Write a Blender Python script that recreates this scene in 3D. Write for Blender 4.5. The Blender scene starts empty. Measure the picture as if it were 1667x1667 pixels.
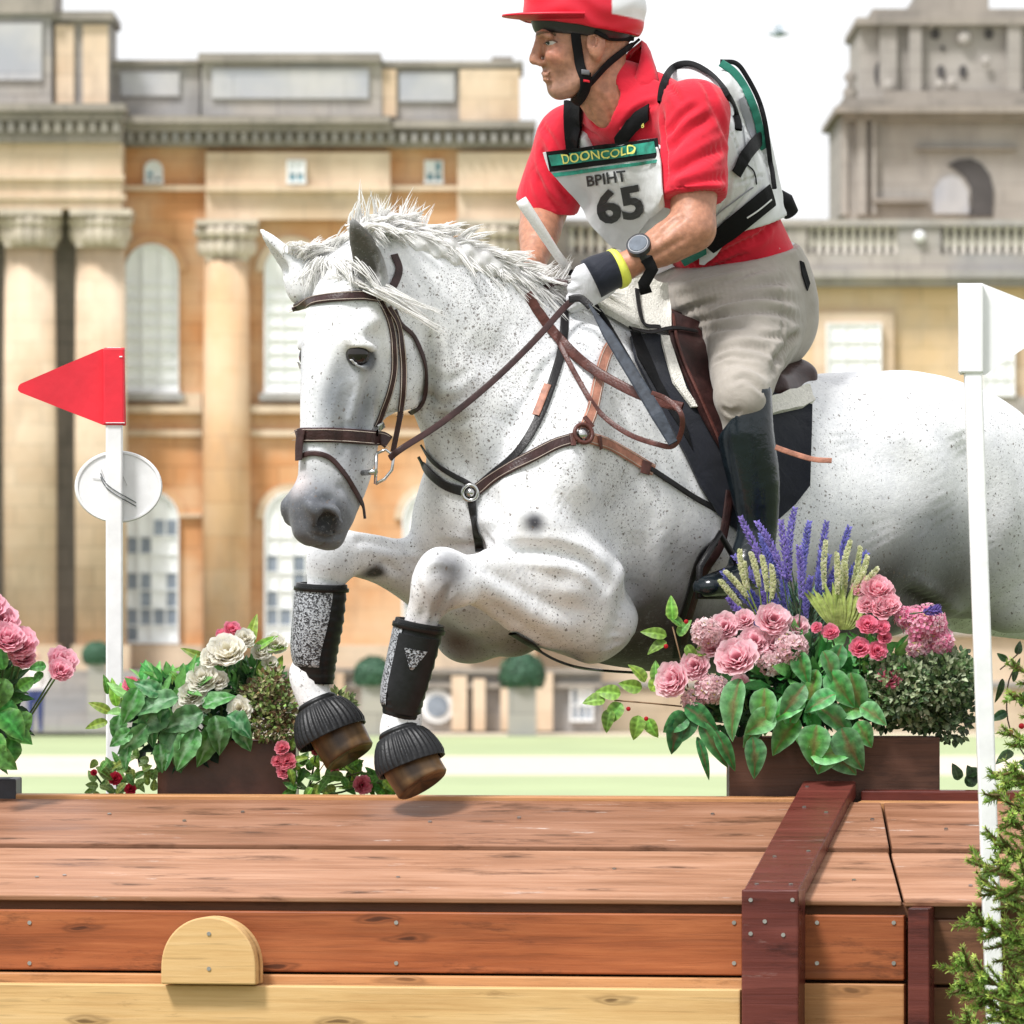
import bpy, bmesh, math, random
import numpy as np
from mathutils import Vector, Matrix, noise
from mathutils.bvhtree import BVHTree
from mathutils.geometry import delaunay_2d_cdt

random.seed(7); rng = np.random.default_rng(7)
sc = bpy.context.scene
R = math.radians
# ------------------------------------------------------------------ camera
CAMD, CAMH, SC, HOR = 16.0, 1.5, 800.0, 1000.0
cam = bpy.data.cameras.new("camera"); camo = bpy.data.objects.new("camera", cam)
sc.collection.objects.link(camo); sc.camera = camo
camo.location = (0, -CAMD, CAMH); camo.rotation_euler = (R(90), 0, 0)
cam.sensor_width = 36; cam.lens = 36 * CAMD / (1667 / SC)
cam.shift_y = (HOR - 833.5) / 1667
cam.clip_start = 0.5; cam.clip_end = 3000
cam.dof.use_dof = True; cam.dof.focus_distance = 16.6; cam.dof.aperture_fstop = 17
# ------------------------------------------------------------------ world, sun, exposure
SUN_EL, SUN_AZ = R(56), R(-42)      # azimuth measured from -Y (camera side) towards -X
w = bpy.data.worlds.new("World"); sc.world = w; w.use_nodes = True
nt = w.node_tree; bg = nt.nodes['Background']
sky = nt.nodes.new('ShaderNodeTexSky'); sky.sky_type = 'NISHITA'; sky.sun_disc = False
sky.sun_elevation = SUN_EL; sky.sun_rotation = R(180) - SUN_AZ
sky.air_density = 1.0; sky.dust_density = 4.0; sky.ozone_density = 1.0
hs = nt.nodes.new('ShaderNodeHueSaturation'); hs.inputs['Saturation'].default_value = 0.12
nt.links.new(sky.outputs[0], hs.inputs['Color'])
cl = nt.nodes.new('ShaderNodeMix'); cl.data_type = 'RGBA'; cl.inputs[0].default_value = .92      # cloud cover
cl.inputs[7].default_value = (5.75, 5.8, 5.9, 1); nt.links.new(hs.outputs[0], cl.inputs[6]); nt.links.new(cl.outputs[2], bg.inputs['Color'])
bg.inputs['Strength'].default_value = 0.15
sun = bpy.data.lights.new("sun", 'SUN'); suno = bpy.data.objects.new("sun", sun); sc.collection.objects.link(suno)
sun.energy = 3.3; sun.angle = R(11); sun.color = (1, .98, .96)
sd = Vector((math.sin(SUN_AZ) * math.cos(SUN_EL), -math.cos(SUN_AZ) * math.cos(SUN_EL), math.sin(SUN_EL)))
suno.rotation_euler = sd.to_track_quat('Z', 'Y').to_euler()
sc.view_settings.view_transform = 'Standard'; sc.view_settings.look = 'None'
sc.view_settings.exposure = 0.42; sc.view_settings.gamma = 1
sc.view_settings.use_curve_mapping = False

# ------------------------------------------------------------------ helpers
def P(px, py, Y=0.0):
    f = (CAMD + Y) / CAMD / SC
    return Vector(((px - 833.5) * f, Y, CAMH + (HOR - py) * f))
CAMP = Vector((0, -CAMD, CAMH))
def tag(o, label=None, cat=None, group=None, kind=None):
    if label: o['label'] = label
    if cat: o['category'] = cat
    if group: o['group'] = group
    if kind: o['kind'] = kind
    return o
def empty(name, loc=(0, 0, 0), rz=0, **k):
    o = bpy.data.objects.new(name, None); sc.collection.objects.link(o)
    o.location = loc; o.rotation_euler = (0, 0, rz); o.empty_display_size = .1
    return tag(o, **k)
def link(name, me, m, parent=None, smooth=True):
    o = bpy.data.objects.new(name, me); sc.collection.objects.link(o)
    if m is not None: me.materials.append(m)
    if smooth and len(me.polygons): me.polygons.foreach_set('use_smooth', [True] * len(me.polygons))
    if parent is not None:
        o.parent = parent
        L = parent.location.copy()
        if parent.parent is not None: L = L + parent.parent.location
        if parent.rotation_euler.z == 0 and not getattr(me, '_local', False) and 'local' not in me:
            o.location = -L
    return o
class MB:
    """collects geometry (world coordinates) for ONE mesh object"""
    def __init__(s): s.v = []; s.f = []; s.c = []; s.col = (1, 1, 1, 1)
    def add(s, vs, fs, cols=None):
        n = len(s.v)
        s.v += [tuple(p) for p in vs]; s.f += [tuple(i + n for i in f) for f in fs]
        if cols is None: s.c += [s.col] * len(vs)
        else: s.c += [tuple(c) if len(c) == 4 else (c[0], c[1], c[2], 1) for c in cols]
    def grid(s, rows, cols=None, closed=False):
        m = len(rows[0]); vs = [p for r in rows for p in r]; fs = []
        for i in range(len(rows) - 1):
            for j in range(m if closed else m - 1):
                k = (j + 1) % m
                fs.append((i * m + j, i * m + k, (i + 1) * m + k, (i + 1) * m + j))
        s.add(vs, fs, cols)
    def tube(s, pts, rad, n=8, flat=1.0, up=None, cap=True):
        pts = [Vector(p) for p in pts]; N = len(pts)
        if not hasattr(rad, '__len__'): rad = [rad] * N
        rows = []; prev = None
        for i, p in enumerate(pts):
            t = (pts[min(i + 1, N - 1)] - pts[max(i - 1, 0)])
            t = t.normalized() if t.length > 1e-9 else Vector((0, 0, 1))
            if up is not None: a = Vector(up)
            elif prev is None: a = Vector((0, 0, 1)) if abs(t.z) < .9 else Vector((1, 0, 0))
            else: a = prev
            a = (a - t * a.dot(t)).normalized(); prev = a; b = t.cross(a)
            rows.append([p + (a * math.cos(q) * flat + b * math.sin(q)) * rad[i] for q in [2 * math.pi * k / n for k in range(n)]])
        base = len(s.v); s.grid(rows, closed=True)
        if cap:
            s.f.append(tuple(base + k for k in range(n))[::-1]); s.f.append(tuple(base + (N - 1) * n + k for k in range(n)))
    def box(s, x0, x1, y0, y1, z0, z1, bev=0.0):
        if bev <= 0:
            vs = [(x, y, z) for x in (x0, x1) for y in (y0, y1) for z in (z0, z1)]
            s.add(vs, [(0, 1, 3, 2), (4, 6, 7, 5), (0, 4, 5, 1), (2, 3, 7, 6), (0, 2, 6, 4), (1, 5, 7, 3)]); return
        bm = bmesh.new(); bmesh.ops.create_cube(bm, size=1)
        bmesh.ops.scale(bm, vec=(x1 - x0, y1 - y0, z1 - z0), verts=bm.verts)
        bmesh.ops.translate(bm, vec=((x0 + x1) / 2, (y0 + y1) / 2, (z0 + z1) / 2), verts=bm.verts)
        bmesh.ops.bevel(bm, geom=bm.edges[:], offset=bev, segments=2, profile=.5, affect='EDGES')
        s.bm(bm); bm.free()
    def bm(s, bm):
        bm.verts.ensure_lookup_table(); bm.verts.index_update()
        s.add([v.co.copy() for v in bm.verts], [[v.index for v in f.verts] for f in bm.faces])
    def prism(s, poly, y0, y1):
        """poly: list of (x,z); extruded along y"""
        n = len(poly)
        s.add([(x, y0, z) for x, z in poly] + [(x, y1, z) for x, z in poly],
              [tuple(range(n)), tuple(range(n, 2 * n))[::-1]] + [(i, i + n, (i + 1) % n + n, (i + 1) % n) for i in range(n)])
    def ball(s, c, r, nu=10, nv=7, sx=1, sy=1, sz=1):
        rows = [[(c[0] + r * sx * math.sin(a) * math.cos(b), c[1] + r * sy * math.sin(a) * math.sin(b), c[2] + r * sz * math.cos(a))
                 for b in [2 * math.pi * k / nu for k in range(nu)]] for a in [math.pi * (i + .02) / (nv + .04) for i in range(nv + 1)]]
        s.grid(rows, closed=True)
    def build(s, name, m, parent=None, smooth=False, local=False, fix=False):
        me = bpy.data.meshes.new(name); me.from_pydata(s.v, [], s.f); me.update()
        at = me.color_attributes.new('col', 'FLOAT_COLOR', 'POINT')
        at.data.foreach_set('color', np.array(s.c, dtype=np.float32).ravel())
        if fix:
            bm = bmesh.new(); bm.from_mesh(me); bmesh.ops.recalc_face_normals(bm, faces=bm.faces); bm.to_mesh(me); bm.free()
        if local: me['local'] = 1
        return link(name, me, m, parent, smooth)
def catmull(pts, n=8):
    pts = [np.array(p, float) for p in pts]
    if len(pts) < 3:
        return [pts[0] + (pts[-1] - pts[0]) * i / n for i in range(n + 1)]
    q = [2 * pts[0] - pts[1]] + pts + [2 * pts[-1] - pts[-2]]; out = []
    for i in range(1, len(q) - 2):
        for k in range(n):
            t = k / n
            out.append(.5 * ((2 * q[i]) + (-q[i - 1] + q[i + 1]) * t + (2 * q[i - 1] - 5 * q[i] + 4 * q[i + 1] - q[i + 2]) * t * t
                             + (-q[i - 1] + 3 * q[i] - 3 * q[i + 1] + q[i + 2]) * t ** 3))
    out.append(pts[-1]); return out

# ------------------------------------------------------------------ materials
def newmat(name):
    m = bpy.data.materials.new(name); m.use_nodes = True
    nt = m.node_tree; b = nt.nodes['Principled BSDF']
    return m, nt, b
def N(nt, t, **k):
    n = nt.nodes.new(t)
    for a, v in k.items():
        if a in n.inputs: n.inputs[a].default_value = v
        else: setattr(n, a, v)
    return n
def ramp(nt, fac, stops, interp='LINEAR'):
    r = nt.nodes.new('ShaderNodeValToRGB'); r.color_ramp.interpolation = interp
    e = r.color_ramp.elements
    while len(e) < len(stops): e.new(.5)
    for i, (p, c) in enumerate(stops):
        e[i].position = p; e[i].color = c if len(c) == 4 else (*c, 1)
    nt.links.new(fac, r.inputs[0]); return r.outputs[0]
def mix(nt, fac, a, b, mode='MIX'):
    n = nt.nodes.new('ShaderNodeMix'); n.data_type = 'RGBA'; n.blend_type = mode
    for s, v in ((0, fac), (6, a), (7, b)):
        if hasattr(v, 'is_linked') or isinstance(v, bpy.types.NodeSocket): nt.links.new(v, n.inputs[s])
        else: n.inputs[s].default_value = v if s == 0 else ((*v, 1) if len(v) == 3 else v)
    return n.outputs[2]
def texco(nt, kind='Object', scale=(1, 1, 1), rot=(0, 0, 0), rand=False):
    t = nt.nodes.new('ShaderNodeTexCoord'); mp = nt.nodes.new('ShaderNodeMapping')
    mp.inputs['Scale'].default_value = scale; mp.inputs['Rotation'].default_value = rot
    nt.links.new(t.outputs[kind], mp.inputs[0])
    if rand:
        oi = nt.nodes.new('ShaderNodeObjectInfo'); mu = nt.nodes.new('ShaderNodeMath'); mu.operation = 'MULTIPLY'; mu.inputs[1].default_value = 37.0
        nt.links.new(oi.outputs['Random'], mu.inputs[0]); cx = nt.nodes.new('ShaderNodeCombineXYZ')
        nt.links.new(mu.outputs[0], cx.inputs[0]); nt.links.new(mu.outputs[0], cx.inputs[1]); nt.links.new(cx.outputs[0], mp.inputs['Location'])
    return mp.outputs[0]
def bump(nt, b, h, strength=.3, dist=.01):
    n = nt.nodes.new('ShaderNodeBump'); n.inputs['Strength'].default_value = strength; n.inputs['Distance'].default_value = dist
    nt.links.new(h, n.inputs['Height']); nt.links.new(n.outputs[0], b.inputs['Normal'])
def noise_t(nt, vec, scale, detail=4, rough=.55):
    n = nt.nodes.new('ShaderNodeTexNoise'); n.inputs['Scale'].default_value = scale
    n.inputs['Detail'].default_value = detail; n.inputs['Roughness'].default_value = rough
    nt.links.new(vec, n.inputs['Vector']); return n.outputs[0]
def plain(name, col, rough=.6, var=.12, vs=30, bs=.15, metal=0, sheen=0, bumpscale=None, spec=None):
    m, nt, b = newmat(name); v = texco(nt)
    n = noise_t(nt, v, vs, 5)
    lo = tuple(c * (1 - var) for c in col); hi = tuple(min(1, c * (1 + var)) for c in col)
    nt.links.new(ramp(nt, n, [(.3, lo), (.7, hi)]), b.inputs['Base Color'])
    b.inputs['Roughness'].default_value = rough; b.inputs['Metallic'].default_value = metal
    if spec is not None: b.inputs['Specular IOR Level'].default_value = spec
    if sheen: b.inputs['Sheen Weight'].default_value = sheen
    if bs: bump(nt, b, noise_t(nt, v, bumpscale or vs * 3, 3), bs, .004)
    return m
def colmat(name, rough=.6, var=.15, vs=60, trans=0.0, bs=.1, spec=.4):
    m, nt, b = newmat(name); a = N(nt, 'ShaderNodeAttribute'); a.attribute_name = 'col'
    v = texco(nt); n = noise_t(nt, v, vs, 4)
    g = ramp(nt, n, [(.3, (1 - var,) * 3), (.7, (1.0,) * 3)])
    c = mix(nt, 1.0, a.outputs['Color'], g, 'MULTIPLY'); nt.links.new(c, b.inputs['Base Color'])
    b.inputs['Roughness'].default_value = rough; b.inputs['Specular IOR Level'].default_value = spec
    if bs: bump(nt, b, n, bs, .003)
    if trans:
        t = N(nt, 'ShaderNodeBsdfTranslucent'); nt.links.new(c, t.inputs[0])
        mx = N(nt, 'ShaderNodeMixShader'); mx.inputs[0].default_value = trans
        nt.links.new(b.outputs[0], mx.inputs[1]); nt.links.new(t.outputs[0], mx.inputs[2])
        nt.links.new(mx.outputs[0], nt.nodes['Material Output'].inputs[0])
    return m
def wood(name, base, dark, light, rough=.45, knots=.5, wear=0.0):
    m, nt, b = newmat(name)
    v = texco(nt, scale=(1.3, 9, 9), rand=True); v2 = texco(nt, scale=(1, 4.5, 4.5), rand=True)
    big = noise_t(nt, v, 1.6, 6, .6)
    # long grain: noise heavily stretched, distorted by the broad noise
    g = N(nt, 'ShaderNodeTexNoise'); g.inputs['Scale'].default_value = 7; g.inputs['Detail'].default_value = 6
    g.inputs['Roughness'].default_value = .65; g.inputs['Distortion'].default_value = .6
    vg = texco(nt, scale=(.35, 9, 9), rand=True); nt.links.new(vg, g.inputs['Vector'])
    c = ramp(nt, g.outputs[0], [(.3, dark), (.5, base), (.72, light)])
    c = mix(nt, .55, c, ramp(nt, big, [(.3, dark), (.5, base), (.75, light)]))
    vo = N(nt, 'ShaderNodeTexVoronoi'); vo.voronoi_dimensions = '2D'; vo.inputs['Scale'].default_value = 1.9; vo.inputs['Randomness'].default_value = 1
    dn = N(nt, 'ShaderNodeTexNoise'); dn.inputs['Scale'].default_value = 9; nt.links.new(v2, dn.inputs['Vector']); ad = N(nt, 'ShaderNodeVectorMath'); ad.operation = 'MULTIPLY_ADD'; nt.links.new(dn.outputs[1], ad.inputs[0]); ad.inputs[1].default_value = (.10, .10, 0); nt.links.new(v2, ad.inputs[2]); nt.links.new(ad.outputs[0], vo.inputs['Vector'])
    k = ramp(nt, vo.outputs['Distance'], [(0.0, (1,) * 3), (.03, (.9,) * 3), (.05, (.25,) * 3), (.075, (.5,) * 3), (.11, (0,) * 3)])
    dk = tuple(x * .35 for x in dark)
    mk = N(nt, 'ShaderNodeMath'); mk.operation = 'MULTIPLY'; mk.inputs[1].default_value = knots
    nt.links.new(k, mk.inputs[0])
    c = mix(nt, mk.outputs[0], c, dk)
    # fine scratches
    vs = texco(nt, scale=(2, 60, 60), rand=True); s = noise_t(nt, vs, 3, 2)
    c = mix(nt, ramp(nt, s, [(.60, (0,) * 3), (.72, (.55,) * 3)]), c, tuple(x * .55 for x in base))
    if wear:
        vw = texco(nt, scale=(1, 5, 5), rand=True); wn = noise_t(nt, vw, 5, 8, .75)
        c = mix(nt, ramp(nt, wn, [(.62, (0,) * 3), (.70, (wear,) * 3)]), c, (.62, .56, .52))
    st = noise_t(nt, texco(nt, scale=(1.2, 5, 5), rand=True), 2.2, 8, .72); c = mix(nt, ramp(nt, st, [(.56, (0,) * 3), (.66, (.75,) * 3)]), c, tuple(x * .5 for x in dark))
    b.inputs['Specular IOR Level'].default_value = .3
    nt.links.new(c, b.inputs['Base Color'])
    nt.links.new(ramp(nt, big, [(.3, (rough - .12,) * 3), (.7, (rough + .15,) * 3)]), b.inputs['Roughness'])
    bump(nt, b, g.outputs[0], .35, .003)
    return m
# ================================================================== THE SETTING
GZ = -1.7          # level of the palace lawn; the jump stands on a rise
def ground_z(y):
    t = min(1, max(0, (y - 4) / 44)); t = t * t * (3 - 2 * t); return GZ * t
m, nt, b = newmat('grass_ground'); v = texco(nt)
n1 = noise_t(nt, v, .25, 6); n2 = noise_t(nt, v, 9, 5)
c = ramp(nt, n1, [(.3, (.29, .36, .19)), (.7, (.38, .43, .26))]); c = mix(nt, .35, c, ramp(nt, n2, [(.3, (.16, .24, .06)), (.7, (.38, .42, .22))]))
nt.links.new(c, b.inputs['Base Color']); b.inputs['Roughness'].default_value = .9; bump(nt, b, n2, .5, .05)
M_grass = m
g = MB()
ys = [-60, -30, -10, 0] + list(np.linspace(4, 48, 16)) + [80, 120, 160, 200, 260, 500, 1500]
xs = [-900, -200, -60, -20, 0, 20, 60, 200, 900]
g.grid([[(x, y, ground_z(y)) for x in xs] for y in ys])
tag(g.build('ground', M_grass), kind='structure')
M_lawn = plain('mown_lawn', (.33, .39, .21), .9, .12, .3, .3)
mb_ = None
c_ = ramp(nt, n1, [(.3, (.085, .12, .045)), (.7, (.14, .17, .075))]); c_ = mix(nt, .35, c_, ramp(nt, n2, [(.3, (.05, .08, .02)), (.7, (.17, .19, .09))])); nt.links.new(c_, b.inputs['Base Color'])  # ground darkened to cut the light it bounces up onto the horse
g = MB(); g.grid([[(x, y, GZ + .006) for x in (-300, 0, 300)] for y in (52, 80, 120, 190.4)]); tag(g.build('lawn', M_lawn), kind='structure')
M_path = plain('gravel_path', (.60, .51, .41), .95, .1, 3, .2)
g = MB(); g.grid([[(x, y, GZ + .01) for x in (-200, 200)] for y in (140, 161)]); tag(g.build('path', M_path), kind='structure')
g = MB(); g.grid([[(x, y, GZ + .01) for x in (-200, 200)] for y in (190.5, 196)]); tag(g.build('pavement', M_path), kind='structure')

# ---- palace materials
def stone(name, c1, c2, c3, bw=1.4, bh=.55, mort=.02, grime=.25, gcol=(.22, .2, .18)):
    m, nt, b = newmat(name); v = texco(nt, rot=(R(90), 0, 0))
    br = N(nt, 'ShaderNodeTexBrick'); br.inputs['Color1'].default_value = (*c1, 1); br.inputs['Color2'].default_value = (*c2, 1)
    br.inputs['Mortar'].default_value = (*[x * .72 for x in c1], 1); br.inputs['Scale'].default_value = 1
    br.inputs['Mortar Size'].default_value = mort; br.inputs['Brick Width'].default_value = bw; br.inputs['Row Height'].default_value = bh
    nt.links.new(v, br.inputs['Vector'])
    n = noise_t(nt, v, .5, 6); c = mix(nt, ramp(nt, n, [(.4, (0,) * 3), (.65, (.75,) * 3)]), br.outputs[0], c3)
    n2 = noise_t(nt, texco(nt, scale=(1, 1, .35)), 1.1, 7, .7)
    c = mix(nt, ramp(nt, n2, [(.5, (0,) * 3), (.75, (grime,) * 3)]), c, gcol)
    nt.links.new(c, b.inputs['Base Color']); b.inputs['Roughness'].default_value = .9; bump(nt, b, n2, .3, .03)
    return m
M_cream = stone('cream_ashlar', (.60, .46, .33), (.52, .38, .26), (.69, .56, .43), grime=.55, gcol=(.30, .24, .18))
M_orange = stone('orange_ashlar', (.55, .26, .11), (.58, .31, .15), (.66, .46, .30), grime=.5, gcol=(.28, .16, .09))
M_gold = stone('golden_ashlar', (.62, .46, .27), (.57, .41, .24), (.66, .53, .38), grime=.25)
M_grey = stone('weathered_ashlar', (.34, .31, .285), (.40, .365, .33), (.28, .28, .29), grime=.6, gcol=(.16, .15, .14))
M_dgrey = stone('dark_weathered_and_shade_stone', (.22, .20, .18), (.28, .25, .22), (.36, .32, .28), grime=.6, gcol=(.08, .08, .07))
M_lgrey = stone('pale_panel_stone', (.36, .37, .41), (.42, .42, .45), (.52, .50, .48), bw=3, bh=2, grime=.5, gcol=(.28, .28, .30))
M_white = plain('white_window_paint', (.78, .79, .80), .5, .05, 2)
M_blind = plain('white_blind', (.80, .81, .82), .8, .05, 2)
M_glass = plain('dark_pane', (.20, .23, .28), .15, .4, 2, 0)
M_glassb = plain('blue_pane', (.12, .26, .32), .15, .4, 2, 0)
M_slate = plain('dark_doorway', (.06, .055, .05), .9, .3, 1)
PY = 196.0
def pb(mb, x0, x1, y0, y1, yo=0.0, dep=1.0):
    """box whose front face covers the pixel rectangle when standing at depth PY+yo"""
    a = P(x0, y1, PY + yo); c = P(x1, y0, PY + yo)
    mb.box(a.x, c.x, PY + yo, PY + yo + dep, a.z, c.z)
def bpart(name, mat, parent, boxes):
    for q in boxes:
        mb = MB(); pb(mb, *q); o = mb.build(name, mat, parent)
    return o
def arch_poly(x0, x1, y0, y1, Y):
    a = P(x0, y1, Y); c = P(x1, y0, Y); r = (c.x - a.x) / 2; cx = (a.x + c.x) / 2; zs = c.z - r
    return [(a.x, a.z), (c.x, a.z)] + [(cx + r * math.cos(t), zs + r * math.sin(t)) for t in np.linspace(0, math.pi, 17)]
def window(parent, x0, x1, y0, y1, yo, arched=True, cols=3, rows=8, darkp=0.0, pane=M_blind, surround=None, seed=0, dm=None):
    """glazed window: glass sheet, glazing bars in front, some panes without the blind behind"""
    rr = random.Random(seed); Y = PY + yo
    mb = MB()
    if arched: mb.prism(arch_poly(x0, x1, y0, y1, Y), Y, Y + .10)
    else: pb(mb, x0, x1, y0, y1, yo, .10)
    wn = mb.build('window', pane, parent, fix=True)
    fr = MB(); t = 2.2; r = (x1 - x0) / 2; ym = y0 + (r if arched else 0)
    pb(fr, x0, x0 + 3.5, ym, y1, yo - .12, .12); pb(fr, x1 - 3.5, x1, ym, y1, yo - .12, .12); pb(fr, x0 - 1, x1 + 1, y1 - 5, y1, yo - .15, .15)
    for i in range(1, cols):
        x = x0 + (x1 - x0) * i / cols; pb(fr, x - t / 2, x + t / 2, y0 + (3 if arched else 0), y1, yo - .08, .08)
    for j in range(0 if not arched else 1, rows):
        y = ym + (y1 - ym) * j / rows; pb(fr, x0, x1, y - t / 2, y + t / 2, yo - .07, .07)
    if arched:
        A = P(x0, ym, Y); B = P(x1, ym, Y); cx = (A.x + B.x) / 2; rad = (B.x - A.x) / 2; w_ = 3.5 / 60
        tt = np.linspace(0, math.pi, 17)
        poly = [(cx + rad * math.cos(q), A.z + rad * math.sin(q)) for q in tt] + [(cx + (rad - w_) * math.cos(q), A.z + (rad - w_) * math.sin(q)) for q in tt[::-1]]
        n = len(poly); k = n // 2
        for i in range(k - 1):
            fr.prism([poly[i], poly[i + 1], poly[n - 2 - i], poly[n - 1 - i]], Y - .12, Y)
    fr.build('frame', M_white, wn, fix=True)
    if darkp > 0:
        for i in range(cols):
            for j in range(rows):
                if rr.random() < darkp * (.4 + 1.2 * j / rows):
                    xa = x0 + 3 + (x1 - x0 - 3) * i / cols; ya = ym + (y1 - ym) * j / rows
                    dp = MB(); pb(dp, xa + 2, xa + (x1 - x0 - 3) / cols - 2, ya + 2, ya + (y1 - ym) / rows - 2, yo - .02, .02); dp.build('pane', dm or M_glass, wn)
    return wn
base = P(430, 1190, PY)
pal = empty('palace_building', (base.x, PY, GZ), label='long golden stone palace front with arched white windows and giant pilasters', cat='building')
# walls
bpart('wall', M_orange, pal, [(198, 875, 238, 1092, 0, 8)])
bpart('plinth', M_cream, pal, [(205, 872, 1050, 1088, -.25, .25)])
bpart('basement_wall', M_grey, pal, [(205, 980, 1088, 1192, -.6, .6)])
# left portico with columns, shadow of the gap put into the dark wall stone
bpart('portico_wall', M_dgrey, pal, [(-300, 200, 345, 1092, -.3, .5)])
for x0, x1 in ((5, 92), (121, 206), (-112, -28)):
    mb = MB(); A = P((x0 + x1) / 2 + 1, 1055, PY - 1.2); B = P((x0 + x1) / 2, 400, PY - 1.2); r = (x1 - x0) / 2 / 60.4
    mb.tube([A, (A + B) / 2, B], [r * .98, r, r * .93], 28, flat=.45, up=(0, 1, 0)); cl = mb.build('column', M_cream, pal, smooth=True)
    bpart('column_base', M_cream, cl, [(x0 - 5, x1 + 5, 1050, 1092, -2.1, 1.8)])
    mb = MB(); pb(mb, x0 - 8, x1 + 8, 340, 350, -2.1, 1.9)
    for k in range(9):
        a = math.pi * (k + .5) / 9; cx = (x0 + x1) / 2 + math.cos(a) * (x1 - x0) * .47; q = P(cx, 380, PY - 1.2 - math.sin(a) * r)
        mb.ball(q, .2, 8, 5, 1, .7, 1.5); q = P(cx * 1.0 + math.cos(a) * 3, 360, PY - 1.25 - math.sin(a) * r); mb.ball(q, .19, 8, 5, 1, .8, 1)
    pb(mb, x0 + 2, x1 - 2, 350, 402, -1.7, 1.3)
    mb.build('capital', stone('capital_stone', (.50, .45, .37), (.44, .38, .31), (.6, .53, .44), 9, 9, grime=.6) if x0 == 5 else bpy.data.materials['capital_stone'], cl)
bpart('entablature', M_cream, pal, [(-300, 198, 232, 340, -2.0, 2.4), (-300, 202, 284, 292, -2.15, .15), (-300, 205, 318, 324, -2.1, .1)])
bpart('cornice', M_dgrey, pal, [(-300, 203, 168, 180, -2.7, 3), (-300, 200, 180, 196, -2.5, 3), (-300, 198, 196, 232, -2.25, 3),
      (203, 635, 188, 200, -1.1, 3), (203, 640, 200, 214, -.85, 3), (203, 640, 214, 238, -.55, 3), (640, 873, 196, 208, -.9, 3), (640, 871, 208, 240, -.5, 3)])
for k in range(17): bpart('cornice_bracket', M_grey, pal, [(-120 + k * 19, -111 + k * 19, 198, 214, -2.45, .2)])
for k in range(36): bpart('cornice_bracket', M_grey, pal, [(208 + k * 18.5, 216 + k * 18.5, 216, 231, -.8, .25)])
bpart('attic_wall', M_grey, pal, [(-300, 84, 22, 168, -1.5, 4), (88, 178, 32, 168, -1.2, 4), (178, 325, 104, 188, -.2, 4), (328, 622, 100, 188, -.5, 4), (622, 846, 108, 196, -.3, 4)])
bpart('attic_coping', M_dgrey, pal, [(-300, 88, -30, 22, -1.7, 4), (84, 184, 18, 32, -1.5, 4.3), (178, 325, 97, 104, -.4, 4.2), (322, 620, 86, 100, -.75, 4.4), (620, 852, 99, 108, -.5, 4.4), (800, 835, 92, 99, -.3, 1.5)])
bpart('attic_panel', M_lgrey, pal, [(-60, 68, 38, 130, -1.6, .1), (196, 292, 118, 156, -.3, .1), (345, 600, 112, 160, -.6, .1), (650, 740, 118, 165, -.4, .1)])
bpart('attic_pier', M_cream, pal, [(90, 120, 40, 168, -1.35, .15), (135, 176, 40, 168, -1.3, .1), (622, 645, 112, 190, -.45, .15), (748, 846, 112, 196, -.45, .15)])
# projecting cream entablature blocks
bpart('frieze_block', M_cream, pal, [(335, 635, 248, 357, -.45, .45), (745, 868, 248, 357, -.4, .4)])
bpart('string_course', M_cream, pal, [(203, 335, 302, 310, -.3, .3), (335, 636, 302, 311, -.7, .25), (636, 745, 302, 310, -.3, .3), (745, 869, 302, 311, -.65, .25),
      (290, 328, 640, 662, -.2, .2), (203, 328, 660, 672, -.35, .35), (408, 875, 660, 672, -.35, .35), (203, 328, 700, 710, -.2, .2), (408, 875, 700, 710, -.2, .2), (290, 328, 836, 842, -.15, .15)])
# pilasters
for i, (x0, x1) in enumerate(((330, 408), (755, 835))):
    mb = MB(); A = P((x0 + x1) / 2, 1060, PY - .3); B = P((x0 + x1) / 2, 425, PY - .3); r = (x1 - x0) / 2 / 60.4
    mb.tube([A, (A + B) / 2, B], [r, r, r * .93], 24)
    cl = mb.build('pilaster', stone('pilaster_stone', (.56, .33, .17), (.58, .38, .22), (.64, .48, .33), 3, .9, .012, .35) if i == 0 else bpy.data.materials['pilaster_stone'], pal, smooth=True)
    mb = MB(); pb(mb, x0 - 12, x1 + 12, 357, 366, -1.05, 1); pb(mb, x0 + 4, x1 - 4, 366, 425, -.7, .6)
    for k in range(8):
        a = math.pi * (k + .5) / 8; cx = (x0 + x1) / 2 + math.cos(a) * (x1 - x0) * .5; q = P(cx, 402, PY - .3 - math.sin(a) * r); mb.ball(q, .19, 8, 5, 1, .8, 1.4)
        q = P(cx + math.cos(a) * 5, 378, PY - .4 - math.sin(a) * r); mb.ball(q, .18, 8, 5)
    mb.build('capital', bpy.data.materials['capital_stone'], cl)
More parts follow.
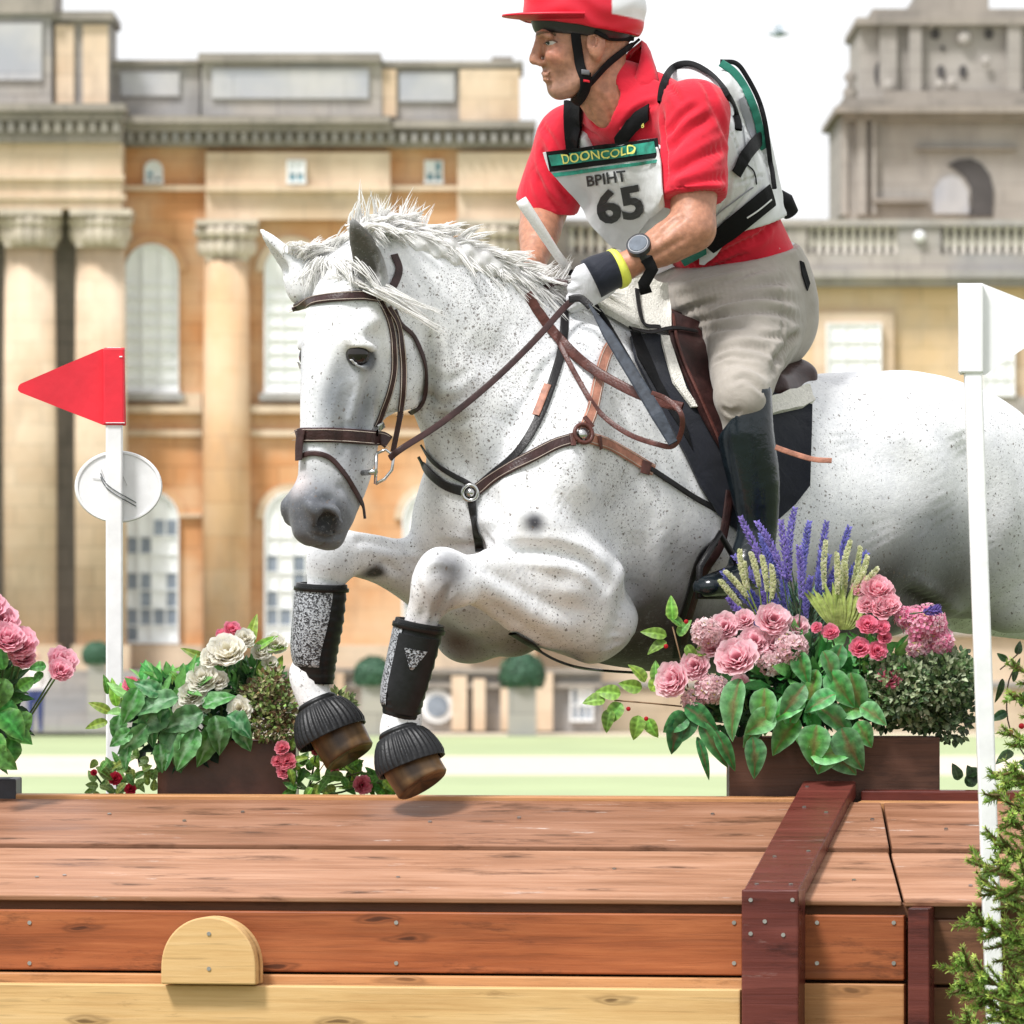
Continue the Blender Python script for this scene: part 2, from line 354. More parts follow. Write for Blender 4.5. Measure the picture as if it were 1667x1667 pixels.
# windows
k = 0
for x0, x1 in ((203, 291), (430, 520), (655, 745)):
    window(pal, x0, x1, 397, 640, -.05, True, 3, 9, 0.0, seed=k)
    bpart('window_sill', M_grey, pal, [(x0 - 8, x1 + 8, 640, 652, -.4, .4)])
    window(pal, x0, x1, 800, 1048, -.05, True, 4, 7, .38, seed=k + 7)
    for (ya, yb) in ((397, 640), (800, 1048)):
        mb = MB(); A = P(x0, ya, PY); B = P(x1, ya, PY); cx = (A.x + B.x) / 2; rad = (B.x - A.x) / 2; zc = A.z - rad
        for j in range(12):
            q0 = math.pi * j / 12; q1 = math.pi * (j + 1) / 12; R0 = rad + .01; R1 = rad + .22
            mb.prism([(cx + R0 * math.cos(q0), zc + R0 * math.sin(q0)), (cx + R1 * math.cos(q0), zc + R1 * math.sin(q0)),
                      (cx + R1 * math.cos(q1), zc + R1 * math.sin(q1)), (cx + R0 * math.cos(q1), zc + R0 * math.sin(q1))], PY - .12, PY)
        mb.build('window_arch', M_cream if k else M_orange, pal, fix=True)
    k += 1
for x in (250, 482, 706):
    window(pal, x - 15, x + 15, 262, 299, (-.05 if x == 250 else -.5 if x == 482 else -.05), x == 250, 2, 2, 1.0, pane=M_white, seed=x, dm=M_glassb)
# basement: oculus, windows, steps
mb = MB(); q = P(712, 1150, PY - .65); mb.tube([(q.x, PY - .62, q.z), (q.x, PY - .72, q.z)], .45, 24); oc = mb.build('window', M_white, pal)
mb = MB(); mb.tube([(q.x, PY - .72, q.z), (q.x, PY - .76, q.z)], .30, 24); mb.build('pane', M_glass, oc)
window(pal, 928, 966, 1120, 1175, -.65, False, 3, 2, .9, seed=3)
bpart('pier', M_cream, pal, [(770, 790, 1105, 1190, -1, .4), (815, 835, 1105, 1190, -1, .4), (545, 560, 1095, 1190, -1, .4), (735, 760, 1100, 1190, -.9, .3), (870, 900, 1095, 1190, -1, .4)])
bpart('basement_coping', M_dgrey, pal, [(540, 980, 1112, 1120, -.85, .2), (205, 980, 1088, 1096, -.9, .3)])
steps = MB()
for j in range(9): pb(steps, -300, 330, 1092 + j * 11, 1192, -2.6 - j * .42, .42)
pb(steps, -300, 330, 1092, 1192, -2.2, 1.3)
steps.build('staircase', M_grey, pal)
# right wing with balustrade
wb = P(1300, 1190, PY)
wing = empty('palace_wing', (wb.x, PY + 3, GZ), label='lower golden stone wing with stone balustrade behind the horse and rider', cat='building')
bpart('wall', M_gold, wing, [(862, 1900, 462, 1192, 3, 8)])
bpart('lower_wall', M_orange, wing, [(862, 1900, 676, 1192, 2.8, .2)])
bpart('plinth', M_cream, wing, [(862, 1900, 1030, 1192, 2.4, .4)])
bpart('plinth_ledge', M_grey, wing, [(862, 1900, 1024, 1034, 2.2, .6), (862, 1900, 1110, 1118, 2.3, .1)])
bpart('cornice', M_grey, wing, [(862, 1900, 440, 452, 2.2, 3), (862, 1900, 452, 466, 2.5, 3), (862, 1900, 646, 676, 2.6, .4)])
bpart('balustrade_rail', M_grey, wing, [(862, 1900, 357, 368, 2.6, .7), (862, 1900, 414, 440, 2.6, .7)])
bpart('balustrade_pier', M_grey, wing, [(862, 925, 368, 414, 2.7, .5), (1280, 1313, 368, 414, 2.7, .5), (1462, 1532, 368, 414, 2.7, .5), (1700, 1740, 368, 414, 2.7, .5), (1060, 1100, 368, 414, 2.7, .5)])
bpart('gap_backing', M_dgrey, wing, [(862, 1900, 368, 414, 3.4, .15)])  # added dark sheet that greys the gaps between the balusters
M_bal = stone('pale_baluster_stone', (.66, .62, .57), (.6, .56, .5), (.7, .66, .6), 9, 9, grime=.2)
mb = MB(); mb.ball(P(1497, 385, PY + 2.6), .16); mb.build('lamp_globe', M_white, wing, smooth=True)
def baluster(x):
    mb = MB(); q0 = P(x, 414, PY + 2.95); prof = [(0, .09), (.08, .09), (.1, .05), (.3, .13), (.5, .08), (.62, .05), (.72, .10), (.77, .10)]
    mb.tube([(q0.x, PY + 2.95, q0.z + z) for z, r in prof], [r for z, r in prof], 10)
    return mb
for a, bnd, n in ((1320, 1458, 11), (1540, 1696, 12), (930, 1055, 9), (1106, 1274, 12)):
    for i in range(n): baluster(a + (bnd - a) * i / (n - 1)).build('baluster', M_bal, wing, smooth=True)
for x0, x1, y0, y1 in ((1345, 1435, 527, 640), (1597, 1652, 527, 645), (1100, 1190, 527, 640), (1100, 1190, 800, 1040), (1345, 1435, 800, 1040)):
    bpart('window_surround', M_cream, wing, [(x0 - 20, x1 + 20, y0 - 18, y1 + 8, 2.75, .25)])
    window(wing, x0, x1, y0, y1, 2.65, False, 3, 4, .0, seed=x0)
# bell tower behind the wing
tw = empty('stone_tower', (P(1530, 360, PY + 12).x, PY + 12, GZ), label='square weathered stone tower with scrolled buttress rising behind the balustrade', cat='tower')
M_tow = stone('tower_stone', (.35, .32, .29), (.31, .285, .26), (.43, .40, .37), grime=.55, gcol=(.18, .17, .16))
bpart('shaft', M_tow, tw, [(1375, 1900, 188, 1192, 12, 9), (1368, 1390, 188, 350, 12.6, 8)])
bpart('cornice', M_dgrey, tw, [(1360, 1900, 172, 183, 11.2, 10), (1372, 1900, 183, 196, 11.6, 10), (1372, 1900, 160, 172, 11.8, 9)])
bpart('upper_stage', M_tow, tw, [(1400, 1900, 34, 160, 13, 7)])
bpart('upper_cornice', M_dgrey, tw, [(1394, 1900, 28, 40, 12.6, 8), (1420, 1900, 14, 28, 13, 7), (1490, 1610, -8, 14, 13.5, 6), (1500, 1600, -60, -8, 13.8, 5)])
bpart('pilaster', M_tow, tw, [(1432, 1460, 40, 160, 12.8, .2), (1480, 1500, 40, 160, 12.7, .3), (1640, 1662, 40, 160, 12.7, .3), (1395, 1410, 196, 350, 11.8, .2), (1370, 1380, 196, 350, 11.9, .2)])
bpart('ledge', M_dgrey, tw, [(1492, 1655, 240, 244, 11.8, .3), (1420, 1510, 322, 330, 11.7, .4), (1440, 1900, 148, 160, 12.4, .6)])
M_rec = plain('recess_shade', (.07, .065, .065), .9, .3, 1)  # near-black solids; shade inside the openings is put into their colour
for x, y, rx, ry in ((1523, 55, 8, 10), (1610, 55, 8, 10), (1532, 116, 7, 11), (1568, 116, 7, 11), (1432, 120, 9, 22), (1535, 78, 4, 4), (1455, 122, 5, 14)):
    c = P(x, y, PY + 12.9); mb = MB(); mb.prism([(c.x + rx / 61 * math.cos(t), c.z + ry / 61 * math.sin(t)) for t in np.linspace(0, 2 * math.pi, 16, endpoint=False)], PY + 12.93, PY + 13.3); mb.build('opening', M_rec, tw, fix=True)
for x, y, s in ((1570, 62, .2), (1515, 40, .12), (1605, 100, .14), (1550, 135, .16), (1448, 140, .18), (1530, 138, .14)):
    mb = MB(); q = P(x, y, PY + 12.8); mb.ball(q, s, 10, 6, 1, .5, 1.1); mb.build('carved_ornament', M_tow, tw, smooth=True)
mb = MB(); pl_ = [(P(x, y, PY + 11.9).x, P(x, y, PY + 11.9).z) for x, y in ((1543, 268), (1560, 260), (1580, 258), (1598, 266), (1612, 284), (1618, 310), (1616, 352), (1576, 352), (1582, 335), (1580, 305), (1570, 288), (1556, 276))]
mb.prism(pl_, PY + 11.95, PY + 12.2); mb.build('open_arch', M_rec, tw, fix=True)
mb = MB(); pl_ = [(P(x, y, PY + 11.9).x, P(x, y, PY + 11.9).z) for x, y in ((1520, 348), (1520, 310), (1532, 292), (1548, 286), (1564, 292), (1576, 312), (1578, 348))]
mb.prism(pl_, PY + 11.9, PY + 12.2); mb.build('arch_panel', M_lgrey, tw, fix=True)
for x0, x1, y0, y1 in ((1395, 1410, 196, 350), (1420, 1426, 196, 350)): bpart('pilaster', M_tow, tw, [(x0, x1, y0, y1, 11.75, .25)])
mb = MB(); mb.tube([P(1384, 172, PY + 12), P(1384, 150, PY + 12), P(1384, 138, PY + 12), P(1384, 125, PY + 12), P(1384, 112, PY + 12)], [.12, .22, .08, .2, .03], 10); mb.build('urn', M_dgrey, tw, smooth=True)

# clipped bushes
M_hedge = colmat('clipped_leaves', .6, .2, 5, .0)
def bush(px, py, rpx, label, rz=1.0):
    c = P(px, py, PY - 5.5); r = rpx / 61.5; mb = MB(); rr = random.Random(int(px))
    for i in range(1500):
        u = rr.uniform(-.5, 1); a = rr.uniform(0, 6.283); q = Vector((math.sqrt(1 - u * u) * math.cos(a), math.sqrt(1 - u * u) * math.sin(a), u))
        p = c + q * r * rr.uniform(.86, 1.03); t = Vector((rr.uniform(-1, 1), rr.uniform(-1, 1), rr.uniform(-1, 1))).cross(q).normalized() * .06; s2 = q.cross(t).normalized() * .05 + q * rr.uniform(-.02, .04)
        g_ = rr.uniform(.6, 1.2); mb.add([p - t, p + s2, p + t, p - s2], [(0, 1, 2, 3)], [(.05 * g_, .13 * g_, .075 * g_)] * 4)
    o = empty('clipped_bush', (c.x, c.y, c.z - r), label=label, cat='bush', group='clipped bushes before the palace')
    mb.build('foliage', M_hedge, o)
    s = MB(); s.tube([(c.x, c.y, GZ), (c.x, c.y, c.z)], [.12, .1], 8); s.build('trunk', plain('bush_bark', (.15, .1, .07), .9), o, smooth=True)
    s = MB(); s.box(c.x - r * .6, c.x + r * .6, c.y - r * .6, c.y + r * .6, GZ, c.z - r * .5); s.build('tub', M_grey, o)
bush(158, 1068, 24, 'round clipped dark green bush by the red flag post')
bush(608, 1100, 32, 'round clipped green bush seen just behind the raised front boots')
bush(850, 1100, 38, 'largest round clipped green bush below the horse chest')
# bird in the sky
mb = MB(); q = P(1267, 55, 60); mb.tube([q + Vector((-.09, 0, 0)), q, q + Vector((.1, 0, 0))], [.012, .035, .008], 8)
mb.grid([[q + Vector((x, -.02 + .22 * t, .08 * math.sin(t * 3))) for x in (-.03, .04)] for t in (0, .5, 1)]); mb.grid([[q + Vector((x, .02 - .22 * t, .08 * math.sin(t * 3))) for x in (-.03, .04)] for t in (0, .5, 1)])
tag(mb.build('bird', plain('bird_feather', (.3, .35, .38), .8), smooth=True), 'tiny grey bird flying in the white sky', 'bird')

# ================================================================== THE JUMP
FA = R(-10); FO = Vector((0, 0, 0))
U = Vector((math.cos(FA), math.sin(FA), 0)); V = Vector((-math.sin(FA), math.cos(FA), 0))
def to_uv(p): return (p.dot(U), p.dot(V), p.z)
def at_v(px, py, v):
    """point on the vertical plane at depth v of the jump seen at a pixel -> local (u, v, z)"""
    q = P(px, py, 0); d = q - CAMP
    t = (v - CAMP.dot(V)) / d.dot(V); return to_uv(CAMP + d * t)
M_top = wood('stained_top_board', (.27, .125, .070), (.125, .048, .022), (.40, .225, .15), .5, .8, .7)
M_low = wood('stained_lower_board', (.36, .18, .105), (.19, .078, .038), (.50, .30, .205), .5, .9, .5)
M_front = wood('red_brown_front_board', (.29, .080, .026), (.11, .030, .012), (.44, .15, .055), .5, .9)
M_pale = wood('pale_pine_board', (.60, .38, .165), (.44, .24, .09), (.70, .49, .26), .55, 1.0)
M_mid = wood('orange_pine_board', (.46, .22, .09), (.28, .12, .045), (.58, .33, .16), .5, .8)
M_trim = wood('dark_red_trim', (.115, .026, .020), (.06, .014, .012), (.18, .048, .036), .32, .2, .12)
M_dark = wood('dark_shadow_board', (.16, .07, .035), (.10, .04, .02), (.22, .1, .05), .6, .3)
M_screw = plain('screw_head', (.45, .43, .42), .3, .2, 50, 0, .9)
jump = empty('table_jump', (0, 0, 0), label='wide stained timber table jump with sloping plank top under the horse', cat='jump')
jump.rotation_euler = (0, 0, FA)
def board(name, mat, u0, u1, v0, z0, v1, z1, th, s0=0.0, s1=0.0):
    """plank whose upper face runs from (v0,z0) front to (v1,z1) back, thickness th"""
    d = Vector((0, v1 - v0, z1 - z0)); L = d.length; d.normalize(); n = Vector((0, -d.z, d.y)); bm = bmesh.new()
    bmesh.ops.create_cube(bm, size=1)
    bmesh.ops.scale(bm, vec=(u1 - u0, L, th), verts=bm.verts)
    for vv in bm.verts:                      # slanted ends: the end shifts by s (metres) towards the back
        if vv.co.y > 0: vv.co.x += s0 if vv.co.x < 0 else s1
    bmesh.ops.bevel(bm, geom=bm.edges[:], offset=min(.003, th * .3), segments=2, profile=.5, affect='EDGES')
    me = bpy.data.meshes.new(name); bm.to_mesh(me); bm.free(); me['local'] = 1
    o = link(name, me, mat, jump, smooth=False)
    o.location = ((u0 + u1) / 2, (v0 + v1) / 2 - n.y * th / 2, (z0 + z1) / 2 - n.z * th / 2)
    o.rotation_euler = (math.atan2(d.z, d.y), 0, 0)
    return o
def screws(parent, pts):
    for (u, v, z, n) in pts:
        mb = MB(); c = Vector((u, v, z)); n = Vector(n).normalized()
        mb.tube([c - n * .002, c + n * .0015], .0042, 10); mb.build('screw', M_screw, jump, local=True)
UL = -2.6
VF, VB = -.42, .28
zF = at_v(833, 1462, VF)[2]; zB = at_v(833, 1308, VB)[2]
zM = at_v(833, 1386, (VF + VB) / 2)[2]
vM = (VF + VB) / 2; sl = (zB - zF) / (VB - VF); zM = zF + sl * (vM - VF)
uj0 = at_v(1455, 1400, vM)[0]
uR = at_v(1600, 1450, VF)[0] + .15
J = [at_v(1470, 1455, VF)[0], at_v(1449, 1388, vM)[0], at_v(1436, 1312, VB)[0]]
board('plank', M_low, UL, J[0] - .003, VF, zF, vM - .004, zM - .001, .012, 0, J[1] - J[0])
board('plank', M_low, J[0] + .003, uR, VF, zF - .001, vM - .004, zM - .002, .012, J[1] - J[0], 0)
board('plank', M_top, UL, J[1] - .003, vM + .007, zM + .009, VB, zB + .006, .030, 0, J[2] - J[1])
board('plank', M_top, J[1] + .003, uR, vM + .007, zM + .0085, VB, zB + .005, .030, J[2] - J[1], 0)
# back ridge strip
zr = at_v(833, 1292, VB + .04)[2]
board('ridge_strip', M_mid, UL, at_v(1312, 1300, VB)[0], VB + .004, zB + .014, VB + .055, zB + .016, .04)
board('ridge_strip', M_trim, at_v(1395, 1300, VB)[0], uR + .1, VB + .062, zB + .028, VB + .10, zB + .03, .05)
board('ridge_strip', M_mid, at_v(1395, 1300, VB)[0], uR, VB + .004, zB + .006, VB + .058, zB + .008, .04)
# support rails under the top (shadowed) and front boards
def vboard(name, mat, px0, px1, y0, y1, v, th, jx0=None):
    a = at_v(833, y0, v)[2]; b_ = at_v(833, y1, v)[2]
    u0 = UL if px0 is None else at_v(px0, (y0 + y1) / 2, v)[0]; u1 = at_v(px1, (y0 + y1) / 2, v)[0]
    bm = bmesh.new(); bmesh.ops.create_cube(bm, size=1)
    bmesh.ops.scale(bm, vec=(u1 - u0, abs(a - b_), th), verts=bm.verts)
    bmesh.ops.bevel(bm, geom=bm.edges[:], offset=.003, segments=2, profile=.5, affect='EDGES')
    me = bpy.data.meshes.new(name); bm.to_mesh(me); bm.free(); me['local'] = 1
    o = link(name, me, mat, jump, smooth=False); o.location = ((u0 + u1) / 2, v + th / 2, (a + b_) / 2); o.rotation_euler = (R(90), 0, 0)
    return o
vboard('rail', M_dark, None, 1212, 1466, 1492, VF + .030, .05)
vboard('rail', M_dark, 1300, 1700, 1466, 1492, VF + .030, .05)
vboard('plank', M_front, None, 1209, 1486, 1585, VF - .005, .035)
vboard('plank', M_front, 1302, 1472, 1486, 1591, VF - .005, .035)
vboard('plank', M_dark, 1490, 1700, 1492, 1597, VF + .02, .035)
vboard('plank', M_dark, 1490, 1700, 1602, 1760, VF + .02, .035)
vboard('plank', M_mid, None, 1209, 1590, 1680, VF - .03, .04)
vboard('plank', M_pale, None, 1205, 1608, 1720, VF - .085, .05)
vboard('plank', M_pale, None, 1205, 1724, 1850, VF - .085, .05)
vboard('plank', M_mid, 1302, 1472, 1597, 1720, VF - .012, .035)
vboard('plank', M_mid, 1302, 1472, 1724, 1850, VF - .012, .035)
for y in (1854, 1984): vboard('plank', M_pale, None, 1472, y, y + 126, VF - .05, .04)
# inner frame closing the body
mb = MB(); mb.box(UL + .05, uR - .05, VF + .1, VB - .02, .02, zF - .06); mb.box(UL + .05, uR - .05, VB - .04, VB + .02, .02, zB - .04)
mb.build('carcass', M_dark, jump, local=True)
# big trim: front post + top strap
vP = VF - .10
a = at_v(1207, 1500, vP)[0]; b_ = at_v(1300, 1500, vP)[0]; zt = at_v(1255, 1448, vP)[2]
mb = MB(); mb.box(a, b_, vP, vP + .10, .01, zt, .004); mb.build('post', M_trim, jump, local=True)
o = board('strap', M_trim, a + .002, b_ - .002, vP + .002, zt - .004, VB + .07, zB + .048, .035)
# thin post
a2 = at_v(1478, 1600, VF - .06)[0]; b2 = at_v(1513, 1600, VF - .06)[0]; z2 = at_v(1495, 1478, VF - .06)[2]
mb = MB(); mb.box(a2, b2, VF - .06, VF + .06, .01, z2, .003); mb.build('post', M_trim, jump, local=True)
# half round log block
vL = VF - .115; c0 = at_v(262, 1602, vL); c1 = at_v(416, 1602, vL); top = at_v(340, 1493, vL)
mb = MB(); ucx = (c0[0] + c1[0]) / 2; rr_ = (c1[0] - c0[0]) / 2; hh = top[2] - c0[2]; poly = [(ucx - rr_, c0[2])] + [(ucx - rr_ * math.cos(t) * (1 if 1 else 1), c0[2] + .03 + (hh - .03) * math.sin(t) ** .9) for t in np.linspace(0, math.pi, 32)] + [(ucx + rr_, c0[2])]
mb.prism(poly, vL, vL + .075)
lo = mb.build('half_round_block', M_pale, jump, local=True, fix=True)
bv = lo.modifiers.new('bevel', 'BEVEL'); bv.width = .003; bv.segments = 2; bv.limit_method = 'ANGLE'
# screws and nail heads
nv = Vector((0, -1, 0)); nt_ = Vector((0, -sl, 1))
pts = []
for px in (48, 645, 1195, 1330, 1455):
    for py in (1502, 1568):
        q = at_v(px, py, VF - .006); pts.append((q[0], VF - .0055, q[2], nv))
for px, f in ((178, .82), (60, .18), (395, .85), (700, .75), (1160, .85), (105, .2), (648, .2), (1000, .3), (1420, .8), (1540, .7), (1390, .2), (1580, .15), (845, .8), (300, .75)):
    v_ = VF + (VB - VF) * f; z_ = zF + sl * (v_ - VF) + (.001 if f < .5 else .0085); q = at_v(px, 1380, v_); pts.append((q[0], v_, z_, nt_))
for px, py in ((340, 1520), (340, 1577)):
    q = at_v(px, py, vL - .001); pts.append((q[0], vL - .0005, q[2], nv))
for px, py in ((1222, 1465), (1290, 1465), (1222, 1520), (1275, 1522), (1245, 1500)):
    q = at_v(px, py, vP - .001); pts.append((q[0], vP - .0005, q[2], nv))
for f, uu in ((.06, .2), (.06, .8), (.3, .25), (.35, .8), (.75, .3), (.7, .75), (.94, .15)):
    v_ = vP + (VB + .07 - vP) * f; pts.append((a + (b_ - a) * uu, v_, zt - .004 + (zB + .048 - zt + .004) * f + .0005, nt_))
screws(jump, pts)

# ---- flag posts
M_post = plain('white_post_plastic', (.80, .80, .81), .35, .10, 14, .15)
M_redf = plain('red_flag_plastic', (.68, .016, .035), .45, .14, 9, .25)
M_whitef = plain('white_flag_plastic', (.82, .82, .83), .4, .03, 12, .1)
def flagpost(Y, x_top, x_bot, ytop, wpx, flagpoly, mat, label, ybot=2200):
    base = P(x_bot + (x_bot - x_top) * 0, 1667, Y); q0 = P(x_top, ytop, Y); sl_ = (base - q0) / (q0.z - base.z); foot = base + sl_ * (base.z)
    o = empty('flag_post', foot, label=label, cat='flag post', group='flag posts marking the jump')
    mb = MB(); w_ = wpx / 2 / 800 * (16 + Y) / 16
    bm = bmesh.new(); vs = []
    for c in (foot, q0):
        for sx, sy in ((-1, -1), (1, -1), (1, 1), (-1, 1)): vs.append(bm.verts.new(c + Vector((sx * w_, sy * w_, 0))))
    bm.faces.new(vs[:4][::-1]); bm.faces.new(vs[4:])
    for i in range(4): bm.faces.new((vs[i], vs[(i + 1) % 4], vs[4 + (i + 1) % 4], vs[4 + i]))
    bmesh.ops.bevel(bm, geom=bm.edges[:], offset=.004, segments=3, profile=.5, affect='EDGES'); mb.bm(bm); bm.free()
    mb.build('pole', M_post, o, fix=True)
    # flag: folded plastic sleeve round the pole and a triangular blade
    fb = MB(); poly = [(P(x, y, Y).x, P(x, y, Y).z) for x, y in flagpoly]
    fb.prism(poly, Y - w_ - .006, Y + w_ + .006) if 0 else None
    fb.prism(poly, Y - .003, Y + .003)
    fl = fb.build('flag', mat, o, fix=True)
    return o, w_, q0, fl
o, w_, q0, fl = flagpost(.95, 186, 187, 566, 27, [(30, 629), (33, 625), (166, 568), (203, 566), (205, 693), (168, 692), (33, 639), (29, 635)], M_redf, 'white flag post at the left carrying a red pennant and round plate')
def sleeve(parent, Y, x0, x1, y0, y1, mat, w_):
    a = P(x0, y1, Y); c = P(x1, y0, Y); mb = MB(); mb.box(a.x, c.x, Y - w_ - .004, Y + w_ + .004, a.z, c.z, .004); return mb.build('flag_sleeve', mat, parent)
sleeve(o, .95, 168.5, 203, 566.5, 692.5, M_redf, w_)
mb = MB(); 
for x0, x1, y0, y1 in ((195, 200, 580, 582), (173, 204, 688, 689.2)):
    a = P(x0, y1, .95); c = P(x1, y0, .95); mb.box(a.x, c.x, .95 - w_ - .006, .95 - w_ - .003, a.z, c.z)
mb.build('stitching', M_whitef, o)
# round plate on the post with its line mark
c = P(192, 792, .95); mb = MB(); ring = []
for yy, rr2 in ((.0, .02), (.0, .088), (.0, .0905), (.003, .093), (.006, .0925), (.006, .02)):
    ring.append([(c.x + rr2 * 1.02 * math.cos(t), .95 + w_ + .004 + yy, c.z + rr2 * .84 * math.sin(t)) for t in np.linspace(0, 2 * math.pi, 48, endpoint=False)])
mb.grid(ring, closed=True); mb.f.append(tuple(range(48))); mb.f.append(tuple(range(5 * 48, 6 * 48))[::-1])
pl = mb.build('sign_disc', M_post, o, fix=True)
mb = MB(); ring = [[(c.x + r_ * 1.02 * math.cos(t), .95 + w_ + .004 + y_, c.z + r_ * .84 * math.sin(t)) for t in np.linspace(0, 2 * math.pi, 48, endpoint=False)] for r_, y_ in ((.085, -.0005), (.086, -.003), (.0905, -.003), (.0925, -.0005))]
mb.grid(ring, closed=True); mb.build('rim', M_post, pl, fix=True)
M_mark = plain('grey_print', (.12, .13, .14), .6, .2, 40, 0)
mb = MB()
for off in (0, 6):
    pts = [P(x, y + off, .95) for x, y in ((163, 770), (168, 781), (180, 793), (200, 806), (221, 818))]
    mb.tube([Vector((p[0], .95 - w_ - .0015 if 172 < 0 else (.95 - w_ - .0025 if 172.5 < (833.5 + p[0] * 800 / 1.059) < 201 else .95 + w_ + .002), p[2])) for p in catmull(pts, 6)], .0011, 6, flat=1)
mb.build('line_mark', M_mark, pl)
mb = MB()
for a_, b__ in (((150, 778), (165, 780)), ((164, 764), (168, 776)), ((196, 768), (206, 790))):
    mb.tube([P(*a_, .95) + Vector((0, w_ + .002, 0)), P(*b__, .95) + Vector((0, w_ + .002, 0))], .0007, 6)
mb.build('line_mark', plain('pale_grey_print', (.5, .5, .5), .6), pl)
o, w_, q0, fl = flagpost(-.62, 1579, 1620, 462, 29, [(1559, 461), (1598, 461), (1722, 510), (1728, 520), (1722, 530), (1604, 610), (1562, 610)], M_whitef, 'white flag post at the right with a blank white pennant')
sleeve(o, -.62, 1560.5, 1600, 462, 608, M_whitef, w_)
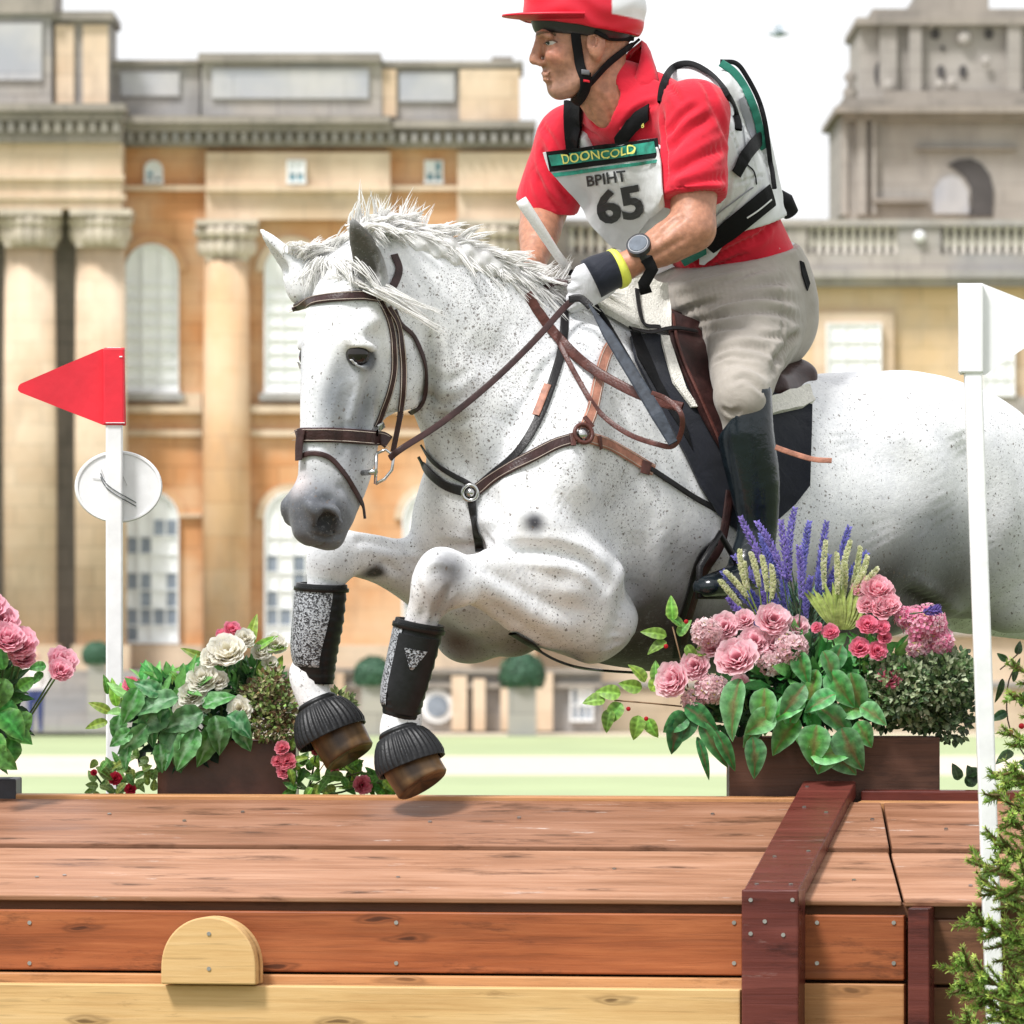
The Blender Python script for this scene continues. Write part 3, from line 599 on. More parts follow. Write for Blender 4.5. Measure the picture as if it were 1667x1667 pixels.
# ================================================================== implicit surfaces for bodies
class Body:
    def __init__(s): s.p = []
    def _frames(s, pts, rad, n):
        pr = [np.concatenate([np.array(p, float), np.atleast_1d(r)]) for p, r in zip(pts, rad)]
        return np.array(catmull(pr, n)) if len(pr) > 2 else np.array(pr)
    def loft(s, pts, rad, side=(0, 0, 1), k=.03, op='u', n=3, grp=0):
        """rad: list of (r_side, r_other)"""
        q = s._frames(pts, [(r, r) if np.isscalar(r) else r for r in rad], n)
        q[:, 3:] = np.maximum(q[:, 3:], .002)
        mr = q[:, 3:].max() + .14
        s.p.append(('l', q, np.array(side, float), k, op, q[:, :3].min(0) - mr, q[:, :3].max(0) + mr, grp)); return s
    def ell(s, c, r, X=(1, 0, 0), Y=(0, 1, 0), k=.03, op='u', grp=0):
        X = Vector(X).normalized(); Y = Vector(Y); Y = (Y - X * Y.dot(X)).normalized(); Z = X.cross(Y)
        M = np.array([X, Y, Z]); c = np.array(c, float); mr = max(r) + .14
        s.p.append(('e', (c, np.array(r, float), M), None, k, op, c - mr, c + mr, grp)); return s
    def plane(s, c, n, k=.004):
        n = np.array(Vector(n).normalized()); s.p.append(('p', (np.array(c, float), n), None, k, 'i', np.full(3, -1e9), np.full(3, 1e9), 0)); return s
    @staticmethod
    def _d(pr, Q):
        if pr[0] == 'e':
            c, r, M = pr[1]; L = (Q - c) @ M.T; k0 = np.sqrt(((L / r) ** 2).sum(1)) + 1e-9; k1 = np.sqrt(((L / r ** 2) ** 2).sum(1)) + 1e-9
            return k0 * (k0 - 1) / k1
        if pr[0] == 'p': return (Q - pr[1][0]) @ pr[1][1]
        q = pr[1]; best = np.full(len(Q), 9.0)
        for i in range(len(q) - 1):
            a, b = q[i, :3], q[i + 1, :3]; ab = b - a; L2 = ab @ ab
            if L2 < 1e-12: continue
            t = ((Q - a) @ ab) / L2; t = np.clip(t, 0, 1); T = ab / math.sqrt(L2)
            S = pr[2] - T * (pr[2] @ T); S = S / (np.linalg.norm(S) + 1e-9); W = np.cross(T, S)
            D = Q - a - t[:, None] * ab; r1 = q[i, 3] + (q[i + 1, 3] - q[i, 3]) * t; r2 = q[i, 4] + (q[i + 1, 4] - q[i, 4]) * t
            x = D @ S; y = D @ W; z = D @ T; rm = np.minimum(r1, r2)
            k0 = np.sqrt((x / r1) ** 2 + (y / r2) ** 2 + (z / rm) ** 2) + 1e-9
            k1 = np.sqrt((x / r1 ** 2) ** 2 + (y / r2 ** 2) ** 2 + (z / rm ** 2) ** 2) + 1e-9
            best = np.minimum(best, np.where(k0 < 1e-3, -rm, k0 * (k0 - 1) / k1))
        return best
    def f(s, Q):
        D = np.full(len(Q), 1.0)
        for pr in s.p:
            m = np.all((Q > pr[5]) & (Q < pr[6]), axis=1)
            if not m.any(): continue
            d = Body._d(pr, Q[m]); o = D[m]; k = pr[3]
            if pr[4] == 'u': h = np.maximum(k - np.abs(o - d), 0) / k; r = np.minimum(o, d) - h * h * k * .25
            elif pr[4] == 's': d = -d; h = np.maximum(k - np.abs(o - d), 0) / k; r = np.maximum(o, d) + h * h * k * .25
            else: h = np.maximum(k - np.abs(o - d), 0) / k; r = np.maximum(o, d) + h * h * k * .25
            D[m] = r
        return D
    def mesh(s, h, lo=None, hi=None, smooth=2, inflate=0.0, post=None):
        us = [p for p in s.p if p[4] == 'u']
        lo = np.min([p[5] for p in us], 0) + .1 if lo is None else np.array(lo, float); hi = np.max([p[6] for p in us], 0) - .1 if hi is None else np.array(hi, float)
        F = s.f if post is None else (lambda Q: post(s.f(Q), Q))
        Bk = 8; nb = np.ceil((hi - lo) / (h * Bk)).astype(int); n = nb * Bk
        cc = np.stack(np.meshgrid(*[np.arange(k) for k in nb], indexing='ij'), -1).reshape(-1, 3)
        dc = F(lo + (cc + .5) * Bk * h) - inflate
        sg = np.where(dc < 0, -1.0, 1.0).astype(np.float32).reshape(nb)
        G = np.repeat(np.repeat(np.repeat(sg, Bk, 0), Bk, 1), Bk, 2)
        act = cc[np.abs(dc) < Bk * h * .87 * 1.6 + .012]
        off = np.stack(np.meshgrid(*[np.arange(Bk)] * 3, indexing='ij'), -1).reshape(-1, 3)
        for i in range(0, len(act), 400):
            idx = (act[i:i + 400, None, :] * Bk + off[None]).reshape(-1, 3)
            G[idx[:, 0], idx[:, 1], idx[:, 2]] = F(lo + idx * h) - inflate
        G[0] = G[-1] = 1; G[:, 0] = G[:, -1] = 1; G[:, :, 0] = G[:, :, -1] = 1
        # surface nets
        S = G < 0; c = [slice(0, -1), slice(1, None)]
        cnt = np.zeros(np.array(G.shape) - 1, np.int8)
        for a in (0, 1):
            for b_ in (0, 1):
                for d in (0, 1): cnt += S[c[a], c[b_], c[d]]
        cells = np.argwhere((cnt > 0) & (cnt < 8)); idm = np.full(cnt.shape, -1, np.int32); idm[tuple(cells.T)] = np.arange(len(cells))
        acc = np.zeros((len(cells), 3)); num = np.zeros(len(cells))
        cor = [(a, b_, d) for a in (0, 1) for b_ in (0, 1) for d in (0, 1)]
        val = {q: G[cells[:, 0] + q[0], cells[:, 1] + q[1], cells[:, 2] + q[2]] for q in cor}
        for q in cor:
            for ax in range(3):
                if q[ax] == 0:
                    q2 = list(q); q2[ax] = 1; v0, v1 = val[q], val[tuple(q2)]; m = (v0 < 0) != (v1 < 0)
                    t = v0[m] / (v0[m] - v1[m]); p = np.tile(np.array(q, float), (m.sum(), 1)); p[:, ax] += t
                    acc[m] += p; num[m] += 1
        V_ = lo + (cells + acc / num[:, None]) * h
        faces = []
        for ax in range(3):
            o1, o2 = [(1, 2), (2, 0), (0, 1)][ax]
            sa = [slice(None)] * 3; sb = [slice(None)] * 3; sa[ax] = slice(0, -1); sb[ax] = slice(1, None)
            A, B_ = S[tuple(sa)], S[tuple(sb)]
            for flip, cond in ((False, A & ~B_), (True, ~A & B_)):
                e = np.argwhere(cond)
                if not len(e): continue
                qd = []
                for da, db in ((0, 0), (1, 0), (1, 1), (0, 1)):
                    cc_ = e.copy(); cc_[:, o1] -= da; cc_[:, o2] -= db; qd.append(idm[tuple(cc_.T)])
                qd = np.stack(qd, 1); qd = qd[(qd >= 0).all(1)]
                faces.append(qd[:, ::-1] if flip else qd)
        Fc = np.concatenate(faces)
        Fc = Fc[:, ::-1] if False else Fc
        for _ in range(smooth):
            sm = np.zeros_like(V_); ct = np.zeros(len(V_))
            for i in range(4):
                a, b_ = Fc[:, i], Fc[:, (i + 1) % 4]
                for ax in range(3):
                    sm[:, ax] += np.bincount(a, V_[b_, ax], len(V_)) + np.bincount(b_, V_[a, ax], len(V_))
                ct += np.bincount(a, minlength=len(V_)) + np.bincount(b_, minlength=len(V_))
            V_ = V_ * .5 + .5 * sm / np.maximum(ct, 1)[:, None]
        return V_, Fc
def vnormals(V_, Fc):
    a = V_[Fc[:, 2]] - V_[Fc[:, 0]]; b_ = V_[Fc[:, 3]] - V_[Fc[:, 1]]; n = np.cross(a, b_); out = np.zeros_like(V_)
    for i in range(4):
        for ax in range(3): out[:, ax] += np.bincount(Fc[:, i], n[:, ax], len(V_))
    return out / (np.linalg.norm(out, axis=1)[:, None] + 1e-12)
def carve(V_, Fc, items, tree=None):
    """real relief: (screen path, width px, depth m) pushed in (or out, negative) along the body's normals; a groove gets a soft raised bank"""
    tree = tree or bvh((V_, Fc)); Nn = vnormals(V_, Fc); disp = np.zeros(len(V_))
    for it in items:
        path, wpx, dep = it[:3]; S = [cast(tree, x, y)[0] for x, y, _ in catmull([(p[0], p[1], 0) for p in path], 8)]; S = np.array([tuple(s) for s in S if s is not None])
        if len(S) < 2: continue
        w_ = wpx / 780; m = np.all((V_ > S.min(0) - w_ * 2) & (V_ < S.max(0) + w_ * 2), 1); idx = np.nonzero(m)[0]
        if not len(idx): continue
        D = np.full(len(idx), 9.0); T = np.zeros(len(idx))
        for i, s in enumerate(S):
            d = np.sqrt(((V_[idx] - s) ** 2).sum(1)); k = d < D; D[k] = d[k]; T[k] = i / (len(S) - 1)
        x = D / w_; env = np.clip(np.minimum(T, 1 - T) * 5 + .15, 0, 1)
        disp[idx] += -dep * env * (np.exp(-(x * 2.2) ** 2) - .35 * np.exp(-((x - 1) * 2.6) ** 2))
    return V_ + Nn * disp[:, None]
def npmesh(name, V_, Fc, m, parent=None, col=None, extra=None):
    me = bpy.data.meshes.new(name); me.vertices.add(len(V_)); me.vertices.foreach_set('co', np.asarray(V_, np.float32).ravel())
    me.loops.add(Fc.size); me.loops.foreach_set('vertex_index', Fc.ravel().astype(np.int32)); me.polygons.add(len(Fc))
    me.polygons.foreach_set('loop_start', np.arange(0, Fc.size, 4, dtype=np.int32)); me.polygons.foreach_set('loop_total', np.full(len(Fc), 4, np.int32))
    me.update(calc_edges=True); me.validate()
    c = np.ones((len(V_), 4), np.float32)
    if col is not None: c[:, :col.shape[1]] = col
    at = me.color_attributes.new('col', 'FLOAT_COLOR', 'POINT'); at.data.foreach_set('color', c.ravel())
    return link(name, me, m, parent, True)
def bvh(*data):
    V_ = []; F_ = []; n = 0
    for v, f in data:
        V_ += [tuple(x) for x in v]; F_ += [tuple(int(i) + n for i in q) for q in f]; n += len(v)
    return BVHTree.FromPolygons(V_, F_)
def cast(tree, px, py):
    d = (P(px, py, 0) - CAMP).normalized(); r = tree.ray_cast(CAMP, d)
    return (r[0], r[1] if r[1].dot(d) < 0 else -r[1]) if r[0] is not None else (None, None)
def spots(V_, col, items):
    """pigment and painted shade: items (centre, radius, colour, amount[, squash dir, factor]) blended into col by distance on the body"""
    for it in items:
        c, r, cc, am = it[:4]; D = V_ - np.array(c)
        if len(it) > 4:
            a = np.array(Vector(it[4]).normalized()); D = D + (D @ a)[:, None] * a * (it[5] - 1)
        t = np.clip(1 - np.sqrt((D ** 2).sum(1)) / r, 0, 1); t = np.clip(t * t * (3 - 2 * t) * am, 0, min(1, am))[:, None]
        col[:, :3] = col[:, :3] * (1 - t) + np.array(cc)[None] * t
    return col

# ================================================================== THE HORSE
FW = Vector((-.78, -.62, 0)).normalized(); LT = Vector((.62, -.78, 0)).normalized(); UP = Vector((0, 0, 1))
def HL(px, py, l=0.0, fwd=0.0):
    """point seen at a pixel lying l metres to the left of the horse's mid plane"""
    Y = .5
    for _ in range(12):
        X = (px - 833.5) / SC * (CAMD + Y) / CAMD
        Y = .5 + (X - l * LT.x + .092) * .795 + l * LT.y
    return P(px, py, Y)
HB = Body()
HB.loft([HL(788, 838), HL(858, 828), HL(960, 800), HL(1080, 832), HL(1220, 848), HL(1350, 838), HL(1470, 815), HL(1570, 820), HL(1650, 860)],
        [(.12, .14), (.20, .22), (.245, .345), (.28, .345), (.305, .325), (.31, .295), (.295, .27), (.26, .225), (.16, .16)], side=LT, k=.05)
HB.loft([HL(930, 560), HL(1010, 560), HL(1120, 615), HL(1250, 660)], [(.06, .10), (.07, .09), (.09, .07), (.1, .06)], side=LT, k=.10)
for s_ in (1, -1):
    HB.ell(HL(1475, 715, .13) + LT * (0 if s_ > 0 else -.26), (.22, .15, .13), X=FW, Y=LT, k=.10)      # croup
    dl = Vector((0, 0, 0)) if s_ > 0 else LT * -.275
    # shoulder and upper arm
    HB.loft([HL(985, 590, .14) + dl * .7, HL(930, 720, .19) + dl, HL(865, 850, .18) + dl * .9], [(.05, .10), (.07, .12), (.085, .10)], side=LT, k=.045)
    HB.loft([HL(865, 850, .17) + dl * .85, HL(920, 935, .2) + dl, HL(975, 1010, .19) + dl], [(.08, .11), (.09, .12), (.07, .085)], side=LT, k=.035)
    # hind leg
    dh = Vector((0, 0, 0)) if s_ > 0 else LT * -.30
    HB.loft([HL(1560, 780, .15) + dh, HL(1615, 860, .17) + dh, HL(1650, 945, .17) + dh], [(.12, .19), (.125, .18), (.09, .11)], side=LT, k=.08)
    HB.loft([HL(1650, 950, .17) + dh, HL(1740, 975, .16) + dh, HL(1850, 1010, .15) + dh], [(.075, .10), (.055, .08), (.035, .05)], side=LT, k=.06)
    HB.loft([HL(1850, 1010, .15) + dh, HL(1905, 1100, .15) + dh, HL(1950, 1190, .15) + dh], [(.035, .05), (.025, .032), (.03, .034)], side=LT, k=.03)
    HB.loft([HL(1950, 1190, .15) + dh, HL(1990, 1225, .15) + dh], [(.028, .03), (.03, .034)], side=LT, k=.03)
# left foreleg (near the camera)
eL = HL(965, 1005, .18); kL = P(716, 944, eL.y - .27)
def onY(px, py, a, b_, t): return P(px, py, a.y + (b_.y - a.y) * t)
HB.loft([eL, onY(880, 982, eL, kL, .35), onY(800, 952, eL, kL, .7), onY(745, 940, eL, kL, .92)], [(.085, .095), (.075, .085), (.05, .056), (.045, .048)], side=LT, k=.018)
HB.loft([onY(925, 935, eL, kL, .15) + LT * .02, onY(860, 925, eL, kL, .4), onY(790, 925, eL, kL, .75)], [(.055, .04), (.04, .03), (.02, .02)], side=LT, k=.04)
HB.ell(P(714, 938, kL.y), (.052, .062, .05), X=LT, Y=(.3, 0, 1), k=.03)
HB.ell(P(752, 962, kL.y), (.028, .03, .03), k=.03)
cL = P(655, 1172, kL.y + .02)
HB.loft([P(706, 965, kL.y), P(686, 1010, kL.y + .004), P(665, 1100, kL.y + .01), cL], [(.042, .045), (.032, .036), (.029, .034), (.034, .037)], side=LT, k=.03)
HB.loft([cL, P(645, 1190, cL.y - .01), P(652, 1215, cL.y - .01)], [(.034, .036), (.034, .034), (.04, .04)], side=LT, k=.025)
# right foreleg
eR = HL(768, 1000, -.18); kR = P(543, 905, eR.y - .30)
HB.loft([eR, onY(700, 950, eR, kR, .3), onY(630, 915, eR, kR, .65), onY(570, 900, eR, kR, .9)], [(.085, .075), (.065, .065), (.048, .052), (.045, .046)], side=LT, k=.05)
HB.ell(P(760, 1035, eR.y), (.06, .05, .055), k=.06)
HB.ell(P(540, 905, kR.y), (.045, .055, .05), X=LT, Y=(.3, 0, 1), k=.03)
cR = P(505, 1098, kR.y + .02)
HB.loft([P(535, 925, kR.y), P(525, 965, kR.y), P(515, 1050, kR.y + .01), cR], [(.04, .042), (.033, .035), (.03, .034), (.037, .04)], side=LT, k=.03)
HB.loft([cR, P(506, 1125, cR.y - .01), P(525, 1160, cR.y - .01)], [(.037, .04), (.034, .036), (.04, .04)], side=LT, k=.025)
# neck
nk = [(P(925, 690, .66), .15, .24), (P(850, 640, .56), .125, .235), (P(785, 575, .49), .10, .20), (P(722, 520, .43), .085, .165), (P(660, 470, .385), .075, .125), (P(620, 440, .365), .07, .09)]
HB.loft([a for a, _, _ in nk], [(b_, c) for _, b_, c in nk], side=LT, k=.06)
HB.loft([P(735, 640, .40), P(760, 720, .43), P(765, 800, .47)], [(.06, .07), (.07, .08), (.08, .09)], side=LT, k=.08)       # windpipe line
# head, in its own frame: O = poll, eL_ down the face, eA to the horse's left, eN out of the forehead
HO = P(606, 396, .35)
hL = Vector((-.11, -.09, -.57)).normalized(); hA = (LT - hL * LT.dot(hL)).normalized(); hN = hL.cross(hA).normalized()
if hN.dot(FW) < 0: hN = -hN
def HD(l, n, a=0.0): return HO + hL * (l * 1.06) + hN * n + hA * a
HB.loft([HD(.02, -.02), HD(.10, -.012), HD(.20, -.03), HD(.28, -.035)], [(.062, .07), (.086, .105), (.090, .125), (.070, .115)], side=hA, k=.018)
HB.loft([HD(.18, .025), HD(.30, .0), HD(.40, -.018), HD(.48, -.018), HD(.555, -.006)], [(.080, .085), (.066, .095), (.056, .090), (.054, .080), (.054, .064)], side=hA, k=.02)
HB.loft([HD(.12, .066), HD(.22, .074), HD(.34, .062), HD(.46, .042)], [(.064, .032), (.056, .028), (.036, .022), (.028, .018)], side=hA, k=.018)
HB.ell(HD(.530, .004), (.055, .060, .050), X=hA, Y=hN, k=.03)
HB.ell(HD(.588, .008), (.040, .040, .028), X=hA, Y=hN, k=.02)
HB.ell(HD(.585, -.035), (.036, .034, .03), X=hA, Y=hN, k=.012)     # lower lip
HB.ell(HD(.545, -.045), (.03, .028, .035), X=hA, Y=hN, k=.02)
for s_ in (1, -1):
    HB.ell(HD(.235, -.080, .058 * s_), (.032, .088, .092), X=hA, Y=hN, k=.015)     # jaw disc
    HB.loft([HD(.18, .035, .078 * s_), HD(.215, .05, .082 * s_)], [.022, .025], k=.025)     # brow
    HB.loft([HD(.255, .02, .083 * s_), HD(.30, .02, .07 * s_), HD(.36, .018, .055 * s_)], [.014, .013, .008], k=.02)     # facial crest
    HB.ell(HD(.238, .040, .095 * s_), (.020, .026, .021), X=hA, Y=hN, k=.008, op='s')     # eye socket
    HB.loft([HD(.222, .018, .099 * s_), HD(.218, .040, .104 * s_), HD(.226, .062, .094 * s_)], [.008, .011, .008], k=.005)     # upper lid
    HB.loft([HD(.256, .018, .095 * s_), HD(.2645, .040, .0965 * s_), HD(.254, .064, .090 * s_)], [.005, .006, .005], k=.006)
    HB.loft([HD(.525, .048, .03 * s_), HD(.545, .052, .045 * s_), HD(.57, .035, .052 * s_)], [.012, .015, .010], k=.015)     # nostril wing
HB.loft([HD(.588, .03, -.04), HD(.60, -.012, -.045)], [.004, .003], k=.006, op='s'); HB.loft([HD(.575, -.012, .045), HD(.60, -.008, .03), HD(.61, -.006, 0)], [.004, .004, .004], k=.006, op='s')
# ears
def ear(b0, tip, wid, face, thick=.012):
    b0 = Vector(b0); tip = Vector(tip); ax = (tip - b0).normalized(); sd_ = ax.cross(Vector(face)).normalized()
    HB.loft([b0, b0.lerp(tip, .25), b0.lerp(tip, .5), b0.lerp(tip, .78), tip], [(wid * .75, thick * 2.0), (wid, thick * 1.6), (wid * .95, thick * 1.2), (wid * .6, thick * .8), (.004, .004)], side=sd_, k=.012)
    fc = Vector(face).normalized() * thick * 1.25
    HB.loft([b0.lerp(tip, .12) + fc, b0.lerp(tip, .4) + fc, b0.lerp(tip, .75) + fc, b0.lerp(tip, .9) + fc], [(wid * .5, thick * 1.3), (wid * .66, thick), (wid * .38, thick * .7), (.004, .004)], side=sd_, k=.006, op='s')
earL = (P(614, 458, .245), P(572, 354, .195)); faceL = Vector((-.25, -1, -.1))
ear(*earL, .031, faceL, .018)
earR = (P(502, 462, .41), P(424, 373, .40)); faceR = Vector((-.75, -.35, -.6))
ear(*earR, .036, faceR, .016)
_hd = Body(); _hd.p = list(HB.p); _v, _f = _hd.mesh(.012, lo=(-.50, .05, 1.55), hi=(-.2, .55, 1.9), smooth=1); _t = bvh((_v, _f)); nc, nn_ = cast(_t, 528, 846)
if nc is not None:
    HB.loft([nc + nn_ * .004 + Vector((-.014, 0, .004)), nc + nn_ * .002, nc + nn_ * .003 + Vector((.016, 0, -.010))], [(.010, .012), (.020, .026), (.010, .016)], side=nn_, k=.006, op='s')
    HB.loft([nc + nn_ * .003 + Vector((-.022, 0, -.004)), nc + nn_ * .004 + Vector((-.010, 0, .028)), nc + nn_ * .003 + Vector((.022, 0, .020)), nc + nn_ * .002 + Vector((.036, 0, -.008))], [.005, .008, .008, .004], k=.010)
HB.loft([P(500, 468, .41), P(540, 445, .39), P(600, 440, .36)], [.04, .05, .05], k=.04)
HV, HF = HB.mesh(.0068, lo=(-.62, -.15, .95), hi=(1.75, 2.1, 2.32), smooth=2)
HV = carve(HV, HF, [
    ([(700, 640), (735, 710), (768, 790)], 34, .012), ([(965, 560), (925, 660), (880, 760), (850, 840)], 75, .014), ([(1010, 620), (990, 720), (960, 800)], 60, .010),
    ([(765, 912), (830, 948), (900, 985), (965, 1000)], 30, .009), ([(800, 905), (860, 912), (925, 925)], 30, -.005), ([(790, 975), (850, 1020), (920, 1060)], 30, .006),
    ([(795, 800), (808, 850), (780, 896)], 36, .016), ([(720, 888), (800, 896), (900, 899), (955, 915), (985, 950)], 22, .013), ([(1035, 860), (1028, 950), (995, 1080)], 46, .015), ([(900, 800), (960, 860), (1010, 900)], 50, .010),
    ([(1370, 700), (1415, 790), (1440, 890)], 90, .010), ([(1440, 690), (1500, 740), (1540, 850)], 60, -.012), ([(1465, 960), (1530, 1000), (1585, 1045)], 30, .020), ([(1560, 700), (1600, 800), (1600, 900)], 60, .014), ([(1060, 860), (1150, 960), (1300, 1010), (1430, 990)], 60, .008),
    ([(603, 625), (605, 680), (598, 725)], 16, -.006), ([(576, 620), (562, 680), (550, 745)], 22, .009), ([(612, 640), (610, 690), (604, 740)], 16, .006), ([(520, 560), (512, 650), (512, 750)], 22, .006), ([(595, 545), (620, 548)], 26, .009), ([(560, 560), (572, 540), (600, 530)], 20, -.006),
    ([(650, 545), (668, 600), (655, 655)], 40, -.008), ([(700, 520), (706, 580), (700, 640), (690, 680)], 22, .014), ([(545, 790), (565, 800), (580, 830)], 18, .006), ([(500, 800), (520, 815), (545, 812)], 18, .006),
    ([(505, 868), (530, 876), (560, 868)], 9, .005), ([(675, 640), (720, 655), (760, 645)], 16, .005), ([(690, 670), (730, 688), (770, 680)], 16, .005), ([(690, 600), (730, 620), (770, 600)], 14, .004),
    ([(676, 940), (690, 985), (686, 1010)], 14, .006), ([(735, 950), (715, 990), (708, 1010)], 14, .006), ([(690, 925), (715, 915), (740, 925)], 16, -.006), ([(640, 890), (600, 880), (575, 885)], 16, .007), ([(690, 905), (640, 905), (600, 900)], 14, -.005), ([(655, 935), (620, 915)], 14, .006),
    ([(820, 690), (850, 620), (900, 570)], 70, -.010), ([(760, 560), (820, 600), (860, 660)], 50, .006)])
print('horse verts', len(HV), 'time ok')
# coat pigment, plus shade painted into the belly, flank and face spots
WH = (.84, .845, .855); GR = (.10, .105, .12); BR = (.16, .11, .085)
HT = bvh((HV, HF))
def hcast(px, py): return cast(HT, px, py)
def HS(px, py):
    r = hcast(px, py)[0]; return r if r is not None else HL(px, py, .2)
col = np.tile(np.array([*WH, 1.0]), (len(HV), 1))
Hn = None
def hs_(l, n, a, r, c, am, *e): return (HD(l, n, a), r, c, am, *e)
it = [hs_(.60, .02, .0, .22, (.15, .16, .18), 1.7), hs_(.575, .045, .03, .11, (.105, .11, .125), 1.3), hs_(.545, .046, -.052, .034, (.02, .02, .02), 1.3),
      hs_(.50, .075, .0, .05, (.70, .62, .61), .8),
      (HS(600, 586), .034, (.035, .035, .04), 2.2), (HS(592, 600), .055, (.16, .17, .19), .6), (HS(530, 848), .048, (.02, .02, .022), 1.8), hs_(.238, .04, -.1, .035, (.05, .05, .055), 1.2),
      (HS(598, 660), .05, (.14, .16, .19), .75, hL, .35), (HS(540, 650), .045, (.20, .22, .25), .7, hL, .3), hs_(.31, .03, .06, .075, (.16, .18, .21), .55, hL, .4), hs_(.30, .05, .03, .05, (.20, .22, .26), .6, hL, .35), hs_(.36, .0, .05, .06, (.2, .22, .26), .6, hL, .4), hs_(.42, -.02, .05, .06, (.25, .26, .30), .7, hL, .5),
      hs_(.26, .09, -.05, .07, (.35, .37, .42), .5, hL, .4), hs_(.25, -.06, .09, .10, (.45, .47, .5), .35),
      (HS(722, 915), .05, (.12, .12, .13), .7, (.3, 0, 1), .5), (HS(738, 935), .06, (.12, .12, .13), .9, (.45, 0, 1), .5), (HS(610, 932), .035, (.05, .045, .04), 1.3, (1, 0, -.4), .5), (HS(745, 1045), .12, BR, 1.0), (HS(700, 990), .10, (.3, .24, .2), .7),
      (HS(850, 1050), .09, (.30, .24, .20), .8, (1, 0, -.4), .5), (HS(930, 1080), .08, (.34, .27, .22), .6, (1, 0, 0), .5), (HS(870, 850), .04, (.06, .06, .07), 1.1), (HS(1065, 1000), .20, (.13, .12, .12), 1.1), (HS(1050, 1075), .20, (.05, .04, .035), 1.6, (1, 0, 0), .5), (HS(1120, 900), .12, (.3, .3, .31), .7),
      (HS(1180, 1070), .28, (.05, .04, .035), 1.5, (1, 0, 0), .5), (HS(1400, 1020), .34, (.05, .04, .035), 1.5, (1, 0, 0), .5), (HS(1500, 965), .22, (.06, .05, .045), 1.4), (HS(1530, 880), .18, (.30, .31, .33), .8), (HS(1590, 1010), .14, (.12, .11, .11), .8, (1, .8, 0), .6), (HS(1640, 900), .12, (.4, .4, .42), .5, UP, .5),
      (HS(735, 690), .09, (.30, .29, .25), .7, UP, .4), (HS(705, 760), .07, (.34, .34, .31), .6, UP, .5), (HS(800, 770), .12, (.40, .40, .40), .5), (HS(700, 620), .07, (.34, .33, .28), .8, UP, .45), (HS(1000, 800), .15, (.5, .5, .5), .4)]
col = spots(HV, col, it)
# inner ears
for (b0, tip), fc, am in ((earL, faceL, 1), (earR, faceR, .0)):
    m_ = Vector(b0).lerp(Vector(tip), .5) + fc.normalized() * .008
    if am: col = spots(HV, col, [(m_, .085, (.10, .095, .08), 1.35, (Vector(tip) - Vector(b0)), .55)])
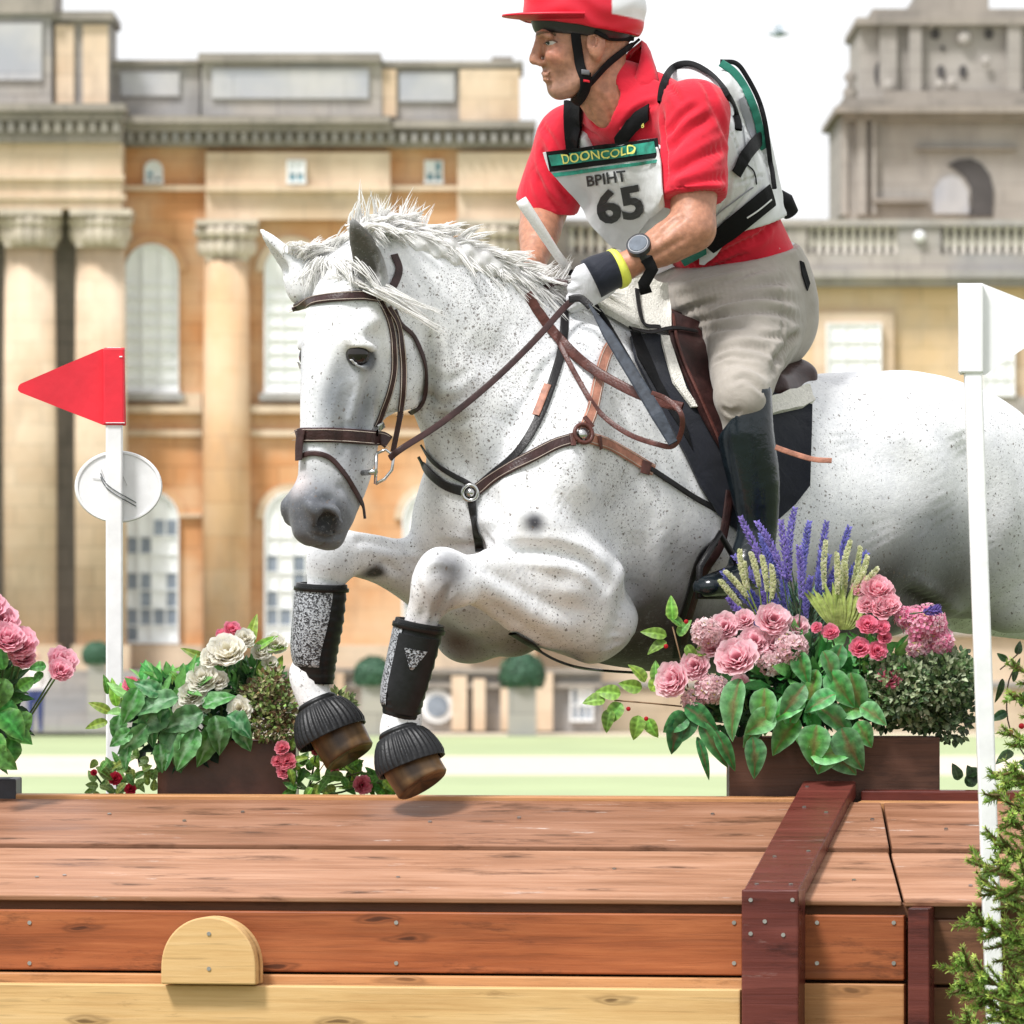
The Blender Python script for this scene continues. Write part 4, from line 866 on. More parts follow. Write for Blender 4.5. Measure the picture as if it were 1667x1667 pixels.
# fleck density in alpha
al = np.full(len(HV), .48)
for c, r, v_ in ((P(760, 500, .3), .30, 1.5), (HL(900, 720, .2), .25, 1.1), (HO + hL * .25 + hN * .1, .22, .25), (P(650, 400, .35), .14, .1), (HL(1450, 650, .2), .30, .25), (P(830, 930, .3), .16, .35)):
    t = np.clip(1.3 - np.sqrt(((HV - np.array(c)) ** 2).sum(1)) / r, 0, 1); al = al * (1 - t) + v_ * t
col[:, 3] = al
def coatmat():
    m, nt, b = newmat('flea_bitten_coat'); a = N(nt, 'ShaderNodeAttribute'); a.attribute_name = 'col'; v = texco(nt)
    c = a.outputs['Color']
    n = noise_t(nt, v, 9, 6, .65); c = mix(nt, .8, c, ramp(nt, n, [(.32, (.78, .79, .81)), (.6, (1, 1, 1))]), 'MULTIPLY')
    n3 = noise_t(nt, v, 160, 3, .7); c = mix(nt, .75, c, ramp(nt, n3, [(.3, (.80, .80, .82)), (.65, (1, 1, 1))]), 'MULTIPLY')
    n5 = noise_t(nt, v, 34, 5, .75); c = mix(nt, ramp(nt, n5, [(.56, (0,) * 3), (.72, (.42,) * 3)]), c, (.33, .34, .37))
    for sc_, th, colr, st in ((170, .16, (.06, .05, .045), .9), (85, .13, (.12, .095, .08), .85), (260, .22, (.22, .21, .21), .7)):
        vo = N(nt, 'ShaderNodeTexVoronoi'); vo.inputs['Scale'].default_value = sc_; wv = N(nt, 'ShaderNodeTexNoise'); wv.inputs['Scale'].default_value = 120; nt.links.new(v, wv.inputs['Vector']); wa_ = N(nt, 'ShaderNodeVectorMath'); wa_.operation = 'MULTIPLY_ADD'; wa_.inputs[1].default_value = (.012,) * 3; nt.links.new(wv.outputs[1], wa_.inputs[0]); nt.links.new(v, wa_.inputs[2]); nt.links.new(wa_.outputs[0], vo.inputs['Vector'])
        sp = N(nt, 'ShaderNodeSeparateColor'); nt.links.new(vo.outputs['Color'], sp.inputs[0])
        # random cell below density -> fleck
        pn = noise_t(nt, v, 6.0, 3, .6); pr = N(nt, 'ShaderNodeMath'); pr.operation = 'MULTIPLY_ADD'; nt.links.new(pn, pr.inputs[0]); pr.inputs[1].default_value = 1.6; pr.inputs[2].default_value = -.35
        dn = N(nt, 'ShaderNodeMath'); dn.operation = 'MULTIPLY'; nt.links.new(pr.outputs[0], dn.inputs[0]); nt.links.new(a.outputs['Alpha'], dn.inputs[1])
        lt = N(nt, 'ShaderNodeMath'); lt.operation = 'LESS_THAN'; nt.links.new(sp.outputs[0], lt.inputs[0]); nt.links.new(dn.outputs[0], lt.inputs[1])
        ds = ramp(nt, vo.outputs['Distance'], [(th, (st,) * 3), (th + .16, (0,) * 3)])
        mu = N(nt, 'ShaderNodeMath'); mu.operation = 'MULTIPLY'; nt.links.new(ds, mu.inputs[0]); nt.links.new(lt.outputs[0], mu.inputs[1])
        c = mix(nt, mu.outputs[0], c, colr)
    nt.links.new(c, b.inputs['Base Color']); b.inputs['Roughness'].default_value = .55; b.inputs['Specular IOR Level'].default_value = .25
    b.inputs['Sheen Weight'].default_value = .15
    bump(nt, b, mix(nt, .5, n, n3), .25, .008); return m
M_coat = coatmat()
feet = HL(1150, 1400)
horse = empty('horse', (feet.x, feet.y, 0), label='flea-bitten grey horse jumping over the timber table with its forelegs folded', cat='horse')
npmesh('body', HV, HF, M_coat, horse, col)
HT = bvh((HV, HF))
def hcast(px, py): return cast(HT, px, py)
M_eye = plain('dark_horse_eye', (.012, .009, .008), .05, .3, 40, 0)
for s_ in (1, -1):
    mb = MB(); c = HD(.238, .040, .080 * s_); mb.ball(c, .0255, 20, 14); mb.build('eye', M_eye, horse, smooth=True)
# hooves
M_hoof = colmat('brown_hoof', .35, .45, 22, bs=.4); M_rub = plain('black_rubber', (.011, .0115, .013), .42, .3, 60, .2, spec=.3)
def orient(c, ax):
    ax = Vector(ax).normalized(); a = ax.orthogonal().normalized(); return ax, a, ax.cross(a)
def hoof(c0, c1, r0, r1, tilt=0):
    c0 = Vector(c0); c1 = Vector(c1); ax, a, b_ = orient(c0, c1 - c0); mb = MB(); rows = []; cols = []
    for t, r in ((0, r0), (.35, (r0 + r1) / 2 * 1.02), (.8, r1), (.95, r1 * 1.0), (1.0, r1 * .93), (.93, r1 * .6), (.9, .001)):
        rows.append([c0 + ax * (c1 - c0).length * t + (a * math.cos(q) + b_ * math.sin(q)) * r for q in np.linspace(0, 2 * math.pi, 28, endpoint=False)])
        for q in np.linspace(0, 2 * math.pi, 28, endpoint=False):
            k = .5 + .5 * math.sin(q * 3 + 1.5 * t) * math.sin(q * 5 + 2); cols.append((.26 * (1 - k) + .035 * k, .15 * (1 - k) + .022 * k, .065 * (1 - k) + .014 * k))
    mb.grid(rows, cols, closed=True); return mb.build('hoof', M_hoof, horse, smooth=True)
def bell(c0, c1, r0, r1, n=36):
    """ribbed rubber over-reach boot"""
    c0 = Vector(c0); c1 = Vector(c1); ax, a, b_ = orient(c0, c1 - c0); L = (c1 - c0).length; mb = MB(); rows = []
    prof = [(-.04, r0 * .96), (.0, r0 * 1.04), (.06, r0 * 1.10), (.08, r0 * 1.04)] + [(t, r0 + (r1 - r0) * math.sin(t * math.pi / 2) ** .75) for t in (.15, .3, .45, .6, .75, .88, 1.0)] + [(1.03, r1 * 1.0), (1.02, r1 * .96), (.8, r1 * .9)]
    M_ = n * 6
    for t, r in prof:
        amp = .035 * max(0, min(1, (t - .1) * 6)) * (1 if t < .97 else 0)
        rows.append([c0 + ax * L * t + (a * math.cos(q) + b_ * math.sin(q)) * r * (1 + amp * (1 if math.cos(q * n) > .2 else (-.6 if math.cos(q * n) < -.4 else 0))) for q in np.linspace(0, 2 * math.pi, M_, endpoint=False)])
    mb.grid(rows, closed=True); return mb.build('overreach_boot', M_rub, horse, smooth=True)
yL = cL.y - .01; yR = cR.y - .01
hoof(P(657, 1225, yL), P(689, 1278, yL - .02), .058, .058); bell(P(648, 1188, yL), P(670, 1246, yL - .012), .040, .073)
hoof(P(540, 1178, yR), P(570, 1232, yR - .02), .058, .056); bell(P(515, 1142, yR), P(541, 1198, yR - .012), .040, .076)
for s_ in (0, 1):
    dh = LT * (-.30 * s_); hoof(HL(1990, 1225, .15) + dh, HL(2030, 1265, .15) + dh, .05, .062)
# leg boots
M_boot = plain('black_boot_shell', (.010, .0105, .012), .35, .3, 60, .1, spec=.3)
def scalemat(name):
    m, nt, b = newmat(name); v = texco(nt); vo = N(nt, 'ShaderNodeTexVoronoi'); vo.inputs['Scale'].default_value = 330; nt.links.new(v, vo.inputs['Vector'])
    n = noise_t(nt, v, 35, 3); sp = N(nt, 'ShaderNodeSeparateColor'); nt.links.new(vo.outputs['Color'], sp.inputs[0])
    md = N(nt, 'ShaderNodeMath'); md.operation = 'MULTIPLY_ADD'; nt.links.new(n, md.inputs[0]); md.inputs[1].default_value = .8; nt.links.new(sp.outputs[0], md.inputs[2])
    c = ramp(nt, md.outputs[0], [(.60, (.012, .012, .015)), (.80, (.10, .105, .12)), (1.1, (.36, .38, .41))]); nt.links.new(c, b.inputs['Base Color'])
    b.inputs['Roughness'].default_value = .3; bump(nt, b, vo.outputs['Distance'], .6, .002); return m
M_scale = scalemat('silver_scaled_boot')
def legboot(pts, rad, facing, name_parent):
    """shell round the cannon: front half scaled silver, back half ribbed black"""
    pts = [Vector(p) for p in pts]; c = catmull([list(p) + [r] for p, r in zip(pts, rad)], 10); K = len(c)
    ax = (pts[-1] - pts[0]).normalized(); a = (Vector(facing) - ax * ax.dot(Vector(facing))).normalized(); b_ = ax.cross(a)
    def part(name, mat, q0, q1, off, rib, parent, t0=0.0, t1=1.0, th=.006, taper=None):
        mb = MB(); rows = []
        for ring in (0, 1):
            for i in (range(K) if ring == 0 else range(K - 1, -1, -1)):
                t = i / (K - 1)
                if t < t0 or t > t1: continue
                o = Vector(c[i][:3]); r = c[i][3] + off - (th if ring else 0); w_ = 1.0 if taper is None else taper(t)
                r *= 1 + (rib * (.5 + .5 * math.sin(i * 2.1)) if ring == 0 else 0)
                rows.append([o + (a * math.cos(q) + b_ * math.sin(q)) * r for q in np.linspace((q0 + q1) / 2 - (q1 - q0) / 2 * w_, (q0 + q1) / 2 + (q1 - q0) / 2 * w_, 22)])
        rows.append(rows[0]); mb.grid(rows); return mb.build(name, mat, parent, smooth=True, fix=True)
    return part
def boot_set(pts, rad, facing, plate_q, q_s):
    part = legboot(pts, rad, facing, horse)
    lb = part('leg_boot', M_boot, -math.pi, math.pi, .0, .06, horse)
    part('scaled_panel', M_scale, q_s[0], q_s[1], .003, 0, lb, .03, .80, .004, lambda t: .85 + .15 * math.cos(t * 3))
    if plate_q:
        st = part('strike_plate', M_boot, plate_q[0], plate_q[1], .008, 0, lb, .10, .90, .006, lambda t: 1.0 if t < .55 else 1.0 - .55 * (t - .55) / .35)
        part('emblem', M_scale, plate_q[0] + .45, plate_q[1] - .35, .0095, 0, lb, .19, .38, .002, lambda t: max(.08, 1 - (t - .19) / .2))
    part('strap', M_boot, -2.9, 2.9, .006, 0, lb, .03, .09, .004)
    return lb
fL = Vector((-.6, -1, 0))
boot_set([P(684, 1012, kL.y), P(668, 1080, kL.y + .008), P(655, 1135, kL.y + .012), P(653, 1172, kL.y + .016)], [.050, .048, .044, .036], Vector((.05, -1, 0)), (-.95, .75), (.7, 1.9))
boot_set([P(524, 950, kR.y), P(518, 1010, kR.y), P(512, 1065, kR.y + .008), P(516, 1112, kR.y + .012)], [.052, .052, .047, .034], Vector((.05, -1, 0)), None, (-.45, 1.7))
# ================================================================== strap, patch and lettering tools
def surf_pts(pts, tree, n=6, yfall=None, smooth=3):
    """screen path laid on a body: list of (point, normal)"""
    q = catmull([(p[0], p[1], 0) for p in pts], n); out = []; last = None
    for x, y, _ in q:
        c, nn = cast(tree, x, y)
        if c is None: out.append(None)
        else: out.append([np.array(c), np.array(nn)])
    idx = [i for i, o in enumerate(out) if o is not None]
    if not idx:
        x, y, _ = q[0]; best = None
        for dx in range(-60, 61, 6):
            for dy in range(-30, 31, 6):
                c, nn = cast(tree, x + dx, y + dy)
                if c is not None and (best is None or dx * dx + dy * dy < best[0]): best = (dx * dx + dy * dy, c, nn)
        Y = best[1].y if best else .3; nn = best[2] if best else (0, -1, 0)
        return [(P(a[0], a[1], Y - .004), Vector(nn)) for a in q]
    for i, o in enumerate(out):
        if o is None:
            j = min(idx, key=lambda k: abs(k - i)); Y = out[j][0][1] if yfall is None else yfall
            out[i] = [np.array(P(q[i][0], q[i][1], Y)), out[j][1].copy()]
    for _ in range(smooth):
        o2 = [[o[0].copy(), o[1].copy()] for o in out]
        for i in range(1, len(out) - 1):
            Y = max(min(out[i][0][1], (out[i - 1][0][1] + out[i + 1][0][1]) / 2 + .004), (out[i - 1][0][1] + out[i + 1][0][1]) / 2 - .02)
            o2[i][0] = np.array(P(q[i][0], q[i][1], Y)); o2[i][1] = (out[i - 1][1] + out[i][1] * 2 + out[i + 1][1]) / 4
        out = o2
    return [(Vector(a), Vector(b_).normalized()) for a, b_ in out]
def ribbon(mb, pn, w_, th=.004, off=.001, round_=.25):
    """flat strap with rounded edges following (point, normal) pairs"""
    N_ = len(pn); rows = []
    for i, (p, n) in enumerate(pn):
        t = (pn[min(i + 1, N_ - 1)][0] - pn[max(i - 1, 0)][0]).normalized(); sdv = t.cross(n).normalized(); n = sdv.cross(t).normalized()
        hw = (w_[i] if hasattr(w_, '__len__') else w_) / 2; c = p + n * off
        rows.append([c - sdv * hw, c - sdv * hw + n * th * .7, c - sdv * hw * (1 - round_) + n * th, c + sdv * hw * (1 - round_) + n * th, c + sdv * hw + n * th * .7, c + sdv * hw])
    mb.grid(rows, closed=True); return rows
def strap(name, pts, wpx, mat, parent, tree, th=.004, off=.001, n=6, stitch=None, nrm=None, **k):
    pn = surf_pts(pts, tree, n, **k)
    if nrm is not None: pn = [(p, Vector(nrm).normalized()) for p, _ in pn]
    mb = MB(); w_ = wpx / SC * 1.03; ribbon(mb, pn, w_, th, off)
    o = mb.build(name, mat, parent, smooth=False, fix=True)
    bv = o.modifiers.new('smooth', 'SUBSURF'); bv.levels = bv.render_levels = 1
    if stitch:
        mb = MB()
        for s_ in (-1, 1):
            pl_ = []
            for i, (p, nn) in enumerate(pn):
                t = (pn[min(i + 1, len(pn) - 1)][0] - pn[max(i - 1, 0)][0]).normalized(); pl_.append(p + nn * (off + th * 1.02) + t.cross(nn).normalized() * w_ * .34 * s_)
            mb.tube(pl_, .0007, 5)
        mb.build('stitching', stitch, o)
    return o
def patch(name, poly, mat, parent, tree, off=.004, th=.004, cell=7, colf=None, smooth_n=1, wave=None, skip=False):
    """sheet laid on a body, outline given on screen"""
    poly = [Vector(p[:2]) for p in poly]; pts = []
    for i in range(len(poly)):
        a, b_ = poly[i], poly[(i + 1) % len(poly)]; m_ = max(1, int((b_ - a).length / cell)); pts += [a.lerp(b_, j / m_) for j in range(m_)]
    nb = len(pts); x0 = min(p.x for p in poly); x1 = max(p.x for p in poly); y0 = min(p.y for p in poly); y1 = max(p.y for p in poly)
    def inside(q, mrg=cell * .45):
        c = False
        for i in range(nb):
            a, b_ = pts[i], pts[(i + 1) % nb]
            if (a - q).length < mrg: return False
            if (a.y > q.y) != (b_.y > q.y) and q.x < (b_.x - a.x) * (q.y - a.y) / (b_.y - a.y) + a.x: c = not c
        return c
    y = y0
    while y < y1:
        x = x0 + (cell / 2 if int((y - y0) / cell) % 2 else 0)
        while x < x1:
            q = Vector((x, y))
            if inside(q): pts.append(q)
            x += cell
        y += cell * .87
    r = delaunay_2d_cdt(pts, [(i, (i + 1) % nb) for i in range(nb)], [], 1, 1e-4)
    vs, es, fs = r[0], r[1], r[2]
    hit = [cast(tree, v.x, v.y) for v in vs]; ok = [i for i, h_ in enumerate(hit) if h_[0] is not None]
    if not ok: return None
    if skip: fs = [f_ for f_ in fs if all(hit[i][0] is not None for i in f_)]
    nbr = [set() for _ in vs]
    for f_ in fs:
        for a in f_:
            for b_ in f_:
                if a != b_: nbr[a].add(b_)
    Y = [h_[0].y if h_[0] is not None else None for h_ in hit]; NN = [h_[1] if h_[0] is not None else None for h_ in hit]
    for i in range(len(vs)):
        if Y[i] is None:
            j = min(ok, key=lambda k: (vs[k] - vs[i]).length_squared); Y[i] = Y[j] + .0; NN[i] = hit[j][1]
    for _ in range(smooth_n):
        Y2 = list(Y); N2 = list(NN)
        for i in range(len(vs)):
            if nbr[i]:
                av = sum(Y[j] for j in nbr[i]) / len(nbr[i]); Y2[i] = min(Y[i], av); s_ = NN[i].copy()
                for j in nbr[i]: s_ = s_ + NN[j]
                N2[i] = s_.normalized()
        Y, NN = Y2, N2
    top = [P(v.x, v.y, Y[i]) + NN[i] * (off + th + (wave(v.x, v.y) if wave else 0)) for i, v in enumerate(vs)]; bot = [P(v.x, v.y, Y[i]) + NN[i] * off for i, v in enumerate(vs)]
    n = len(vs); mb = MB(); faces = [tuple(f_) for f_ in fs] + [tuple(i + n for i in f_)[::-1] for f_ in fs]
    ec = {}
    for f_ in fs:
        for i in range(len(f_)):
            a, b_ = f_[i], f_[(i + 1) % len(f_)]; ec[(a, b_)] = ec.get((a, b_), 0) + 1
    for (a, b_) in ec:
        if (b_, a) not in ec: faces.append((b_, a, a + n, b_ + n))
    cols = None
    if colf: cols = [colf(v.x, v.y) for v in vs] * 2
    mb.add(top + bot, faces, cols); o = mb.build(name, mat, parent, fix=True)
    o.data.polygons.foreach_set('use_smooth', [True] * len(o.data.polygons)); o.data.set_sharp_from_angle(angle=R(50)); return o
def lettering(name, txt, cx, cy, h, mat, parent, tree, rot=0.0, shx=0.0, off=.006, sx=1.0, bold=.02, curve=0.0):
    cu = bpy.data.curves.new('t', 'FONT'); cu.body = txt; cu.size = 1; cu.align_x = 'CENTER'; cu.align_y = 'CENTER'; cu.offset = bold; cu.resolution_u = 3
    ob = bpy.data.objects.new('t', cu); sc.collection.objects.link(ob); dg = bpy.context.evaluated_depsgraph_get()
    me = bpy.data.meshes.new_from_object(ob.evaluated_get(dg)); bpy.data.objects.remove(ob)
    bm = bmesh.new(); bm.from_mesh(me); bmesh.ops.triangulate(bm, faces=bm.faces); bmesh.ops.subdivide_edges(bm, edges=[e for e in bm.edges if e.calc_length() > .12], cuts=1); bmesh.ops.triangulate(bm, faces=bm.faces)
    cr, sr = math.cos(rot), math.sin(rot); H = h / .7; mb = MB(); vs = []
    for v in bm.verts:
        x, y = v.co.x * sx * H, v.co.y * H; x += y * shx; y += curve * x * x / 100
        px = cx + x * cr + y * sr; py = cy - y * cr + x * sr
        c, n = cast(tree, px, py)
        if c is None: c, n = P(px, py, vs[-1].y if vs else .6), Vector((0, -1, 0))
        vs.append(c + n * off if hasattr(c, 'y') else c)
    mb.add(vs, [[v.index for v in f_.verts] for f_ in bm.faces]); bm.free()
    return mb.build(name, mat, parent)

# ================================================================== THE RIDER
X0h = P(945, 75, .70); Fh = Vector((-.93, -.36, 0)).normalized(); Lh = Vector((.36, -.93, 0)).normalized()
def HR(px, py, lat=0.0):
    Y = .70
    for _ in range(10):
        X = (px - 833.5) / SC * (CAMD + Y) / CAMD; Y = .70 + (X - lat * Lh.x - X0h.x) * (Fh.y / Fh.x) + lat * Lh.y
    return P(px, py, Y)
LHh = dict(X=Fh, Y=Lh)
def add_head(B, infl=0.0):
    B.ell(HR(957, 38), (.098, .076, .105), k=.02, **LHh)
    B.loft([HR(922, 62), HR(918, 100), HR(917, 132)], [(.058, .052), (.056, .046), (.040, .034)], side=Lh, k=.025)
    B.ell(HR(909, 147), (.018, .022, .014), k=.02, **LHh)
    for s in (1, -1):
        B.loft([HR(962, 100, .048 * s), HR(940, 135, .042 * s), HR(912, 149, .016 * s)], [.022, .018, .012], k=.02)
        B.ell(HR(902, 90, .036 * s), (.018, .014, .014), k=.028, **LHh)
        B.loft([HR(881, 56, .008 * s), HR(884, 54, .03 * s), HR(895, 59, .048 * s)], [.008, .009, .007], k=.018)
        B.ell(HR(897, 69, .030 * s), (.0125, .0125, .0105), k=.006, **LHh)
        B.ell(HR(881, 103, .011 * s), (.010, .008, .0075), k=.005, **LHh)
        B.ell(HR(970, 70, .078 * s), (.022, .010, .033), k=.006, X=Fh, Y=Lh)
        B.ell(HR(967, 66, .090 * s), (.014, .011, .021), k=.003, op='s', **LHh); B.loft([HR(966, 58, .086 * s), HR(972, 64, .087 * s), HR(968, 76, .086 * s)], [.003, .003, .003], k=.003)
        B.ell(HR(972, 90, .076 * s), (.011, .009, .012), k=.005, **LHh)
    B.loft([HR(882, 60), HR(876, 78), HR(870.5, 96)], [(.011, .012), (.009, .012), (.011, .013)], side=Lh, k=.008)
    B.ell(HR(870.5, 98), (.0105, .0115, .009), k=.006, **LHh)
    B.loft([HR(890, 121, -.02), HR(884.5, 119.5), HR(890, 121, .02)], [.004, .005, .004], k=.009)
    B.loft([HR(892, 130, -.017), HR(886.5, 130), HR(892, 130, .017)], [.004, .005, .004], k=.009)
    B.loft([HR(968, 105), HR(985, 150), HR(1010, 195)], [(.056, .062), (.057, .062), (.052, .052)], side=Lh, k=.03)
    B.loft([HR(950, 130, .03), HR(975, 155, .035), HR(992, 190, .02)], [.018, .016, .014], k=.02)
TS = [(HL(1215, 485), .155, .115), (HL(1190, 410), .145, .105), (HL(1142, 330), .160, .12), (HL(1088, 262), .185, .13), (HL(1045, 205), .19, .10), (HL(1022, 165), .11, .075)]
def add_torso(B, d=0.0, k=.03, wide=0.0, st=TS):
    B.loft([a for a, _, _ in st], [(x + d + wide, y + d) for _, x, y in st], side=LT, k=k)
shL = HL(1132, 186, .20); elL = HL(1128, 372, .26); wrL = P(1018, 434, .54)
shR = HL(930, 228, -.18); elR = HL(885, 345, -.25); wrR = P(868, 432, .80)
BD = Body(); add_head(BD); add_torso(BD, -.024)
def arm(B, a, e, w_, d=0.0):
    a = Vector(a); e = Vector(e); w_ = Vector(w_)
    B.loft([a, a.lerp(e, .5), e], [.062 + d, .054 + d, .045 + d], k=.03)
    B.loft([e, e.lerp(w_, .35), e.lerp(w_, .75), w_], [(.045 + d, .045 + d), (.050 + d, .046 + d), (.036 + d, .033 + d), (.031 + d, .026 + d)], side=(0, -1, .3), k=.02)
arm(BD, shL, elL, wrL); arm(BD, shR, elR, wrR)
hipL = HL(1222, 500, .11); knL = HL(1208, 642, .33); anL = HL(1222, 905, .33); toL = HL(1150, 955, .36)
mvR = LT * -.0
hipR = HL(1222, 500, .11) + LT * -.22; knR = knL + LT * -.68; anR = anL + LT * -.66; toR = toL + LT * -.72
for hp, kn, an, to in ((hipL, knL, anL, toL), (hipR, knR, anR, toR)):
    BD.loft([hp, Vector(hp).lerp(kn, .5), kn], [.085, .07, .045], k=.03); sh_ = Vector((0, 0, 0)) if hp is hipL else LT * -.67
    BD.loft([kn, HL(1215, 710, .335) + sh_, HL(1228, 790, .335) + sh_, HL(1232, 860, .33) + sh_, HL(1222, 915, .33) + sh_], [.035, .04, .04, .033, .03], k=.02)
# hands: palm and five fingers, closed round the reins
def hand(B, wr, kn, down, inn, s=1.0, k=.006):
    """wr wrist, kn knuckle centre, down: index->little direction, inn: towards the curled fingertips"""
    wr = Vector(wr); kn = Vector(kn); f_ = (kn - wr).normalized(); down = Vector(down).normalized(); inn = Vector(inn).normalized()
    B.loft([wr, wr.lerp(kn, .5), kn], [(.028 * s, .020 * s), (.040 * s, .021 * s), (.043 * s, .017 * s)], side=down, k=.015)
    for i, (o, L) in enumerate(((-.031, 1.0), (-.0105, 1.08), (.0105, 1.0), (.031, .82))):
        a = kn + down * o * s - f_ * .008; r = .0105 * s * (1 if i < 3 else .9)
        p1 = a + f_ * .036 * L * s + inn * .004; p2 = p1 + inn * .026 * L * s - f_ * .004; p3 = p2 - f_ * .024 * L * s + inn * .002
        B.loft([a, p1, p2, p3], [r * 1.05, r, r * .95, r * .85], k=k, n=2)
    t0 = wr.lerp(kn, .35) - down * .028 * s + inn * .012; t1 = t0 + f_ * .035 * s - down * .012 * s + inn * .014; t2 = t1 + f_ * .030 * s + down * .006 + inn * .008
    B.loft([t0, t1, t2], [.015 * s, .012 * s, .010 * s], k=.01)
hand(BD, wrL, P(950, 466, .515), (-.25, .1, -1), (.25, 1, -.1))
hand(BD, wrR, P(850, 462, .74), (-.3, .1, -1), (-.2, 1, -.1))
def in_px(v):  # bounding region of the upper body only at fine resolution
    return v
BV, BF = BD.mesh(.0048, lo=(-.12, .10, 1.0), hi=(.85, 1.35, 2.85), smooth=1)
SK = (.52, .25, .16)
cb = np.tile(np.array([*SK, 1.0]), (len(BV), 1))
cb = spots(BV, cb, [(HR(899, 92, .04), .030, (.66, .26, .18), .6), (HR(872, 98), .018, (.62, .24, .17), .6), (HR(886, 125), .012, (.36, .13, .11), .9), (HR(912, 143, .02), .045, (.30, .19, .15), .7), (HR(930, 128, .05), .05, (.33, .19, .14), .65), (HR(905, 85, .05), .03, (.60, .24, .16), .6), (HR(890, 116, .02), .022, (.40, .23, .17), .5), (elL, .08, (.56, .24, .15), .5), (wrL, .10, (.58, .26, .17), .5), (elL.lerp(wrL, .5), .06, (.66, .38, .27), .4),
     (HR(968, 68, .075), .035, (.66, .28, .2), .6), (HR(1000, 180, .04), .07, (.58, .24, .15), .6), (HR(895, 118, .03), .03, (.48, .25, .18), .4), (HR(880, 55, .028), .016, (.22, .13, .08), 1.0, UP, 2.6), (HR(884, 62, .035), .008, (.2, .11, .08), .9), (HR(955, 60, .07), .035, (.34, .2, .12), .4)])
BV = carve(BV, BF, [([(884, 125), (892, 127), (900, 130)], 4, .0022), ([(882, 107), (893, 120), (899, 140)], 7, .0022), ([(906, 66), (918, 61)], 4, .002), ([(907, 70), (920, 73)], 4, .002), ([(885, 56), (880, 64)], 4, .0015), ([(910, 100), (922, 120), (925, 140)], 6, .002), ([(905, 104), (915, 120), (918, 138)], 9, .0018), ([(889, 138), (900, 140)], 6, .0016), ([(890, 75), (900, 82), (908, 90)], 7, .0015),
    ([(1000, 140), (1020, 165)], 8, .002), ([(970, 150), (990, 175), (1000, 200)], 9, .003), ([(955, 165), (965, 190)], 8, .003), ([(1060, 400), (1090, 370), (1115, 350)], 12, .003), ([(1045, 425), (1080, 408), (1120, 385)], 12, .003), ([(1070, 375), (1100, 350)], 8, -.002)])
rider = empty('person', (HL(1245, 600).x, HL(1245, 600).y, HL(1245, 600).z), label='rider in red shirt and number 65 bib leaning forward in the saddle', cat='person')
M_skin = colmat('skin', .46, .34, 75, bs=.5, spec=.4)
M_skin.node_tree.nodes['Principled BSDF'].inputs['Subsurface Weight'].default_value = .12; M_skin.node_tree.nodes['Principled BSDF'].inputs['Subsurface Radius'].default_value = (.02, .008, .004)
npmesh('body', BV, BF, M_skin, rider, cb)
M_eyew = plain('eye_white', (.50, .46, .43), .2, .05, 80, 0); M_iris = plain('iris', (.02, .022, .022), .1, .3, 300, 0); M_brow = plain('brow_hair', (.16, .09, .05), .8, .3, 300, .3)
BTr0 = bvh((BV, BF))
e = patch('eye', [(889, 71), (893, 67.5), (899, 66.5), (905, 69), (900, 72.5), (893, 73.5)], M_eyew, rider, BTr0, .0002, .0005, 2)
patch('iris', [(892 + 3.1 * math.cos(t), 70 + 3.3 * math.sin(t)) for t in np.linspace(0, 2 * math.pi, 12, endpoint=False)], M_iris, e, BTr0, .0009, .0004, 2)
strap('eyelid', [(886, 71), (892, 66.6), (900, 65.2), (908, 69)], 2.6, plain('eyelid_skin', (.16, .07, .05), .6), e, BTr0, .0012, .0004)
strap('eyebrow', [(874, 56), (882, 53), (893, 53), (905, 57)], 4.5, M_brow, rider, BTr0, .0012, .0)
# ---- clothes
def folds(Q, amp, dirs):
    o = np.zeros(len(Q))
    for (d, f_, w_, ph) in dirs:
        d = np.array(d, float); wv = np.sin(Q[:, 0] * 11 + ph) * w_ + np.sin(Q[:, 2] * 9 + Q[:, 1] * 7 + ph * 2) * w_
        s_ = np.sin(Q @ d * f_ + wv * 6 + ph); o += np.sign(s_) * np.abs(s_) ** 1.5
    return o * amp
def cloth(name, base, rough=.75, weave=900, wr=.0, dark=.8):
    m, nt, b = newmat(name); v = texco(nt); n = noise_t(nt, v, 9, 5, .6)
    c = ramp(nt, n, [(.3, tuple(x * dark for x in base)), (.65, base)]); nt.links.new(c, b.inputs['Base Color']); b.inputs['Roughness'].default_value = rough
    b.inputs['Sheen Weight'].default_value = .2; b.inputs['Specular IOR Level'].default_value = .25
    w1 = N(nt, 'ShaderNodeTexNoise'); w1.inputs['Scale'].default_value = 14; w1.inputs['Detail'].default_value = 5; w1.inputs['Distortion'].default_value = 1.5; nt.links.new(v, w1.inputs['Vector'])
    w2 = noise_t(nt, v, weave, 1); bump(nt, b, mix(nt, .12, w1.outputs[0], w2), .45, .012); return m
M_red = cloth('red_polo_cloth', (.66, .012, .035)); M_bre = cloth('stone_breeches_cloth', (.37, .335, .295), dark=.76)
M_vw = cloth('white_vest_cloth', (.72, .73, .74), .6, dark=.78); M_blk = cloth('black_webbing', (.008, .008, .009), .6, 1200); M_blk.node_tree.nodes['Principled BSDF'].inputs['Sheen Weight'].default_value = 0; M_blk.node_tree.nodes['Principled BSDF'].inputs['Specular IOR Level'].default_value = .12; M_grn = cloth('green_vest_cloth', (.012, .16, .11), .5)
M_navy = cloth('navy_glove_cloth', (.009, .012, .024), .6); M_glove = cloth('white_glove_cloth', (.74, .74, .78), .55)
SH = Body(); add_torso(SH, .004, wide=.004)
for a, e in ((shL, elL), (shR, elR)): SH.ell(a, (.072, .074, .072), k=.04)
